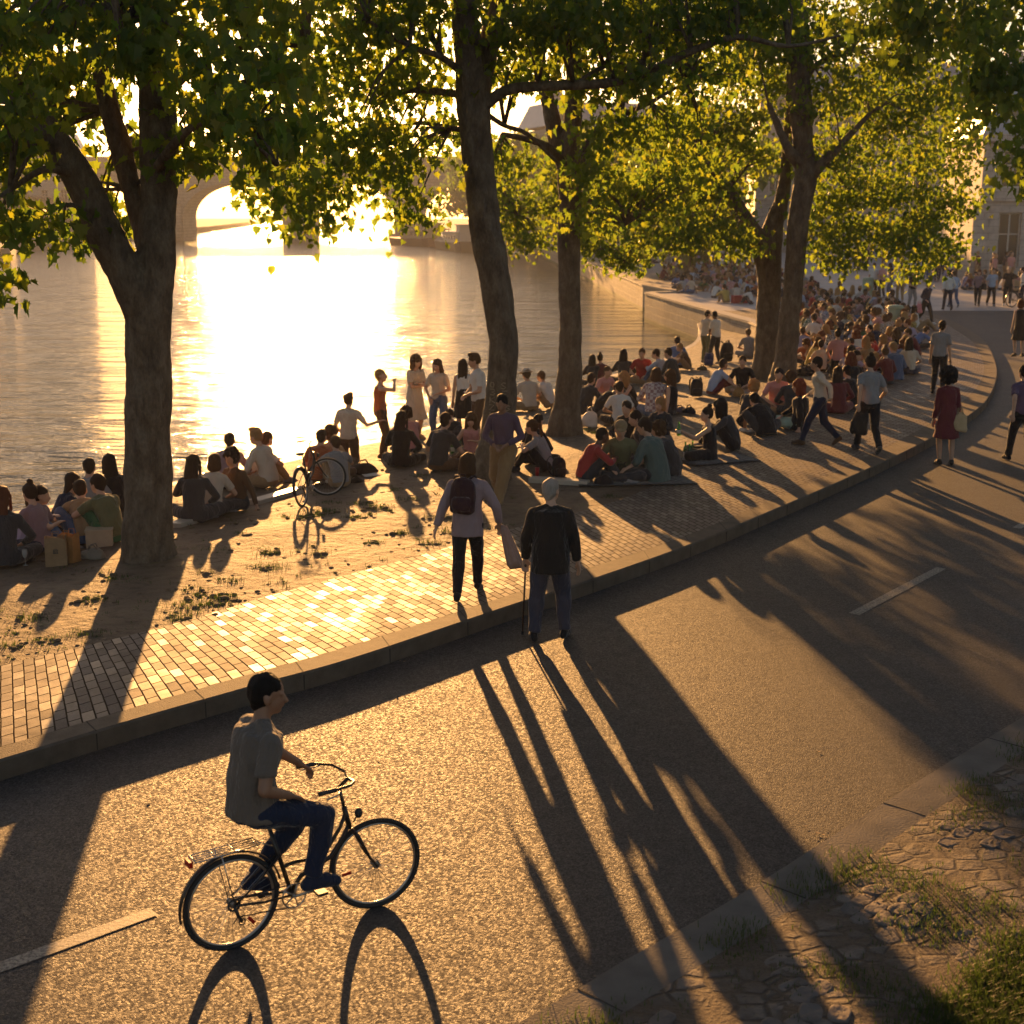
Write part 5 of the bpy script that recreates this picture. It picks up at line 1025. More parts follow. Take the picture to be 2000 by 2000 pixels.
# ================================================================== THE PICNICKERS
def ps(u, v, pose, hdg, hair, hcol, top, bot, label, skin='l', shoe='charcoal', scale=1.0, group=None, detail=True, zz=None):
    pos = GB(u, v) if zz is None else G(u, v, zz)
    return person(pos, hdg, pose, hair, hcol, top, bot, skin, shoe, scale, label, group, sink=.012 if POSES[pose]['p'].pel.z < .3 else 0, detail=detail)
GL = 'picnickers at the left by the thick forked tree'; GS = 'people standing at the water edge'; GC = 'picnickers on the bank beside the centre trees'; GR = 'circle of picnickers in the lower right of the bank'; GP = 'people on the plaza'; GW = 'walkers on the footpath'
s_, l_, tk, jk = 'short', 'long', 'tank', 'jacket'; T = 'trousers'; K = 'skirt'; H = 'shorts'
for a in [
 (10, 1108, 'cross_f', 10, 'long', 'auburn', (l_, 'charcoal'), (T, 'charcoal'), 'woman with long dark red hair and dark cardigan, seated leftmost at the frame edge', 'l', 'charcoal', 1.08, GL),
 (50, 1078, 'knees_f', -70, 'pony', 'dark', (s_, 'lilac'), (T, 'denim'), 'person in lilac top half hidden behind the pink-topped woman with a bun', 'l', 'grey', 1, GL),
 (84, 1080, 'cross_f', 60, 'bun', 'dark', (s_, 'mauve'), (T, 'navy'), 'woman with a high bun and mauve top seated behind the brown paper bag', 'l', 'grey', 1, GL),
 (116, 1045, 'knees_f', -60, 'long', 'dark', (l_, 'navy'), (T, 'charcoal'), 'dark haired person in navy top holding a glass behind the man in the tan T-shirt', 'l', 'grey', 1, GL),
 (172, 1062, 'slump', 24, 'short', 'dark', (s_, 'tan'), (T, 'denim'), 'man in a tan T-shirt leaning left with his back to us', 'l', 'grey', 1.08, GL),
 (172, 1022, 'cross', 0, 'short', 'dark', (s_, 'grey'), (T, 'charcoal'), 'man in grey T-shirt seated behind the tan T-shirt man', 'l', 'grey', 1.05, GL),
 (222, 1060, 'knees', 50, 'short', 'dark', (s_, 'olive'), (T, 'green'), 'man in olive T-shirt seated right against the left side of the forked trunk', 'l', 'grey', 1.05, GL),
 (230, 1012, 'cross_f', 40, 'long', 'black', (l_, 'black'), (T, 'charcoal'), 'woman with long black hair and black top just left of the forked trunk', 'l', 'grey', 1.05, GL),
 (380, 1020, 'cross_f', 4, 'long', 'dark', (l_, 'charcoal'), (K, 'charcoal'), 'woman in black with long dark hair, first right of the forked trunk', 'l', 'grey', 1.05, GL),
 (414, 1006, 'cross', -8, 'bob', 'brown', (s_, 'cream'), (T, 'charcoal'), 'cream T-shirt sitter between the long haired woman in black and the curly leaning one', 'l', 'grey', .98, GL),
 (468, 994, 'side_sit', 150, 'curly', 'dark', (l_, 'brown'), (T, 'charcoal'), 'curly haired woman in brown leaning against her neighbour', 'm', 'white', 1, GL),
 (447, 958, 'cross', 0, 'short', 'dark', (s_, 'mauve'), (T, 'charcoal'), 'broad man with short hair seated at the water edge behind the curly haired woman', 'm', 'grey', 1.05, GL),
 (496, 948, 'knees', -50, 'short', 'brown', (s_, 'white'), (T, 'tan'), 'man in white T-shirt facing right into the sun glare', 'l', 'grey', 1.05, GL),
 (526, 952, 'cross', 60, 'quiff', 'blond', (l_, 'cream'), (T, 'tan'), 'blond man in cream shirt swallowed by the sun glare', 'l', 'grey', 1.1, GL),
 (618, 948, 'cross', -20, 'short', 'dark', (s_, 'rust'), (T, 'brown'), 'orange-topped sitter just right of the parked bicycle', 'l', 'grey', 1.02, GL),
 (644, 940, 'cross_f', -10, 'curly', 'brown', (s_, 'tan'), (T, 'brown'), 'curly haired sitter between the rust shirt and the pale shirt near the parked bicycle', 'l', 'grey', 1, GL),
 (664, 952, 'knees', 20, 'short', 'brown', (s_, 'grey'), (T, 'tan'), 'sitter in grey T-shirt nearest to us right of the parked bicycle', 'l', 'white', .95, GL),
 (682, 906, 'kneel', -12, 'quiff', 'brown', (s_, 'cream'), (T, 'brown'), 'kneeling man with his right arm stretched out holding a stick', 'l', 'grey', 1.0, GL),
 (745, 895, 'drink', -84, 'short', 'blond', (tk, 'rust'), (T, 'brown'), 'short haired woman in rust vest drinking, first of the standing group', 'l', 'brown', .98, GS),
 (811, 858, 'folded', -140, 'wavy', 'brown', (s_, 'cream'), (K, 'cream'), 'tall woman with wavy hair in a long cream dress, arms crossed', 'l', 'tan', 1.03, GS),
 (858, 862, 'hands_front_f', 165, 'long', 'brown', (s_, 'cream'), (T, 'denim'), 'woman in cream T-shirt and blue jeans facing us', 'l', 'grey', .98, GS),
 (906, 862, 'stand_f', 8, 'long', 'dark', (tk, 'white'), (K, 'black'), 'woman in white vest and black skirt with very long dark hair down her back', 'l', 'grey', .96, GS),
 (937, 880, 'hands_front', 110, 'quiff', 'brown', (s_, 'white'), (T, 'brown'), 'curly quiffed man in white T-shirt half behind the leaning trunk', 'l', 'brown', 1.07, GS),
 (783, 913, 'cross_f', -6, 'long', 'dark', (l_, 'black'), (T, 'black'), 'woman in black with long dark hair seated below the cream dress', 'l', 'black', 1.08, GC),
 (806, 885, 'knees', 30, 'curly', 'dark', (s_, 'pink'), (T, 'charcoal'), 'curly haired person in pink just behind the seated woman in black', 'l', 'grey', 1, GC),
 (856, 921, 'cross', -30, 'short', 'dark', (s_, 'charcoal'), (T, 'brown'), 'man in charcoal T-shirt seated with his back to us, left of the green bottles', 'l', 'grey', 1.1, GC),
 (921, 897, 'cross_f', 180, 'wavy', 'brown', (tk, 'pink'), (T, 'brown'), 'woman in pink top facing us with her head bowed beside the leaning trunk', 'l', 'grey', .95, GC),
 (892, 872, 'knees', 150, 'short', 'dark', (l_, 'charcoal'), (T, 'charcoal'), 'dark figure crouching behind the green bottles', 'l', 'grey', .9, GC),
 (1066, 920, 'knees_f', 80, 'pony', 'brown', (s_, 'grey'), (T, 'black'), 'ponytailed woman in grey patterned top seated right of the man in tan trousers', 'l', 'charcoal', .98, GC),
 (1036, 908, 'cross', -40, 'short', 'dark', (l_, 'black'), (T, 'black'), 'person in black mostly hidden behind the man in tan trousers', 'l', 'grey', .95, GC),
 (1035, 803, 'cross', 20, 'hat', 'brown', (s_, 'cream'), (T, 'khaki'), 'man in a hat and cream T-shirt seated alone by the water', 'l', 'grey', 1.1, GC),
 (1074, 796, 'knees', 50, 'short', 'brown', (s_, 'white'), (H, 'tan'), 'person raising a cup, half hidden by the third trunk', 'l', 'grey', 1, GC),
 (1157, 756, 'cross_f', 0, 'long', 'black', (l_, 'charcoal'), (T, 'black'), 'left one of the two small dark sitters at the water, long black hair', 'l', 'grey', .95, GC),
 (1174, 754, 'cross_f', 10, 'bun', 'dark', (l_, 'maroon'), (T, 'black'), 'sitter in maroon with a bun at the water, beside the long black hair', 'l', 'grey', .95, GC),
 (1142, 812, 'cross', -40, 'short', 'dark', (l_, 'charcoal'), (T, 'charcoal'), 'man in charcoal jumper right of the third trunk behind the white plastic bag', 'l', 'grey', 1.05, GC),
 (1168, 816, 'slump', -70, 'short', 'dark', (s_, 'black'), (T, 'charcoal'), 'man in black T-shirt bending right, beside the white plastic bag', 'l', 'grey', 1.08, GC),
 (1176, 786, 'cross', -150, 'short', 'brown', (s_, 'pink'), (T, 'charcoal'), 'person in pink shirt behind the two dark clad men right of the third trunk', 'l', 'grey', 1, GC),
 (1211, 832, 'cross', 4, 'short', 'dark', (s_, 'white'), (T, 'black'), 'man in plain white T-shirt with his back to us in the middle circle', 'm', 'grey', 1, GC),
 (1236, 800, 'knees_f', 110, 'wavy', 'blond', (tk, 'black'), (T, 'charcoal'), 'blond woman in black vest facing left behind the white T-shirt', 'l', 'grey', 1, GC),
 (1276, 815, 'cross', -16, 'bob', 'brown', (l_, 'mauve', 'chequered'), (T, 'denim'), 'broad sitter in a chequered mauve and cream jumper, back to us', 'l', 'grey', 1.15, GC),
 (1308, 812, 'side_sit', 60, 'wavy', 'brown', (tk, 'black'), (T, 'charcoal'), 'woman in black vest leaning on one arm beside the chequered jumper', 'l', 'grey', 1.05, GC),
 (1218, 752, 'cross_f', 0, 'long', 'black', (l_, 'charcoal'), (T, 'charcoal'), 'woman with long black hair silhouetted on the water, left of the red shirt', 'l', 'grey', 1.05, GC),
 (1254, 748, 'cross', 170, 'short', 'brown', (s_, 'red'), (T, 'tan'), 'man in a red T-shirt facing us at the water', 'l', 'grey', 1.08, GC),
 (1299, 748, 'knees', 60, 'short', 'dark', (l_, 'pale blue'), (T, 'denim'), 'man in pale blue long sleeved shirt at the water', 'l', 'grey', 1.05, GC),
 (1318, 750, 'cross', 50, 'short', 'dark', (l_, 'charcoal'), (T, 'charcoal'), 'man in charcoal just right of the pale blue shirt', 'l', 'grey', 1.05, GC),
 (1323, 720, 'cross', 0, 'short', 'dark', (s_, 'blue'), (T, 'charcoal'), 'man in deep blue T-shirt at the water below the stone wall', 'm', 'grey', 1.05, GC),
 (1343, 722, 'knees', 90, 'short', 'blond', (s_, 'brown'), (T, 'tan'), 'small blond sitter in brown right of the deep blue T-shirt', 'l', 'grey', .9, GC),
 (1391, 772, 'knees', -70, 'short', 'dark', (s_, 'pale blue'), (T, 'maroon'), 'man in pale blue T-shirt hugging his knees in front of the black backpack', 'm', 'grey', 1, GC),
 (1450, 768, 'cross', 165, 'short', 'brown', (s_, 'black'), (H, 'tan'), 'man in black T-shirt facing us with a tan bag before him', 'l', 'grey', 1.02, GC),
 (1376, 709, 'hands_front', -50, 'short', 'dark', (l_, 'cream'), (T, 'olive'), 'left of the two men standing together by the stone wall, cream shirt', 'l', 'grey', .96, GC),
 (1397, 712, 'hands_front', 40, 'buzz', 'black', (s_, 'white'), (T, 'charcoal'), 'right of the two men standing together by the stone wall, white T-shirt', 'd', 'grey', .93, GC),
 (1462, 698, 'cross', 0, 'short', 'brown', (s_, 'grey'), (T, 'grey'), 'man in grey T-shirt seated against the foot of the stone wall', 'l', 'grey', 1, GC),
 (1477, 696, 'cross', -90, 'short', 'auburn', (s_, 'black'), (T, 'charcoal'), 'auburn haired sitter in black left of the twin trunks', 'l', 'grey', .95, GC),
 (1457, 828, 'knees', -40, 'curly', 'blond', (l_, 'charcoal'), (T, 'charcoal'), 'blond curly haired person in charcoal, left of the pink T-shirt below the twin trunks', 'l', 'grey', 1, GR),
 (1516, 804, 'cross', 175, 'short', 'dark', (s_, 'pink'), (T, 'tan'), 'man in pink T-shirt facing us just below the twin trunks', 'l', 'grey', 1.08, GR),
 (1495, 850, 'slump', 20, 'short', 'black', (jk, 'black'), (H, 'charcoal'), 'hunched person in a black hoodie with bare legs', 'l', 'white', 1.05, GR),
 (1560, 840, 'side_sit', 70, 'wavy', 'red', (jk, 'black'), (T, 'mint'), 'red haired person in black top and pale mint jeans', 'l', 'grey', 1.08, GR),
 (1546, 812, 'cross', 0, 'curly', 'brown', (l_, 'charcoal'), (T, 'charcoal'), 'curly brown head behind the red haired person in mint jeans', 'l', 'grey', 1, GR),
 (1141, 942, 'knees', -80, 'buzz', 'black', (l_, 'red'), (T, 'charcoal'), 'dark skinned man in red top seated at the left of the lower circle', 'd', 'grey', 1.02, GR),
 (1211, 935, 'cross', 175, 'cap', 'dark', (s_, 'olive'), (T, 'charcoal'), 'man in a cap and olive T-shirt facing us in the lower circle', 'l', 'grey', 1.1, GR),
 (1233, 878, 'cross', 150, 'short', 'dark', (l_, 'black'), (T, 'charcoal'), 'dark clad man behind the cap wearer', 'l', 'grey', 1.02, GR),
 (1264, 905, 'cross', 100, 'short', 'dark', (l_, 'charcoal'), (T, 'charcoal'), 'dark bearded person in charcoal behind the grey-green hoodie', 'l', 'grey', 1.02, GR),
 (1294, 868, 'cross_f', 150, 'bob', 'blond', (l_, 'charcoal'), (T, 'charcoal'), 'golden haired woman facing us at the back of the lower circle', 'l', 'grey', .98, GR),
 (1284, 940, 'cross', 55, 'short', 'dark', (jk, 'teal'), (T, 'charcoal'), 'person in grey-green hoodie nearest to us in the lower circle', 'l', 'white', 1.12, GR),
 (1316, 930, 'knees', 65, 'curly', 'brown', (l_, 'charcoal'), (T, 'charcoal'), 'curly haired person in charcoal at the right of the lower circle', 'l', 'grey', 1.02, GR),
 (1386, 898, 'reach', 84, 'bun', 'dark', (tk, 'black'), (K, 'black'), 'woman in black strapless dress with a top bun reaching out a bottle', 'l', 'grey', 1, GR),
 (1432, 880, 'knees_f', 80, 'wavy', 'black', (l_, 'charcoal'), (T, 'black'), 'woman with long black hair and grey top beside the reaching woman', 'l', 'grey', 1.06, GR),
 (1598, 870, 'walk_f', 78, 'short', 'dark', (l_, 'cream'), (T, 'navy'), 'woman in cream blouse and navy jeans striding left on the footpath', 'm', 'brown', .97, GW),
 (1694, 884, 'walk', 8, 'bun', 'dark', (s_, 'grey'), (T, 'black'), 'man in grey T-shirt walking away on the footpath with a dark bag', 'l', 'charcoal', 1.02, GW),
 (1830, 770, 'stand', -34, 'short', 'dark', (s_, 'grey'), (T, 'black'), 'man in grey T-shirt standing alone on the bright paving inside the bend', 'l', 'black', 1.0, GW),
 (1988, 697, 'stand_f', 4, 'bob', 'auburn', (tk, 'black'), (K, 'black'), 'auburn haired woman in a black dress on the road at the right edge', 'l', 'black', .98, GP),
 (1704, 582, 'stand', -20, 'short', 'brown', (s_, 'white'), (T, 'black'), 'leftmost of three people standing close together on the plaza, white T-shirt', 'l', 'grey', 1, GP),
 (1722, 583, 'stand', 30, 'short', 'brown', (s_, 'pink'), (T, 'charcoal'), 'middle of three people standing close together on the plaza, pink T-shirt', 'l', 'grey', 1, GP),
 (1738, 582, 'stand_f', 60, 'long', 'dark', (s_, 'charcoal'), (T, 'denim'), 'rightmost of three people standing close together on the plaza, blue jeans', 'l', 'grey', 1, GP),
 (1757, 590, 'stand', 0, 'short', 'dark', (s_, 'white'), (T, 'khaki'), 'person in white T-shirt and khaki trousers, back to us, under the low yellow leaves', 'l', 'grey', 1.02, GP),
 (1779, 604, 'hands_front', -160, 'short', 'dark', (s_, 'black'), (T, 'grey'), 'person in pale grey trousers whose head is hidden by the low leaves', 'l', 'grey', 1, GP),
 (1806, 634, 'walk_f', -150, 'bob', 'brown', (l_, 'navy'), (T, 'black'), 'woman in navy jumper with a pink plastic bag', 'l', 'white', 1, GP),
 (1850, 606, 'walk', 0, 'short', 'dark', (l_, 'white'), (T, 'navy'), 'man in a white shirt and navy jeans walking away across the plaza', 'l', 'black', 1.02, GP),
 (1862, 600, 'walk', 10, 'short', 'brown', (l_, 'pale blue'), (T, 'denim'), 'person in pale blue just beyond the walking white shirt', 'l', 'grey', .95, GP),
 (1908, 598, 'walk_f', 165, 'bob', 'auburn', (l_, 'mauve'), (T, 'black'), 'woman in mauve top walking towards us with a black shoulder bag', 'l', 'black', .98, GP),
 (1934, 598, 'walk', 175, 'short', 'brown', (s_, 'pale blue'), (T, 'black'), 'man in pale blue shirt walking towards us beside the mauve top', 'l', 'grey', 1.02, GP),
 (1966, 597, 'stand', 165, 'buzz', 'grey', (s_, 'black'), (T, 'black'), 'bald man in black T-shirt and black trousers facing us', 'l', 'white', 1.04, GP),
 (1996, 596, 'stand', 60, 'short', 'dark', (l_, 'white'), (T, 'navy'), 'man in white shirt beside the bicycle at the right edge of the plaza', 'l', 'tan', 1, GP),
 (1657, 533, 'stand', 0, 'short', 'brown', (s_, 'pale blue'), (T, 'charcoal'), 'man in pale blue shirt left of the far trio in navy', 'l', 'grey', 1.05, GP),
 (1672, 528, 'stand', 30, 'short', 'dark', (l_, 'navy'), (T, 'navy'), 'leftmost of the far trio in navy under the leaves', 'l', 'grey', 1.05, GP),
 (1681, 527, 'stand', -30, 'short', 'dark', (l_, 'charcoal'), (T, 'navy'), 'middle of the far trio in navy under the leaves', 'l', 'grey', 1.02, GP),
 (1690, 529, 'stand', -60, 'short', 'black', (l_, 'black'), (T, 'black'), 'rightmost of the far trio, all in black under the leaves', 'l', 'grey', 1.06, GP),
 (1808, 552, 'stand', 10, 'short', 'brown', (s_, 'grey'), (T, 'denim'), 'person in grey at the left of the far cluster before the pale building', 'l', 'grey', 1, GP),
 (1818, 548, 'stand_f', -10, 'long', 'dark', (l_, 'white'), (T, 'blue'), 'long haired woman in white in the far cluster before the pale building', 'l', 'grey', 1, GP),
 (1829, 550, 'stand', 40, 'short', 'dark', (l_, 'navy'), (T, 'navy'), 'person in navy in the middle of the far cluster before the pale building', 'l', 'grey', 1, GP),
 (1838, 547, 'stand', -20, 'short', 'dark', (l_, 'blue'), (T, 'navy'), 'person in blue in the far cluster before the pale building', 'l', 'grey', 1, GP),
 (1853, 540, 'stand', 160, 'short', 'blond', (s_, 'lilac'), (T, 'charcoal'), 'blond person in lilac standing against the pale building', 'l', 'grey', 1, GP),
 (1864, 552, 'stand', 20, 'short', 'dark', (l_, 'maroon'), (T, 'charcoal'), 'person in maroon standing behind the walking white shirt', 'l', 'grey', 1.02, GP),
 # front of the crowd between the twin trunks and the bright paving
 (1593, 672, 'cross', 10, 'short', 'dark', (s_, 'white'), (T, 'charcoal'), 'man in bright white T-shirt just right of the twin trunks', 'l', 'grey', 1.08, GP),
 (1634, 674, 'cross_f', 90, 'long', 'blond', (l_, 'olive'), (T, 'rust'), 'blond woman in olive top with an orange bag on her lap', 'l', 'grey', 1.05, GP),
 (1566, 697, 'cross', -10, 'short', 'brown', (l_, 'lilac'), (T, 'maroon'), 'sitter in lilac close to the right trunk of the twin trees', 'l', 'grey', 1, GP),
 (1604, 728, 'cross_f', 0, 'short', 'black', (s_, 'cream'), (T, 'black'), 'black haired person in cream beside the orange and white carrier bag', 'l', 'grey', .95, GP),
 (1594, 715, 'cross_f', 160, 'curly', 'blond', (s_, 'tan'), (T, 'black'), 'curly blond head behind the cream top near the twin trunks', 'l', 'grey', .95, GP),
 (1634, 738, 'kneel', 0, 'bun', 'black', (s_, 'pink'), (T, 'black'), 'kneeling woman in pink top with black hair right of the twin trunks', 'l', 'grey', .95, GP),
 (1660, 735, 'knees_f', 100, 'long', 'auburn', (l_, 'red'), (T, 'charcoal'), 'auburn haired sitter in red beside the kneeling woman', 'l', 'grey', 1, GP),
 (1697, 728, 'cross_f', 30, 'long', 'blond', (l_, 'tan'), (T, 'charcoal'), 'long blond hair over a tan top in the front of the crowd', 'l', 'grey', 1.05, GP),
 (1665, 772, 'cross_f', 10, 'wavy', 'auburn', (l_, 'black'), (T, 'charcoal'), 'sitter in black with long wavy auburn hair, behind the grey T-shirt walker', 'l', 'grey', 1.08, GP),
 (1637, 808, 'cross_f', 0, 'long', 'dark', (l_, 'maroon'), (K, 'maroon'), 'dark haired woman in maroon dress behind the striding woman', 'l', 'grey', 1.08, GP),
 (1665, 800, 'cross', 30, 'short', 'black', (l_, 'black'), (T, 'black'), 'figure all in black between the maroon dress and the grey T-shirt walker', 'l', 'grey', 1.05, GP),
 (1733, 752, 'cross_f', 20, 'bun', 'brown', (l_, 'maroon'), (T, 'charcoal'), 'sitter in maroon with a bun right of the grey T-shirt walker', 'l', 'grey', 1.02, GP),
 (1749, 742, 'cross', 10, 'cap', 'blond', (jk, 'denim'), (T, 'denim'), 'sitter in a denim jacket and cap, back to us', 'l', 'grey', 1.05, GP),
 (1776, 732, 'cross_f', 0, 'long', 'black', (s_, 'cream'), (K, 'navy'), 'black haired woman in cream top and navy skirt at the right tip of the crowd', 'l', 'grey', 1.05, GP),
 (1790, 700, 'knees', 70, 'short', 'brown', (l_, 'maroon'), (T, 'charcoal'), 'person in maroon at the outermost right of the crowd, above the navy skirt', 'l', 'grey', 1.02, GP),
 (1756, 706, 'cross_f', 30, 'wavy', 'brown', (l_, 'black'), (T, 'charcoal'), 'wavy brown hair over black, behind the denim jacket', 'l', 'grey', 1.02, GP),
 (1787, 678, 'knees', 60, 'short', 'auburn', (s_, 'lilac'), (T, 'maroon'), 'person in lilac T-shirt at the right rim of the crowd', 'l', 'grey', 1.02, GP),
 (1747, 618, 'cross', 20, 'short', 'dark', (s_, 'black'), (T, 'charcoal'), 'big man in black T-shirt sitting upright above the crowd', 'l', 'grey', 1.2, GP),
]:
    ps(*a[:8], a[8], skin=a[9], shoe=a[10], scale=a[11], group=a[12])
# right edge walker and the woman with the tote on the road
ps(1844, 909, 'stand_f', 0, 'afro', 'black', (l_, 'maroon'), (K, 'maroon'), 'woman with a big round afro in a dark red dress carrying a cream tote bag', 'm', 'black', .97, GW, zz=road_z(30))
ps(1992, 905, 'walk', 6, 'short', 'black', (s_, 'purple'), (T, 'black'), 'man in purple T-shirt and black trousers cut by the right edge of the frame', 'l', 'black', 1.03, GW, zz=0)
# ---- the packed crowd: individuals with their own clothes, labelled by what they wear and whom they sit beside
def inpoly(x, y, pl):
    c = False; n = len(pl)
    for i in range(n):
        a, b = pl[i], pl[i - 1]
        if (a[1] > y) != (b[1] > y) and x < (b[0] - a[0]) * (y - a[1]) / (b[1] - a[1]) + a[0]: c = not c
    return c
CT = ['white', 'white', 'white', 'pale blue', 'cream', 'cream', 'pale blue', 'pink', 'grey', 'black', 'charcoal', 'navy', 'maroon', 'rust', 'tan', 'lilac', 'red', 'olive', 'mauve', 'blue', 'teal', 'yellow', 'green']
CH = [('short', 'dark'), ('short', 'brown'), ('long', 'brown'), ('long', 'blond'), ('short', 'black'), ('wavy', 'auburn'), ('bun', 'brown'), ('bob', 'blond'), ('short', 'blond'), ('curly', 'brown'), ('pony', 'dark'), ('long', 'black')]
CP = ['cross', 'cross', 'knees', 'cross_f', 'knees_f', 'back_hands', 'slump', 'side_sit']
HN = {'short': 'short', 'long': 'long', 'wavy': 'wavy', 'bun': 'tied-up', 'bob': 'bobbed', 'curly': 'curly', 'pony': 'ponytailed'}
rr = random.Random(21)
def crowd(poly, step, group, where, zz=ZK, n_max=200, jit=.32, prob=.9):
    W = [G(u, v, zz) for u, v in poly]; wp = [(p.x, p.y) for p in W]; x0, x1 = min(p[0] for p in wp), max(p[0] for p in wp); y0, y1 = min(p[1] for p in wp), max(p[1] for p in wp)
    pts = []; y = y0
    while y < y1:
        x = x0
        while x < x1:
            q = (x + rr.uniform(-jit, jit) * step, y + rr.uniform(-jit, jit) * step)
            if inpoly(*q, wp) and rr.random() < prob and all((q[0] - p[0]) ** 2 + (q[1] - p[1]) ** 2 > .55 ** 2 for p in PEOPLE) and not (43 < q[1] < 75 and q[0] < wall_x(q[1]) + .5): pts.append(q)
            x += step
        y += step * 1.05
    rr.shuffle(pts); out = []
    cx = sum(p[0] for p in pts) / max(1, len(pts))
    for q in pts[:n_max]:
        h = rr.choice(CH); t = rr.choice(CT); po = rr.choice(CP)
        lr = 'stone' if t == 'grey' else t
        pt = rr.choice(['striped', 'chequered']) if rr.random() < .28 else None; bt_ = t; t = (pt + ' ' + t) if pt else t
        o = person(Vector((q[0], q[1], zz)), rr.uniform(-180, 180), po, h[0], h[1], (rr.choice([s_, s_, l_]), bt_) + ((pt,) if pt else ()), (T, rr.choice(['denim', 'black', 'charcoal', 'navy', 'tan', 'grey'])), rr.choice('lllmtd'), 'grey', rr.uniform(.94, 1.08), None, group, sink=.01, detail=False)
        out.append([o, h, t, po, q, where])
    return out
CR = []
crowd_cap = True
CR += crowd([(1560, 596), (1620, 575), (1700, 598), (1790, 640), (1800, 690), (1760, 735), (1700, 770), (1640, 770), (1580, 745), (1556, 690)], .66, 'crowd seated inside the bend', 'crowd right of the twin trunks', prob=.9, n_max=105)
CR += crowd([(1282, 560), (1300, 532), (1400, 528), (1480, 545), (1560, 560), (1620, 575), (1560, 640), (1540, 660), (1480, 612), (1380, 585)], .98, 'crowd seated on the upper quay', 'crowd on top of the stone wall', prob=.86, n_max=55)
CR += crowd([(1180, 500), (1240, 487), (1330, 490), (1430, 505), (1400, 524), (1290, 525)], 2.0, 'far crowd along the right bank', 'far crowd above the stone wall', n_max=8)
CR += crowd([(1860, 566), (1900, 556), (2000, 560), (2000, 572), (1880, 572)], 1.3, 'crowd before the pale building', 'crowd at the foot of the pale building', n_max=12)
def comp(dx, dy): return ('left' if dx > 0 else 'right') if abs(dx) > abs(dy) * .6 else ('before' if dy > 0 else 'behind')
used = {}
PN = {'cross': 'cross-legged', 'cross_f': 'cross-legged', 'knees': 'hugging knees', 'knees_f': 'knees drawn up', 'back_hands': 'leaning back', 'slump': 'bent forward', 'side_sit': 'leaning on one arm'}
for it in CR:
    o, h, t, po, q, wh = it
    nb = sorted([j for j in CR if j is not it and j[5] == wh], key=lambda j: (j[4][0] - q[0]) ** 2 + (j[4][1] - q[1]) ** 2)[:6]
    base = '%s top, %s %s hair, %s' % (t, HN[h[0]], h[1], PN[po]); done = False
    for j in nb:
        rel = comp(j[4][0] - q[0], j[4][1] - q[1]); rel = {'left': 'left of', 'right': 'right of', 'before': 'in front of', 'behind': 'behind'}[rel]
        lab = '%s, %s a %s top, %s' % (base, rel, j[2], wh)
        lab2 = '%s, %s %s %s hair, %s' % (base, rel, HN[j[1][0]], j[1][1], wh)
        for l in (lab, lab2):
            l = ' '.join(l.split()[:16]) if len(l.split()) <= 16 else '%s, %s a %s top' % (base, rel, j[2])
            if l not in used: used[l] = 1; o['label'] = l; done = True; break
        if done: break
    if not done: o['label'] = base + ', deep in the crowd'

# everyone past the three hundred largest: one mass of small far figures
def mini(pose, hair):
    parts = []
    for key, mi in (('body', 0), ('short', 1), ('trousers', 2)): parts.append((gm(pose, key), mi, Matrix.Identity(4)))
    p = POSES[pose]['p']; parts.append((hair_mesh(hair), 3, Matrix.Translation(p.head) @ p.hrot.to_4x4()))
    bm = bmesh.new()
    for me, mi, mt in parts:
        n0 = len(bm.verts); f0 = len(bm.faces); bm.from_mesh(me); bm.verts.ensure_lookup_table(); bm.faces.ensure_lookup_table()
        for v in bm.verts[n0:]: v.co = mt @ v.co
        for f in bm.faces[f0:]: f.material_index = mi
    me = bpy.data.meshes.new('tmpm'); bm.to_mesh(me); bm.free(); o = bpy.data.objects.new('tmp', me); COL.objects.link(o); d = o.modifiers.new('d', 'DECIMATE'); d.ratio = .04
    out = bpy.data.meshes.new_from_object(o.evaluated_get(bpy.context.evaluated_depsgraph_get())); bpy.data.objects.remove(o); return out
MN = [mini('cross', 'short'), mini('cross_f', 'long'), mini('knees', 'short'), mini('slump', 'bob')]; MST = [mini('stand', 'short'), mini('stand_f', 'long')]
TOPS = ['white', 'pale blue', 'cream', 'grey', 'maroon', 'navy', 'pink', 'rust', 'charcoal', 'lilac']; BOT = ['navy', 'charcoal', 'tan']; HRS = ['dark', 'brown', 'blond']
cm = bpy.data.meshes.new('distant_crowd'); bm = bmesh.new()
for c in ['l', 'm']: cm.materials.append(skinmat(SK[c]))
for c in TOPS + BOT: cm.materials.append(cloth(TC[c]))
for c in HRS: cm.materials.append(hairmat(HC[c]))
def put(me, x, y, rz, sc):
    n0 = len(bm.verts); f0 = len(bm.faces); bm.from_mesh(me); bm.verts.ensure_lookup_table(); bm.faces.ensure_lookup_table(); mt = Matrix.Translation((x, y, ZK - .01)) @ Matrix.Rotation(rz, 4, 'Z') @ Matrix.Scale(sc, 4)
    mp_ = {0: rr.choice([0, 0, 1]), 1: 2 + rr.randrange(len(TOPS)), 2: 2 + len(TOPS) + rr.randrange(len(BOT)), 3: 2 + len(TOPS) + len(BOT) + rr.randrange(len(HRS))}
    for v in bm.verts[n0:]: v.co = mt @ v.co
    for f in bm.faces[f0:]: f.material_index = mp_.get(f.material_index, 0); f.smooth = True
nput = 0
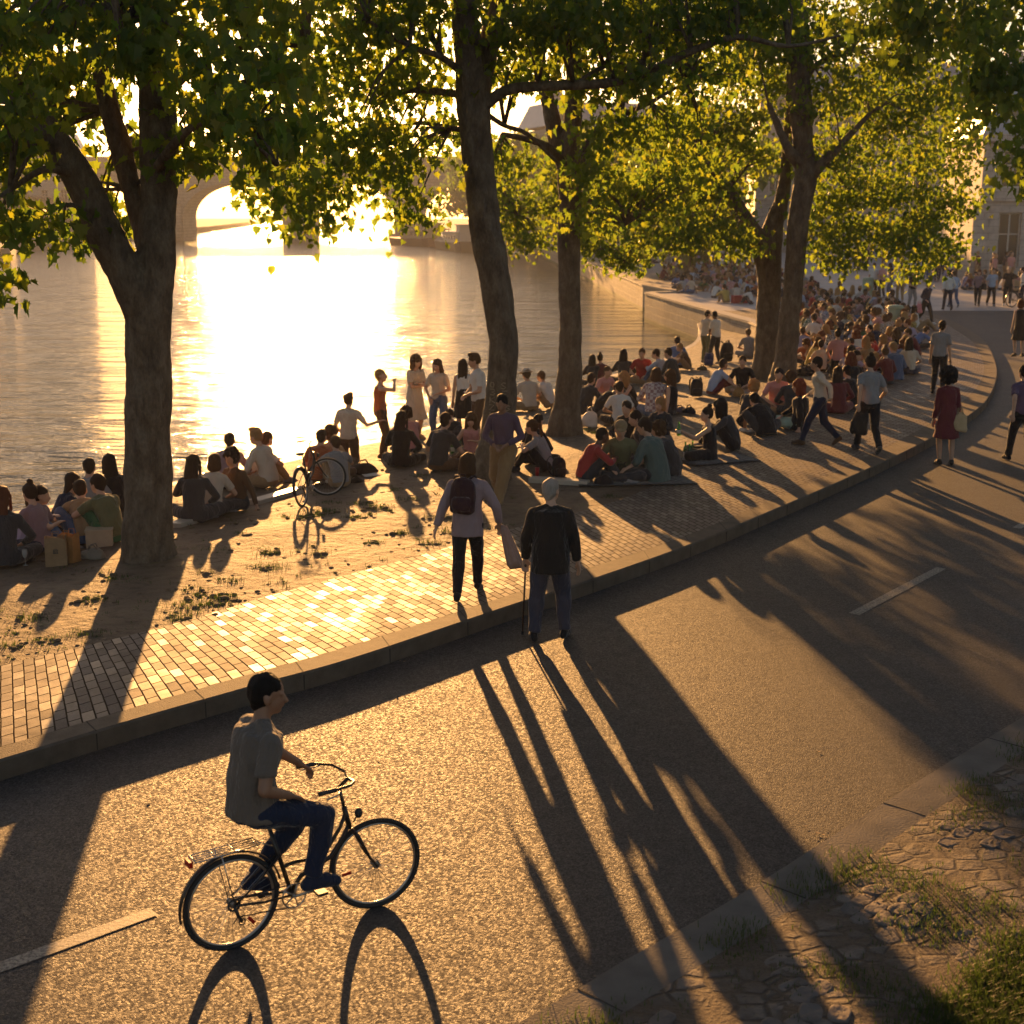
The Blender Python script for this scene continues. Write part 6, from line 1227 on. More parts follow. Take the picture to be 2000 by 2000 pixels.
def mass(poly, step, prob, stand=.0, mx=200):
    global nput
    wp = [(p.x, p.y) for p in [G(u, v, ZK) for u, v in poly]]; x0, x1 = min(p[0] for p in wp), max(p[0] for p in wp); y0, y1 = min(p[1] for p in wp), max(p[1] for p in wp); y = y0; k = 0
    while y < y1 and k < mx:
        x = x0
        while x < x1:
            q = (x + rr.uniform(-.35, .35) * step, y + rr.uniform(-.35, .35) * step)
            if inpoly(*q, wp) and rr.random() < prob and all((q[0] - p[0]) ** 2 + (q[1] - p[1]) ** 2 > .5 for p in PEOPLE) and not (q[1] < 75 and q[0] < wall_x(q[1]) + .5):
                put(rr.choice(MST if rr.random() < stand else MN), *q, rr.uniform(-3, 3), rr.uniform(.95, 1.1)); nput += 1; k += 1
            x += step
        y += step * 1.1
mass([(1300, 545), (1310, 524), (1400, 520), (1480, 540), (1560, 558), (1620, 572), (1560, 600), (1480, 585), (1380, 560)], 1.15, .75, mx=90)
mass([(1170, 500), (1240, 486), (1330, 488), (1430, 500), (1480, 528), (1400, 518), (1290, 522)], 2.1, .7, .1, 70)
mass([(1800, 552), (1870, 545), (2000, 548), (2010, 560), (1900, 562), (1810, 558)], 1.5, .7, .6, 40)
mass([(1600, 530), (1660, 520), (1760, 520), (1800, 540), (1700, 536)], 2.2, .5, .8, 34)
bm.to_mesh(cm); bm.free(); o = link('distant_crowd', cm); o['kind'] = 'stuff'; o['label'] = 'mass of small far picnickers along the quay and before the buildings'
for o_ in COL.objects:
    if 'label' in o_ and len(o_['label'].replace('-', ' ').split()) > 16: o_['label'] = o_['label'].rsplit(',', 1)[0]
print('PEOPLE', len(PEOPLE), 'mass', nput)
# ================================================================== MAIN FIGURES AND BICYCLES
defpose('cyclist', Pose(pz=.90, py=.16, lean=1, bend=12, head=(-22, -8), lh=(-.262, .60, 0.975), rh=(.15, .34, .975), lep=(-.6, -.4, -1), rep=(.6, -1, -.4),
        lf=(-.12, .19, .36), rf=(.12, .485, .382), lkp=(-.15, 1, .2), rkp=(.12, 1, .3), lfd=(-.05, 1, -.35), rfd=(.05, 1, -.06)), vox=.0085, fine=True, curl=(.95, .6), hem=.06, loose=.014, hup=((0, 0, 1), (0, 0, 1)))
defpose('cane_man', Pose(sw=.175, lean=4, bend=8, head=(-24, -8), lh=(-.27, .10, .86), rh=(.30, .06, .80), lep=(-.8, -1, 0), rep=(.8, -1, 0), lf=(-.17, -.06, .085), rf=(.15, .06, .085), lkp=(-.15, 1, 0), rkp=(.15, 1, 0), lfd=(-.2, 1, -.1), rfd=(.25, 1, -.1)),
        vox=.009, fine=True, curl=(.95, .45), hem=.17, tloose=.012)
defpose('coat_woman', Pose(sw=.175, lean=4, bend=7, head=(-14, -4), lh=(-.36, -.06, .84), rh=(.36, .10, .88), lep=(-.6, -1, 0), rep=(.8, -.8, -.2), lf=(-.08, -.28, .10), rf=(.07, .30, .085), pz=.885, lfd=(-.1, 1, -.1), rfd=(.1, .9, -.5)),
        fem=True, vox=.009, fine=True, curl=(.5, .95), hem=.14)
defpose('purple_man', Pose(sw=.175, lean=4, bend=5, head=(6, -20), lh=(-.10, .20, .98), rh=(.10, .22, .97), lep=(-.9, -.5, -.3), rep=(.9, -.5, -.3), lf=(.04, .26, .085), rf=(.14, -.36, .17), pz=.885, lfd=(0, 1, 0), rfd=(.1, .7, -.8)),
        vox=.010, fine=True, curl=(.7, .7), hem=.05, tloose=.022)
TC['jacket dark'] = (.022, .02, .018); TC['trouser slate'] = (.06, .06, .085); TC['coat lilac'] = (.33, .25, .26); TC['taupe'] = (.17, .14, .115); TC['violet'] = (.13, .085, .12); TC['tan cotton'] = (.30, .19, .09)
MAINP = [G(455, 1853, 0), G(733, 1768, 0)]
bdir = (MAINP[1] - MAINP[0]); BRZ = math.atan2(-bdir.x, bdir.y); BASE = MAINP[0] + bdir * 0
WB = 1.09; BS = .89; BASE = (MAINP[0] + MAINP[1]) / 2 - bdir.normalized() * WB * BS / 2
M_FR = simple('bike_paint_dark', (.035, .03, .028), .3, .4, .1); M_RUB = simple('rubber', (.02, .02, .02), .75); M_AL = simple('alloy', (.45, .43, .4), .3, .9, .08); M_RED = simple('reflector_red', (.5, .02, .01), .3); M_BLK = simple('black_plastic', (.025, .025, .027), .5)
def bicycle(name, base, rz, label, paint=None, steer=-8, full=True, group=None, lean=0):
    root = empty(name, base, rz, label, 'bicycle', group); root.rotation_euler = (0, R(lean), rz); fr = paint or M_FR; WR = .335
    def wheel(y, sx=0, piv=None):
        hub = MB(); hub.tube([(-.05, 0, 0), (.05, 0, 0)], .018, 10); hub.tube([(-.026, 0, 0), (-.022, 0, 0)], .03, 12); hub.tube([(.022, 0, 0), (.026, 0, 0)], .03, 12)
        w = hub.build('wheel', M_AL, root); w.location = (0, y, .345)
        t = MB(); t.torus((0, 0, 0), WR - .006, .019, seg=72, rs=10); t.build('tyre', M_RUB, w, True)
        rm = MB(); rm.torus((0, 0, 0), WR - .030, .0095, seg=72, rs=8, rz=1.1); rm.build('rim', M_AL, w, True)
        s = MB()
        for k in range(32):
            a = 2 * PI * k / 32; a2 = a + (.35 if k % 4 < 2 else -.35); sx_ = .022 if k % 2 else -.022
            s.tube([(sx_, .028 * math.cos(a2), .028 * math.sin(a2)), (0, (WR - .035) * math.cos(a), (WR - .035) * math.sin(a))], .0013, 4, cap=False)
        sp_ = s.build('spokes', M_AL, w); return w
    rw = wheel(0); fw = wheel(WB)
    f = MB(); bb = (0, .44, .29); st_top = (0, .30, .80); seatcl = (0, .325, .70); hb = (0, .905, .66); ht = (0, .865, .83)
    f.tube([bb, st_top], .016, 10); f.tube([ht, hb], .019, 10)
    f.tube([(0, .375, .50), (0, .48, .515), (0, .60, .50), (0, .74, .56), (0, .83, .68), (0, .875, .78)], .014, 10)
    f.tube([(0, .44, .30), (0, .52, .40), (0, .62, .43), (0, .75, .48), (0, .85, .60), (0, .90, .69)], .016, 10)
    for s in (-1, 1):
        f.tube([(s * .03, .42, .29), (s * .06, .22, .31), (s * .062, 0, .345)], .0095, 8); f.tube([(s * .014, .355, .60), (s * .05, .18, .47), (s * .062, 0, .345)], .0075, 8)
    f.tube([(-.035, .44, .29), (.035, .44, .29)], .024, 10); f.build('frame', fr, root, True)
    # fork + handlebar turn with the front wheel about the head tube
    piv = Vector(hb); fk = MB()
    for s in (-1, 1): fk.tube([(s * .025, .91 - .905, .0), (s * .055, .95 - .905, -.05), (s * .056, 1.03 - .905, -.23), (s * .052, WB - .905, -.315)], [.014, .014, .011, .009], 8)
    fk.tube([(-.055, .02, -.02), (.055, .02, -.02)], .015, 8); fk.tube([(0, 0, 0), (0, -.045, .2), (0, -.07, .33)], .0125, 8)
    fork = fk.build('fork', fr, root, True); fork.location = piv
    fork.rotation_euler = (0, 0, R(steer)); fw.parent = fork; fw.location = (0, WB - .905, .345 - .66)
    h = MB(); h.tube([(0, -.07, .32), (0, -.01, .37), (0, .0, .375)], .014, 8)
    h.tube([(-.26, -.27, .415), (-.25, -.16, .42), (-.20, -.05, .41), (-.10, .01, .385), (0, .0, .375), (.10, .01, .385), (.20, -.05, .41), (.25, -.16, .42), (.26, -.27, .415)], .011, 10); hbm = h.build('handlebar', fr, root, True); hbm.location = piv; hbm.rotation_euler = (0, 0, R(steer))
    for s in (-1, 1):
        g = MB(); g.tube([(s * .261, -.30, .414), (s * .252, -.17, .42)], .017, 10); g.build('grip', M_BLK, hbm, True)
        b = MB(); b.tube([(s * .24, -.13, .405), (s * .27, -.17, .385), (s * .285, -.25, .375)], .006, 6); b.build('brake_lever', M_AL, hbm, True)
    l = MB(); l.ball((0, .07, .10), (.026, .03, .04)); l.tube([(0, .03, .04), (0, .06, .08)], .006, 6); lo = l.build('front_lamp', M_BLK, root, True); lo.location = piv; lo.rotation_euler = (0, 0, R(steer))
    sd = MB(); sd.tube([(0, .12, .905), (0, .17, .915), (0, .25, .905), (0, .33, .90), (0, .39, .895)], [(.07, .025), (.085, .03), (.06, .026), (.03, .02), (.018, .014)], 12, ref=(1, 0, 0)); sd.build('saddle', M_BLK, root, True)
    sp = MB(); sp.tube([(0, .30, .79), (0, .27, .895)], .0125, 8); sp.build('seat_post', M_AL, root, True)
    ck = MB(); ck.torus((.05, .44, .29), .088, .006, seg=36, rs=6); 
    for k in range(5): a = k * 2 * PI / 5; ck.tube([(.05, .44, .29), (.05, .44 + .085 * math.cos(a), .29 + .085 * math.sin(a))], .006, 6)
    ck.tube([(.062, .44, .29), (.078, .605, .305)], .010, 8); ck.tube([(-.062, .44, .29), (-.078, .275, .275)], .010, 8); ck.tube([(-.06, .44, .29), (.06, .44, .29)], .012, 8); ck.build('crank', M_AL, root, True)
    for s, y, z in ((1, .605, .305), (-1, .275, .275)):
        p = MB(); p.box((s * .13, y, z), (.045, .038, .011)); p.tube([(s * .07, y, z), (s * .13, y, z)], .007, 6); p.build('pedal', M_BLK, root)
    ch = MB(); ch.tube([(.05, .45, .378), (.05, .2, .385), (.045, 0, .385)], .005, 5); ch.tube([(.05, .45, .202), (.048, .2, .235), (.045, .02, .25), (.045, -.01, .21)], .005, 5); ch.build('chain', M_BLK, root)
    dl = MB(); dl.tube([(.045, 0, .345), (.05, .02, .27), (.05, .05, .21)], .012, 8); dl.torus((.05, .05, .21), .022, .005, seg=16, rs=6); dl.torus((.045, 0, .345), .042, .008, seg=20, rs=6); dl.build('derailleur', M_BLK, root, True)
    md = MB(); vs = []; fs = []
    for i in range(25):
        a = R(10 + i * 7.4); 
        for x in (-.026, 0, .026): vs.append((x, .365 * math.cos(a) * (1 if x else 1.02), .345 + .365 * math.sin(a) * (1 if x else 1.02)))
    for i in range(24):
        for j in range(2): fs.append((i * 3 + j, i * 3 + j + 1, i * 3 + j + 4, i * 3 + j + 3))
    md.add(vs, fs); mo = md.build('mudguard', fr, root, True); so_ = mo.modifiers.new('s', 'SOLIDIFY'); so_.thickness = .003
    if full:
        rk = MB()
        for s in (-1, 1):
            rk.tube([(s * .06, .20, .745), (s * .065, .05, .74), (s * .065, -.22, .735), (s * .055, -.27, .73)], .0055, 6); rk.tube([(s * .066, -.08, .738), (s * .064, 0, .35)], .0045, 6)
        for y in (.18, .02, -.12, -.26): rk.tube([(-.062, y, .74), (.062, y, .74)], .0045, 6)
        for x in (-.03, 0, .03): rk.tube([(x, .20, .742), (x, -.27, .735)], .0035, 6)
        rk.tube([(0, .34, .66), (0, .2, .742)], .005, 6); rk.build('rack', M_AL, root, True)
        tl = MB(); tl.box((0, -.285, .715), (.045, .014, .022)); tl.build('tail_light', M_RED, root)
        for wq, a in ((rw, -.9), (fw, 3.3)):
            q = MB(); q.box((.0, .22 * math.cos(a), .22 * math.sin(a)), (.006, .035, .012), 0, a); q.build('spoke_reflector', M_RED, wq)
    else:
        k = MB(); k.tube([(-.05, .38, .27), (-.16, .30, .01)], .009, 6); k.build('kickstand', M_AL, root)
    return root
mb_ = bicycle('bicycle', BASE, BRZ, 'dark step-through bicycle with a rear rack, ridden across the foreground road'); mb_.scale = (BS,) * 3
person(BASE, math.degrees(BRZ), 'cyclist', 'short', 'black', ('short', 'taupe'), ('trousers', 'navy'), 't', 'navy', 1.0, 'man in taupe shirt and dark jeans riding the foreground bicycle with one hand')
POSES['purple_man']['kw']['hem'] = .05
mp = G(1074, 1250, 0); person(mp, -4, 'cane_man', 'short', 'grey', ('jacket', 'jacket dark'), ('trousers', 'trouser slate'), 'l', 'black', .985, 'grey haired man in dark jacket walking on the road with a cane')
wp_ = G(914, 1168, ZK); person(wp_ + Vector((0, 0, .012)), -8, 'coat_woman', 'bob', 'brown', ('jacket', 'coat lilac'), ('trousers', 'black'), 'l', 'black', .95, 'woman with bobbed brown hair, lilac-grey jacket and dark backpack walking on the footpath')
pp = G(984, 990, ZK); person(pp, 168, 'purple_man', 'short', 'black', ('long', 'violet'), ('trousers', 'tan cotton'), 't', 'black', .985, 'man in plum shirt and tan trousers walking towards us past the leaning trunk')
# cane: from the left hand down to the road
cr = Matrix.Rotation(R(-4), 3, 'Z'); hp = mp + cr @ (POSES['cane_man']['p'].lwr * .985 + Vector((-.0, .03, -.07)))
cn = empty('walking_cane', (hp.x - .03, hp.y + .05, 0), 0, 'slim dark walking cane held in the grey haired man\'s left hand', 'cane')
lo_ = hp - cn.location; q = MB(); q.tube([(0, 0, .03), lo_ + Vector((0, 0, -.01))], .010, 8); q.build('shaft', simple('cane_wood', (.05, .03, .02), .4), cn, True)
q = MB(); q.tube([lo_ + Vector((0, -.05, .0)), lo_ + Vector((0, 0, .012)), lo_ + Vector((0, .06, .002))], .013, 8); q.build('handle', MATS['cane_wood'], cn, True)
q = MB(); q.tube([(0, 0, .002), (0, 0, .035)], .014, 8); q.build('rubber_tip', M_RUB, cn)
# backpack on the walking woman
def backpack(base, rz, label, c, scale=1.0, tilt=0, straps=True, group=None, worn=None, cat='backpack'):
    root = empty('backpack', base, rz, label, cat, group); root.scale = (scale,) * 3; root.rotation_euler = (R(tilt), 0, rz)
    m = MB(); m.tube([(0, 0, .02), (0, 0, .05), (0, 0, .2), (0, .0, .34), (0, .0, .41), (0, .0, .43)], [(.10, .05), (.14, .085), (.15, .095), (.135, .085), (.09, .06), (.03, .02)], 20, ref=(1, 0, 0)); me = remesh(m, 'bag_body', .014, 1, .012, 8); me.materials.clear(); link('bag_body', me, cloth(c), root)
    m = MB(); m.tube([(0, -.085, .06), (0, -.095, .12), (0, -.09, .2), (0, -.08, .22)], [(.09, .02), (.11, .035), (.105, .03), (.08, .01)], 14, ref=(1, 0, 0)); m.build('pocket', cloth(tuple(x * 1.2 for x in c)), root, True)
    if straps:
        for s in (-1, 1):
            st = MB(); st.tube([(s * .06, .06, .40), (s * .10, .15, .44), (s * .13, .22, .36), (s * .14, .20, .2), (s * .11, .09, .08)], [(.022, .006)] * 5, 8, ref=(1, 0, 0)); st.build('strap', cloth(tuple(x * .8 for x in c)), root, True)
    h = MB(); h.tube([(-.03, 0, .42), (-.02, 0, .46), (.02, 0, .46), (.03, 0, .42)], .008, 6); h.build('top_handle', cloth(tuple(x * .8 for x in c)), root, True)
    return root
wr = Matrix.Rotation(R(-8), 3, 'Z'); bpw = wp_ + wr @ Vector((-.03, -.135, .97)); backpack(bpw, R(-8), 'dark maroon backpack worn by the woman in the lilac-grey jacket', (.05, .022, .025), 1.0, -5)
# folded coat in her right hand
ch_ = wp_ + wr @ (POSES['coat_woman']['p'].rwr * .95 + Vector((.03, .0, -.05)))
def drape(name, top, label, c, w0, w1, ln, cat, rz=0, lean=(.0, 0), pleats=5, th=.05):
    root = empty(name, (top.x, top.y, top.z - ln), rz, label, cat); m = MB(); pts = []; rr_ = []
    n = 9
    for i in range(n):
        t = i / (n - 1); pts.append(Vector((lean[0] * t, lean[1] * t, ln * (1 - t)))); rr_.append((w0 + (w1 - w0) * t ** .7, th * (.5 + .5 * t)))
    vs = []; sg = 40
    for p, (a, b) in zip(pts, rr_):
        for k in range(sg):
            an = 2 * PI * k / sg; rp = 1 + .16 * math.sin(pleats * 2 * an + p.z * 3) + .06 * math.sin(11 * an + 5 * p.z); vs.append(p + Vector((a * math.cos(an) * rp, b * math.sin(an) * rp, .02 * math.sin(pleats * an))))
    fs = [(i * sg + k, i * sg + (k + 1) % sg, (i + 1) * sg + (k + 1) % sg, (i + 1) * sg + k) for i in range(n - 1) for k in range(sg)]
    fs += [tuple(range(sg - 1, -1, -1)), tuple((n - 1) * sg + k for k in range(sg))]; m.add(vs, fs); o = m.build('fabric', cloth(c), root, True); bpy.context.view_layer.update()
    return root
drape('folded_coat', ch_ + Vector((.02, 0, .03)), 'folded pale mauve coat hanging from the walking woman\'s right hand', (.40, .29, .24), .035, .085, .46, 'coat', R(-8), (.13, 0), 4)
# parked bicycle by the bank edge and bicycle at the right edge
bicycle('bicycle', GB(592, 990), R(-10), 'parked bicycle standing in the sun glare at the edge of the bank', steer=-68, full=False, lean=-5).scale = (.86,) * 3
bicycle('bicycle', G(1975, 600, ZK), R(-70), 'small distant bicycle at the right edge of the plaza', full=False)
# ================================================================== BAGS, BOTTLES AND OTHER THINGS
def gpos(u, v): return GB(u, v)
def paper_bag(u, v, label, c, w=.13, d=.08, h=.36, rz=.2, marks=False):
    p = gpos(u, v); root = empty('paper_bag', p, rz, label, 'paper bag'); m = MB(); vs = []; n = 5
    for i in range(n):
        t = i / (n - 1)
        for k, (x, y) in enumerate(((-1, -1), (0, -1), (1, -1), (1, 0), (1, 1), (0, 1), (-1, 1), (-1, 0))):
            j = 1 - (.12 * math.sin(t * 5 + k) * t if k % 2 else 0); vs.append((x * w * j * (1 - .05 * t), y * d * j * (1 - .2 * t * (k in (3, 7))), h * t + (.02 * math.sin(k * 2.1) if i == n - 1 else 0)))
    fs = [(i * 8 + k, i * 8 + (k + 1) % 8, (i + 1) * 8 + (k + 1) % 8, (i + 1) * 8 + k) for i in range(n - 1) for k in range(8)] + [tuple(range(7, -1, -1))]
    m.add(vs, fs); o = m.build('bag_body', simple('kraft_%02d' % int(c[0] * 99), c, .8, 0, .2, 9, .4, 20), root); s = o.modifiers.new('s', 'SOLIDIFY'); s.thickness = .003
    for s2 in (-1, 1): hq = MB(); hq.tube([(-.04, s2 * d * .75, h - .01), (-.035, s2 * d * .75, h + .06), (.035, s2 * d * .75, h + .06), (.04, s2 * d * .75, h - .01)], .004, 6); hq.build('handle', MATS['kraft_%02d' % int(c[0] * 99)], root, True)
    if marks:
        k = MB()
        for x, z, hh in ((-.022, .2, .024), (-.008, .2, .03), (.008, .205, .026), (.022, .195, .024)): k.box((x, -d - .004, z), (.004, .0015, hh), ry=.15)
        k.box((0, -d - .004, .172), (.03, .0015, .004)); k.build('printed_mark', M_BLK, root)
    return root
paper_bag(112, 1104, 'brown paper bag with a small black mark in front of the woman with a bun', (.26, .16, .08), marks=True)
paper_bag(138, 1098, 'orange brown paper bag right beside the marked paper bag', (.34, .16, .05), w=.10, rz=-.3)
def box_thing(u, v, name, label, c, h, cat, rz=0.2):
    p = gpos(u, v); root = empty(name, p, rz, label, cat); m = MB(); m.box((0, 0, h[2]), h); b = m.build('box_body', simple(name + '_mat', c, .7, 0, .15, 6), root); bv = b.modifiers.new('b', 'BEVEL'); bv.width = .006; bv.segments = 2
    m = MB(); m.box((0, 0, h[2] * 2 + .012), (h[0] + .008, h[1] + .008, .012)); l = m.build('lid', simple(name + '_mat', c, .7), root); return root
box_thing(196, 1066, 'cardboard_box', 'pale cardboard box behind the crumpled grey bag left of the forked trunk', (.42, .33, .22), (.17, .13, .11), 'box')
box_thing(1444, 592, 'cool_box', 'dark red cool box on top of the stone wall left of the twin trunks', (.35, .03, .04), (.35, .2, .17), 'cool box')
def soft_bag(u, v, label, c, w=.2, h=.2, name='bag', cat='bag', handles=True, rz=0, rough=.8, zz=None, sheer=False, group=None, pos=None):
    p = pos if pos is not None else (gpos(u, v) if zz is None else G(u, v, zz)); root = empty(name, p, rz, label, cat, group); m = MB()
    m.tube([(0, 0, .0), (0, 0, h * .15), (0, 0, h * .5), (.01, 0, h * .8), (0, .01, h)], [(w * .8, w * .5), (w, w * .62), (w * .95, w * .58), (w * .7, w * .36), (w * .3, w * .12)], 18, ref=(1, 0, 0)); me = remesh(m, 'bag_body', .016, 1, .035, 7); me.materials.clear()
    link('bag_body', me, sheer if sheer else cloth(c), root)
    if handles:
        for s in (-1, 1):
            q = MB(); q.tube([(-w * .35, s * .02, h * .85), (-w * .25, s * .035, h * 1.2), (w * .1, s * .045, h * 1.28), (w * .3, s * .02, h * .85)], .008, 6); q.build('handle', sheer if sheer else cloth(tuple(x * .8 for x in c)), root, True)
    return root
M_PLW = simple('plastic_white', (.62, .58, .5), .4, 0, .1, 4, .5, 25); M_PLP = simple('plastic_pink', (.62, .2, .22), .4, 0, .1); M_PLO = simple('plastic_orange', (.6, .26, .12), .4)
for a in [(184, 1092, 'crumpled grey bag lying at the foot of the forked trunk', (.22, .19, .15), .17, .15), (155, 1062, 'dark shopping bag between the paper bags and the tan T-shirt man', (.03, .028, .025), .17, .2),
          (712, 926, 'large dark holdall behind the long haired woman in black', (.045, .03, .02), .26, .2), (694, 944, 'small dark bag near the grey T-shirt sitter by the parked bicycle', (.04, .03, .02), .16, .1),
          (1346, 808, 'square dark bag on the ground right of the middle circle', (.03, .03, .035), .16, .15), (1328, 806, 'slouched denim coloured bag beside the black vest woman', (.10, .10, .15), .2, .13),
          (1443, 776, 'tan bag in front of the black T-shirt man facing us', (.34, .2, .07), .15, .24), (1372, 724, 'olive bag on the ground by the two standing men', (.09, .08, .05), .16, .14),
          (1572, 734, 'black bag lying right of the twin trunks', (.02, .02, .022), .3, .22), (1180, 948, 'black bag between the red top and the cap wearer', (.02, .02, .02), .16, .17)]:
    soft_bag(a[0], a[1], a[2], a[3], a[4], a[5], name='bag')
soft_bag(1152, 834, 'white plastic carrier bag at the foot of the third trunk', (.6, .6, .6), .19, .33, name='plastic_bag', cat='plastic bag', sheer=M_PLW)
soft_bag(1590, 732, 'orange and white carrier bag near the twin trunks', (.6, .3, .2), .16, .2, name='plastic_bag', cat='plastic bag', sheer=M_PLO)
soft_bag(0, 0, 'pink plastic bag carried by the woman in navy', (.6, .2, .2), .17, .36, name='plastic_bag', cat='plastic bag', sheer=M_PLP, pos=G(1793, 634, ZK) + Vector((0, 0, .45)))
soft_bag(0, 0, 'dark shopping bag carried by the walker in the grey T-shirt', (.03, .03, .03), .17, .46, name='shopping_bag', pos=G(1676, 884, ZK) + Vector((0, 0, .33)))
soft_bag(0, 0, 'cream cloth tote hanging at the afro haired woman\'s side', (.5, .38, .22), .15, .34, name='tote_bag', cat='tote bag', pos=G(1866, 909, 0) + Vector((0, -.08, .62)))
soft_bag(0, 0, 'black shoulder bag of the woman in mauve', (.02, .02, .02), .16, .3, name='shoulder_bag', pos=G(1916, 598, ZK) + Vector((0, -.2, .75)))
for u, v, l, c, sc in [(1092, 936, 'black backpack lying beside the ponytailed woman', (.02, .02, .02), .85), (1360, 776, 'black backpack standing behind the pale blue T-shirt man', (.02, .02, .025), 1.05), (1384, 716, 'blue backpack at the feet of the two standing men', (.03, .05, .16), .95), (1418, 708, 'tall black backpack leaning on the stone wall', (.02, .02, .022), 1.5), (1212, 940, 'dark backpack before the cap wearer in the lower circle', (.03, .035, .02), .7)]:
    backpack(GB(u, v), R(random.uniform(-40, 40)), l, c, sc, random.uniform(-12, 5))
def glassmat(n, c, r=.05):
    m, nt, out = newmat(n); b = N(nt, 'ShaderNodeBsdfPrincipled'); b.inputs['Base Color'].default_value = (*c, 1); b.inputs['Roughness'].default_value = r; b.inputs['Transmission Weight'].default_value = .7; b.inputs['IOR'].default_value = 1.45; L(nt, b.outputs[0], out.inputs[0]); return m
M_GG = glassmat('bottle_glass', (.12, .45, .08)); M_GC = glassmat('clear_glass', (.9, .9, .88)); M_GR = glassmat('red_cup', (.8, .03, .03), .3)
def bottle(pos, label, mat=None, h=.30, group='bottles on the bank'):
    root = empty('bottle', pos, 0, label, 'bottle', group); m = MB(); r = .036; m.lathe([(r * .9, 0), (r, .01), (r, h * .55), (r * .8, h * .66), (.014, h * .78), (.013, h * .96), (.016, h * .97), (.016, h)]); m.build('glass', mat or M_GG, root, True)
    m = MB(); m.lathe([(r * 1.02, h * .15), (r * 1.02, h * .42)]); m.build('paper_label', simple('paper_label', (.55, .5, .4), .7), root, True); return root
for u, v, l in [(884, 886, 'green bottle left of the pink-topped woman by the leaning trunk'), (898, 882, 'second green bottle, closest to the pink-topped woman'), (1346, 900, 'green bottle standing right of the grey-green hoodie'), (1352, 893, 'green bottle behind the one right of the hoodie'), (1338, 896, 'green bottle touching the curly haired person in charcoal'), (1430, 690, 'bottle standing below the stone wall by the black backpack')]: bottle(GB(u, v), l)
rp = POSES['reach']['p']; hpos = GB(1386, 898) + Matrix.Rotation(R(84), 3, 'Z') @ (rp.lwr + Vector((0, .07, -.08))); bottle(hpos, 'small bottle held up by the woman in the black strapless dress', h=.24)
def cup(pos, label, mat, h=.12, stem=False):
    root = empty('cup', pos, 0, label, 'cup'); m = MB()
    if stem: m.lathe([(.035, 0), (.034, .004), (.004, .01), (.004, .09), (.03, .12), (.036, .16), (.03, .2)])
    else: m.lathe([(.028, 0), (.038, h), (.034, h - .002), (.025, .004)])
    m.build('cup_body', mat, root, True); r = MB(); r.torus((0, 0, .2 if stem else h), .031 if stem else .038, .002, 'Z', 20, 5); r.build('rim', mat, root, True); return root
cup(GB(1049, 930), 'red plastic cup on the ground before the ponytailed woman', M_GR, .14); cup(GB(50, 1104), 'stemmed clear glass standing beside the leftmost seated woman', M_GC, stem=True)
def slab(u, v, sz, rz, label, c, name='picnic_blanket', cat='blanket'):
    p = gpos(u, v); m = MB(); n = 10; vs = []
    for i in range(n + 1):
        for j in range(n + 1):
            x = (i / n - .5) * sz[0]; y = (j / n - .5) * sz[1]; vs.append((x + .03 * noise.noise(Vector((y * 5, 1, u))), y, .03 + .012 * noise.noise(Vector((x * 6, y * 6, u)))))
    m.add(vs, [(i * (n + 1) + j, (i + 1) * (n + 1) + j, (i + 1) * (n + 1) + j + 1, i * (n + 1) + j + 1) for i in range(n) for j in range(n)])
    o = m.build(name, cloth(c), None, True); o.location = p; o.rotation_euler = (0, 0, rz); s = o.modifiers.new('s', 'SOLIDIFY'); s.thickness = .008; return tag(o, label, cat)
slab(1236, 938, (1.9, 1.1), .1, 'dark rug under the lower circle of picnickers', (.04, .035, .03)); slab(1255, 815, (1.8, 1.1), 0, 'grey rug under the middle circle of picnickers', (.09, .08, .07)); slab(1400, 900, (1.3, .8), .4, 'dark cloth under the woman in the strapless dress', (.05, .04, .04))
slab(726, 930, (.30, .2), .5, 'sheet of white paper lying in the sun beside the large holdall', (.7, .68, .6), 'paper_sheet', 'paper'); slab(1222, 944, (.12, .1), .5, 'crumpled white tissue in the lower circle', (.7, .68, .6), 'tissue', 'tissue')
# pale stone edging along the top of the bank where people sit
def edge_stone(pts, label):
    p0 = GB(*pts[0]); p1 = GB(*pts[-1]); d = p1 - p0; c = (p0 + p1) / 2; o = MB(); n = max(1, int(d.length / .9))
    root = empty('edging_stone', c, math.atan2(d.y, d.x), label, 'stone edging')
    for k in range(n):
        m = MB(); l = d.length / n; m.box((-d.length / 2 + l * (k + .5), 0, .03), (l / 2 - .006, .11, .05)); b = m.build('stone_block', simple('pale_edging', (.40, .35, .28), .4, 0, .15, 3, .3, 40), root); bv = b.modifiers.new('b', 'BEVEL'); bv.width = .012; bv.segments = 2
edge_stone([(340, 1031), (400, 1012)], 'short pale stone edging right of the forked trunk'); edge_stone([(496, 985), (585, 962)], 'sunlit pale stone edging beside the parked bicycle'); edge_stone([(1035, 941), (1150, 948)], 'pale stone edging in front of the ponytailed woman')
# raised arm stick
kp = POSES['kneel']['p']; sp0 = GB(682, 906) + Matrix.Rotation(R(-12), 3, 'Z') @ (kp.rwr + Vector((.05, .04, 0))); m = MB(); m.tube([(0, 0, -.06), (.05, .02, .16), (.09, .03, .32)], .010, 6); o = m.build('stick', simple('cane_wood', (.05, .03, .02), .4), None, True); o.location = sp0; tag(o, 'short stick in the outstretched hand of the kneeling man', 'stick')
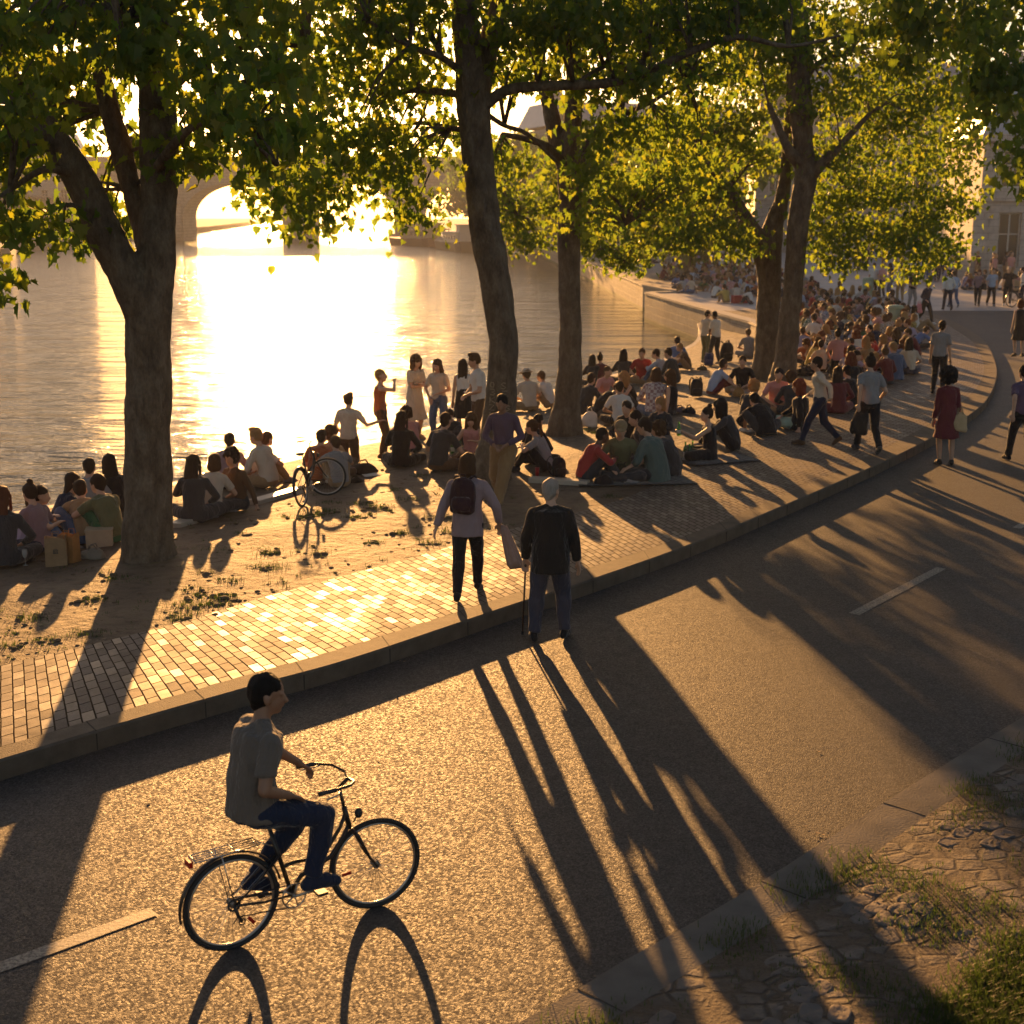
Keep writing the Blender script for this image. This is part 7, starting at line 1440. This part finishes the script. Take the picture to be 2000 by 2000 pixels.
# pale green rubbish bag stands
def bin_stand(u, v, label):
    root = empty('bin_stand', G(u, v, ZK), .3, label, 'bin', 'pale green bin stands in the crowd'); g = simple('bin_green', (.35, .42, .30), .5)
    f = MB()
    for s in (-1, 1): f.tube([(s * .28, 0, 0), (s * .28, 0, .95)], .03, 8)
    f.torus((0, 0, .92), .28, .03, 'Z', 24, 6); f.build('frame', g, root, True); b = MB(); b.lathe([(.18, .08), (.25, .2), (.26, .6), (.27, .9)]); b.build('sack', simple('sack_pale', (.35, .42, .28), .35, 0, .1, 5, .6, 12), root, True); l = MB(); l.lathe([(.28, .96), (.26, 1.0), (.05, 1.03)]); l.build('lid', g, root, True)
bin_stand(1694, 582, 'pale green bin stand beside the three people standing on the plaza'); bin_stand(1746, 652, 'pale green bin stand in the middle of the seated crowd')
# metal gangway beyond the quay crowd
gw = empty('metal_gangway', G(1450, 540, ZK) + Vector((0, 6, 0)), R(-20), 'white metal gangway with handrails beyond the quay crowd', 'gangway'); g = simple('gangway_metal', (.55, .55, .52), .35, .3)
dk = MB(); dk.box((0, 0, .7), (2.0, .5, .04), 0, 0, R(18)); dk.build('deck', g, gw)
for s in (-1, 1):
    h = MB(); h.tube([(-2, s * .48, 2.3), (2, s * .48, 1.1)], .05, 8); h.tube([(-2, s * .48, 1.9), (2, s * .48, .65)], .03, 8)
    for k in range(5): x = -2 + k; h.tube([(x, s * .48, 1.3 - k * .31 + .02), (x, s * .48, 2.3 - k * .3)], .03, 8)
    h.build('handrail', g, gw, True)
lg = MB(); lg.tube([(-1.8, 0, 0), (-1.8, 0, 1.3)], .06, 8); lg.build('leg', g, gw)
# carved letters in the bark of the leaning centre tree
def strokes(mb, glyph, u, v, w, h):
    S = {'O': [(0, .5), (.2, 1), (.8, 1), (1, .5), (.8, 0), (.2, 0), (0, .5)], '3': [(0, 1), (.8, 1), (1, .75), (.4, .5), (1, .25), (.7, 0), (0, .05)], 'K': [(0, 0), (0, 1), (0, .5), (1, 1), (0, .5), (1, 0)], 'Z': [(0, 1), (1, 1), (0, 0), (1, 0)], 'S': [(1, .9), (.5, 1), (0, .75), (.5, .5), (1, .25), (.5, 0), (0, .1)], 'E': [(1, 1), (0, 1), (0, .5), (.8, .5), (0, .5), (0, 0), (1, 0)], 'C': [(1, .9), (.4, 1), (0, .5), (.4, 0), (1, .1)]}[glyph]
    pts = []
    for x, y in S:
        uu = u + x * w; vv = v + (1 - y) * h; cu = np.interp(vv, [680, 760, 860], [982, 980, 968]); c = P(float(cu), vv, Y2); p = P(uu, vv, Y2); rad = 30.5 / F * Y2 * 1.04; dx = max(-rad * .93, min(rad * .93, p.x - c.x)); p.x = c.x + dx; p.y = Y2 - math.sqrt(rad * rad - dx * dx) - .004; pts.append(p - T2.location)
    mb.tube(pts, .010, 5)
for gph, u, v, w, h in [('O', 958, 744, 7, 9), ('3', 958, 757, 9, 11), ('K', 957, 772, 10, 11), ('Z', 956, 787, 9, 10), ('K', 957, 801, 10, 12), ('S', 979, 744, 9, 12), ('E', 981, 760, 9, 12), ('C', 984, 776, 8, 10), ('S', 988, 789, 8, 9)]:
    cv = MB(); strokes(cv, gph, u, v, w, h); cv.build('carved_letter', simple('carving_pale', (.30, .23, .15), .8), T2)
# ---------------- small growing and lying stuff
def blades(name, pts, hmin, hmax, wdt, mat, per=9, spread=.04, label=None):
    V = []; n = 0
    for p in pts:
        k = p[3] if len(p) > 3 else 1
        for _ in range(int(per * k) + 1):
            a = random.uniform(0, 2 * PI); o = Vector((p[0] + random.gauss(0, spread * k), p[1] + random.gauss(0, spread * k), p[2] - .005)); h = random.uniform(hmin, hmax) * (.6 + .4 * k); d = Vector((math.cos(a), math.sin(a), 0)); s = Vector((-d.y, d.x, 0)) * wdt; b = random.uniform(.2, .9) * h
            V += [o - s, o + s, o + d * b * .35 + Vector((0, 0, h * .7)) + s * .6, o + d * b * .35 + Vector((0, 0, h * .7)) - s * .6]; V += [o + d * b * .35 + Vector((0, 0, h * .7)) - s * .6, o + d * b * .35 + Vector((0, 0, h * .7)) + s * .6, o + d * b + Vector((0, 0, h)), o + d * b + Vector((0, 0, h))+s*.05]; n += 2
    me = mesh_np(name, np.array([tuple(v) for v in V]), 4, np.arange(n * 4).reshape(-1, 4)); o = link(name, me, mat); o['kind'] = 'stuff'
    if label: o['label'] = label
    return o
M_GRASS = mat_leaf('grass_blade', (.035, .05, .012), (.12, .16, .02))
rg = random.Random(5); tuft = []; clod = MB()
TU = [(380, 1180, 2.6), (350, 1205, 1.6), (405, 1075, 1.5), (475, 1045, 1.0), (60, 1205, 1.3), (190, 1170, 1.1), (230, 1130, 1.2), (530, 1110, 1.6), (510, 1110, 1.2), (525, 1080, 1.2), (600, 1010, 2.0), (640, 1000, 2.2), (700, 985, 2.0), (735, 990, 1.5), (770, 960, 1.4), (800, 975, 1.5), (445, 1165, 1.2), (620, 1080, .9), (730, 1060, .9), (780, 1040, 1), (860, 1010, 1.2), (410, 1120, 1.1), (450, 1135, 1.1), (640, 985, 1.5), (820, 930, 1.4), (700, 1010, 1.3), (1160, 840, 2.0), (1170, 845, 1.4), (30, 1260, 1.0), (90, 1250, .9), (170, 1240, 1.2), (885, 1040, 1.4), (840, 1060, 1.2), (1190, 970, 1)]
def clod_at(p, r):
    m2 = MB(); m2.ball(p, (r, r * .8, r * .45), 9, 6); vs = [Vector(v) + noise.noise_vector(Vector(v) * 9) * r * .35 for v in m2.v]; clod.add(vs, m2.f)
for u, v, k in TU:
    p = GB(u, v)
    for _ in range(int(6 * k)): tuft.append((p.x + rg.gauss(0, .07 * k), p.y + rg.gauss(0, .05 * k), p.z, .7 + .3 * k))
    for _ in range(int(5 * k)): q = p + Vector((rg.gauss(0, .08 * k), rg.gauss(0, .06 * k), 0)); clod_at(Vector((q.x, q.y, bank_h(q.x, q.y))), rg.uniform(.02, .055))
for _ in range(1300):
    t = rg.random(); i = int(t * iM * .62); a, b = cPI[i], cQL[i]; s = rg.random() ** 1.5 * .75; p = a.lerp(b, s + .01); clod_at(Vector((p.x, p.y, bank_h(p.x, p.y) - .004)), rg.uniform(.008, .036))
    if rg.random() < .25: tuft.append((p.x, p.y, bank_h(p.x, p.y), rg.uniform(.4, .9)))
co_ = clod.build('dirt_clods', simple('clod_soil', (.13, .09, .055), .9, 0, .3, 10, .8, 30), None); co_['kind'] = 'stuff'
blades('bank_grass', tuft, .02, .055, .0035, M_GRASS, 12, .05)
# verge: worn cobbles set in soil, tufts of grass between, thick grass in the corner
cb = MB(); vg = []; thick = []
dirv = (RE[-2] - RE[1]).normalized(); nv = Vector((dirv.y, -dirv.x, 0)); o0 = G(1290, 1925, 0)
for i in range(-26, 62):
    for j in range(34):
        q = o0 + dirv * (i * .17 + rg.uniform(-.03, .03) + (.08 if j % 2 else 0)) + nv * (.03 + j * .12 + rg.uniform(-.02, .02)); d = j * .12
        nse = noise.noise(Vector((q.x * 1.1, q.y * 1.1, 3)));
        z = verge_h(q) + noise.noise(Vector((q.x * 1.3, q.y * 1.3, 7))) * .05 * min(1, d * 1.5)
        if nse > .05 and rg.random() < .5 and d > .12:
            m2 = MB(); m2.ball((0, 0, 0), (rg.uniform(.075, .10), rg.uniform(.056, .072), .05), 14, 8); m2.v = [tuple(math.copysign(abs(c / q_) ** .62 * q_, c) for c, q_ in zip(v, (.09, .065, .05))) for v in m2.v]; rot = Matrix.Rotation(math.atan2(dirv.y, dirv.x) + rg.gauss(0, .25), 3, 'Z'); cb.add([rot @ Vector((v[0], v[1], max(-.03, min(.010, v[2] * .5)))) + Vector((q.x, q.y, z + rg.uniform(-.012, .0))) + noise.noise_vector(Vector((v[0], v[1], 0)) * 12 + q) * .005 for v in m2.v], m2.f)
        n2_ = noise.noise(Vector((q.x * 1.6, q.y * 1.6, 13)))
        if n2_ > .13 or d < .16 and n2_ > .0: 
            for _ in range(3): vg.append((q.x + rg.gauss(0, .05), q.y + rg.gauss(0, .05), z, 1 + n2_ * 1.5))
        elif rg.random() < .22: vg.append((q.x, q.y, z, .6))
for _ in range(2600):
    u = rg.uniform(1760, 2250); v = rg.uniform(1830, 2250)
    if (v - 2000) + (u - 2000) * 1.1 > -190 + rg.gauss(0, 40):
        q = G(u, v, .3); z = verge_h(q); q = G(u, v, z); thick.append((q.x, q.y, verge_h(q), 1.3))
c_ = cb.build('cobblestones', simple('cobble_worn', (.13, .105, .085), .8, 0, .3, 7, .6, 35), None, True); c_['kind'] = 'stuff'
blades('verge_grass', vg, .02, .05, .003, M_GRASS, 11, .05); blades('corner_grass', thick, .03, .08, .0032, M_GRASS, 11, .05)
# dry leaves, twigs and crumbs on the road
lit = []
for u, v in [(1160, 1905), (1168, 1908), (1180, 1903), (1600, 1468), (780, 1290), (788, 1292), (1590, 1632), (1598, 1628), (1607, 1630), (1620, 1626), (1612, 1634), (1570, 1612), (1610, 1518), (800, 1770), (740, 1480)] + [(rg.uniform(0, 1900), rg.uniform(1250, 2000)) for _ in range(10)]:
    p = G(u, v, .012); lit.append((p.x, p.y, .014))
me = leaves_mesh('leaf_litter', np.array(lit, np.float32) * np.array([1, 1, 0]), .035, False, droop=.1); me.transform(Matrix.Diagonal((1, 1, .2, 1))); me.transform(Matrix.Translation((0, 0, .011))); o = link('leaf_litter', me, simple('dry_leaf', (.22, .14, .07), .7)); o['kind'] = 'stuff'
# ================================================================== LIGHT, AIR, RENDER SETTINGS
w = bpy.data.worlds.new('World'); SC.world = w; w.use_nodes = True; nt = w.node_tree; nt.nodes.clear()
sk = nt.nodes.new('ShaderNodeTexSky'); sk.sky_type = 'NISHITA'; sk.sun_disc = False; sk.sun_elevation = SUN_EL; sk.sun_rotation = -SUN_AZ
sk.air_density = 1.0; sk.dust_density = 1.0; sk.ozone_density = 1.0
bg = nt.nodes.new('ShaderNodeBackground'); bg.inputs['Strength'].default_value = .055; ow = nt.nodes.new('ShaderNodeOutputWorld')
mx_ = nt.nodes.new('ShaderNodeMix'); mx_.data_type = 'RGBA'; mx_.blend_type = 'MULTIPLY'; mx_.inputs[0].default_value = 1; mx_.inputs[7].default_value = (1, .87, .84, 1); nt.links.new(sk.outputs[0], mx_.inputs[6]); nt.links.new(mx_.outputs[2], bg.inputs['Color']); nt.links.new(bg.outputs[0], ow.inputs['Surface'])
sl = bpy.data.lights.new('sun', 'SUN'); sl.energy = 5.0; sl.angle = R(.5); sl.color = (1.0, .49, .15)
so = bpy.data.objects.new('sun', sl); COL.objects.link(so); so.rotation_euler = (-SUN_DIR).to_track_quat('-Z', 'Y').to_euler(); so.location = (0, 0, 30)
HAZE = True
if HAZE:
    m, hnt, hout = newmat('haze_air'); pv = hnt.nodes.new('ShaderNodeVolumePrincipled')
    pv.inputs['Color'].default_value = (.9, .93, 1, 1); pv.inputs['Density'].default_value = .0005; pv.inputs['Anisotropy'].default_value = .2
    hnt.links.new(pv.outputs[0], hout.inputs['Volume'])
    hb = MB(); hb.box((-220, 440, 11.5), (390, 465, 14.9)); ho = hb.build('haze', m); ho['kind'] = 'stuff'
SC.view_settings.view_transform = 'Standard'; SC.view_settings.look = 'None'; SC.view_settings.exposure = 1.52; SC.view_settings.gamma = 1
SC.cycles.use_denoising = True; SC.cycles.max_bounces = 6; SC.cycles.diffuse_bounces = 3; SC.cycles.glossy_bounces = 3; SC.cycles.transmission_bounces = 4
SC.cycles.transparent_max_bounces = 8; SC.cycles.volume_bounces = 0; SC.cycles.sample_clamp_indirect = 8; SC.cycles.caustics_reflective = False; SC.cycles.caustics_refractive = False

for o_ in SC.objects:
    if 'label' in o_:
        l_0 = o_['label']
        import re
        if len(re.findall(r"[A-Za-z0-9']+", l_0)) > 16:
            parts_ = l_0.split(', '); o_['label'] = ', '.join(parts_[:-1]) if len(parts_) > 2 else l_0.replace(' man in', ' man,').replace(' with his back to us', ', back to us')
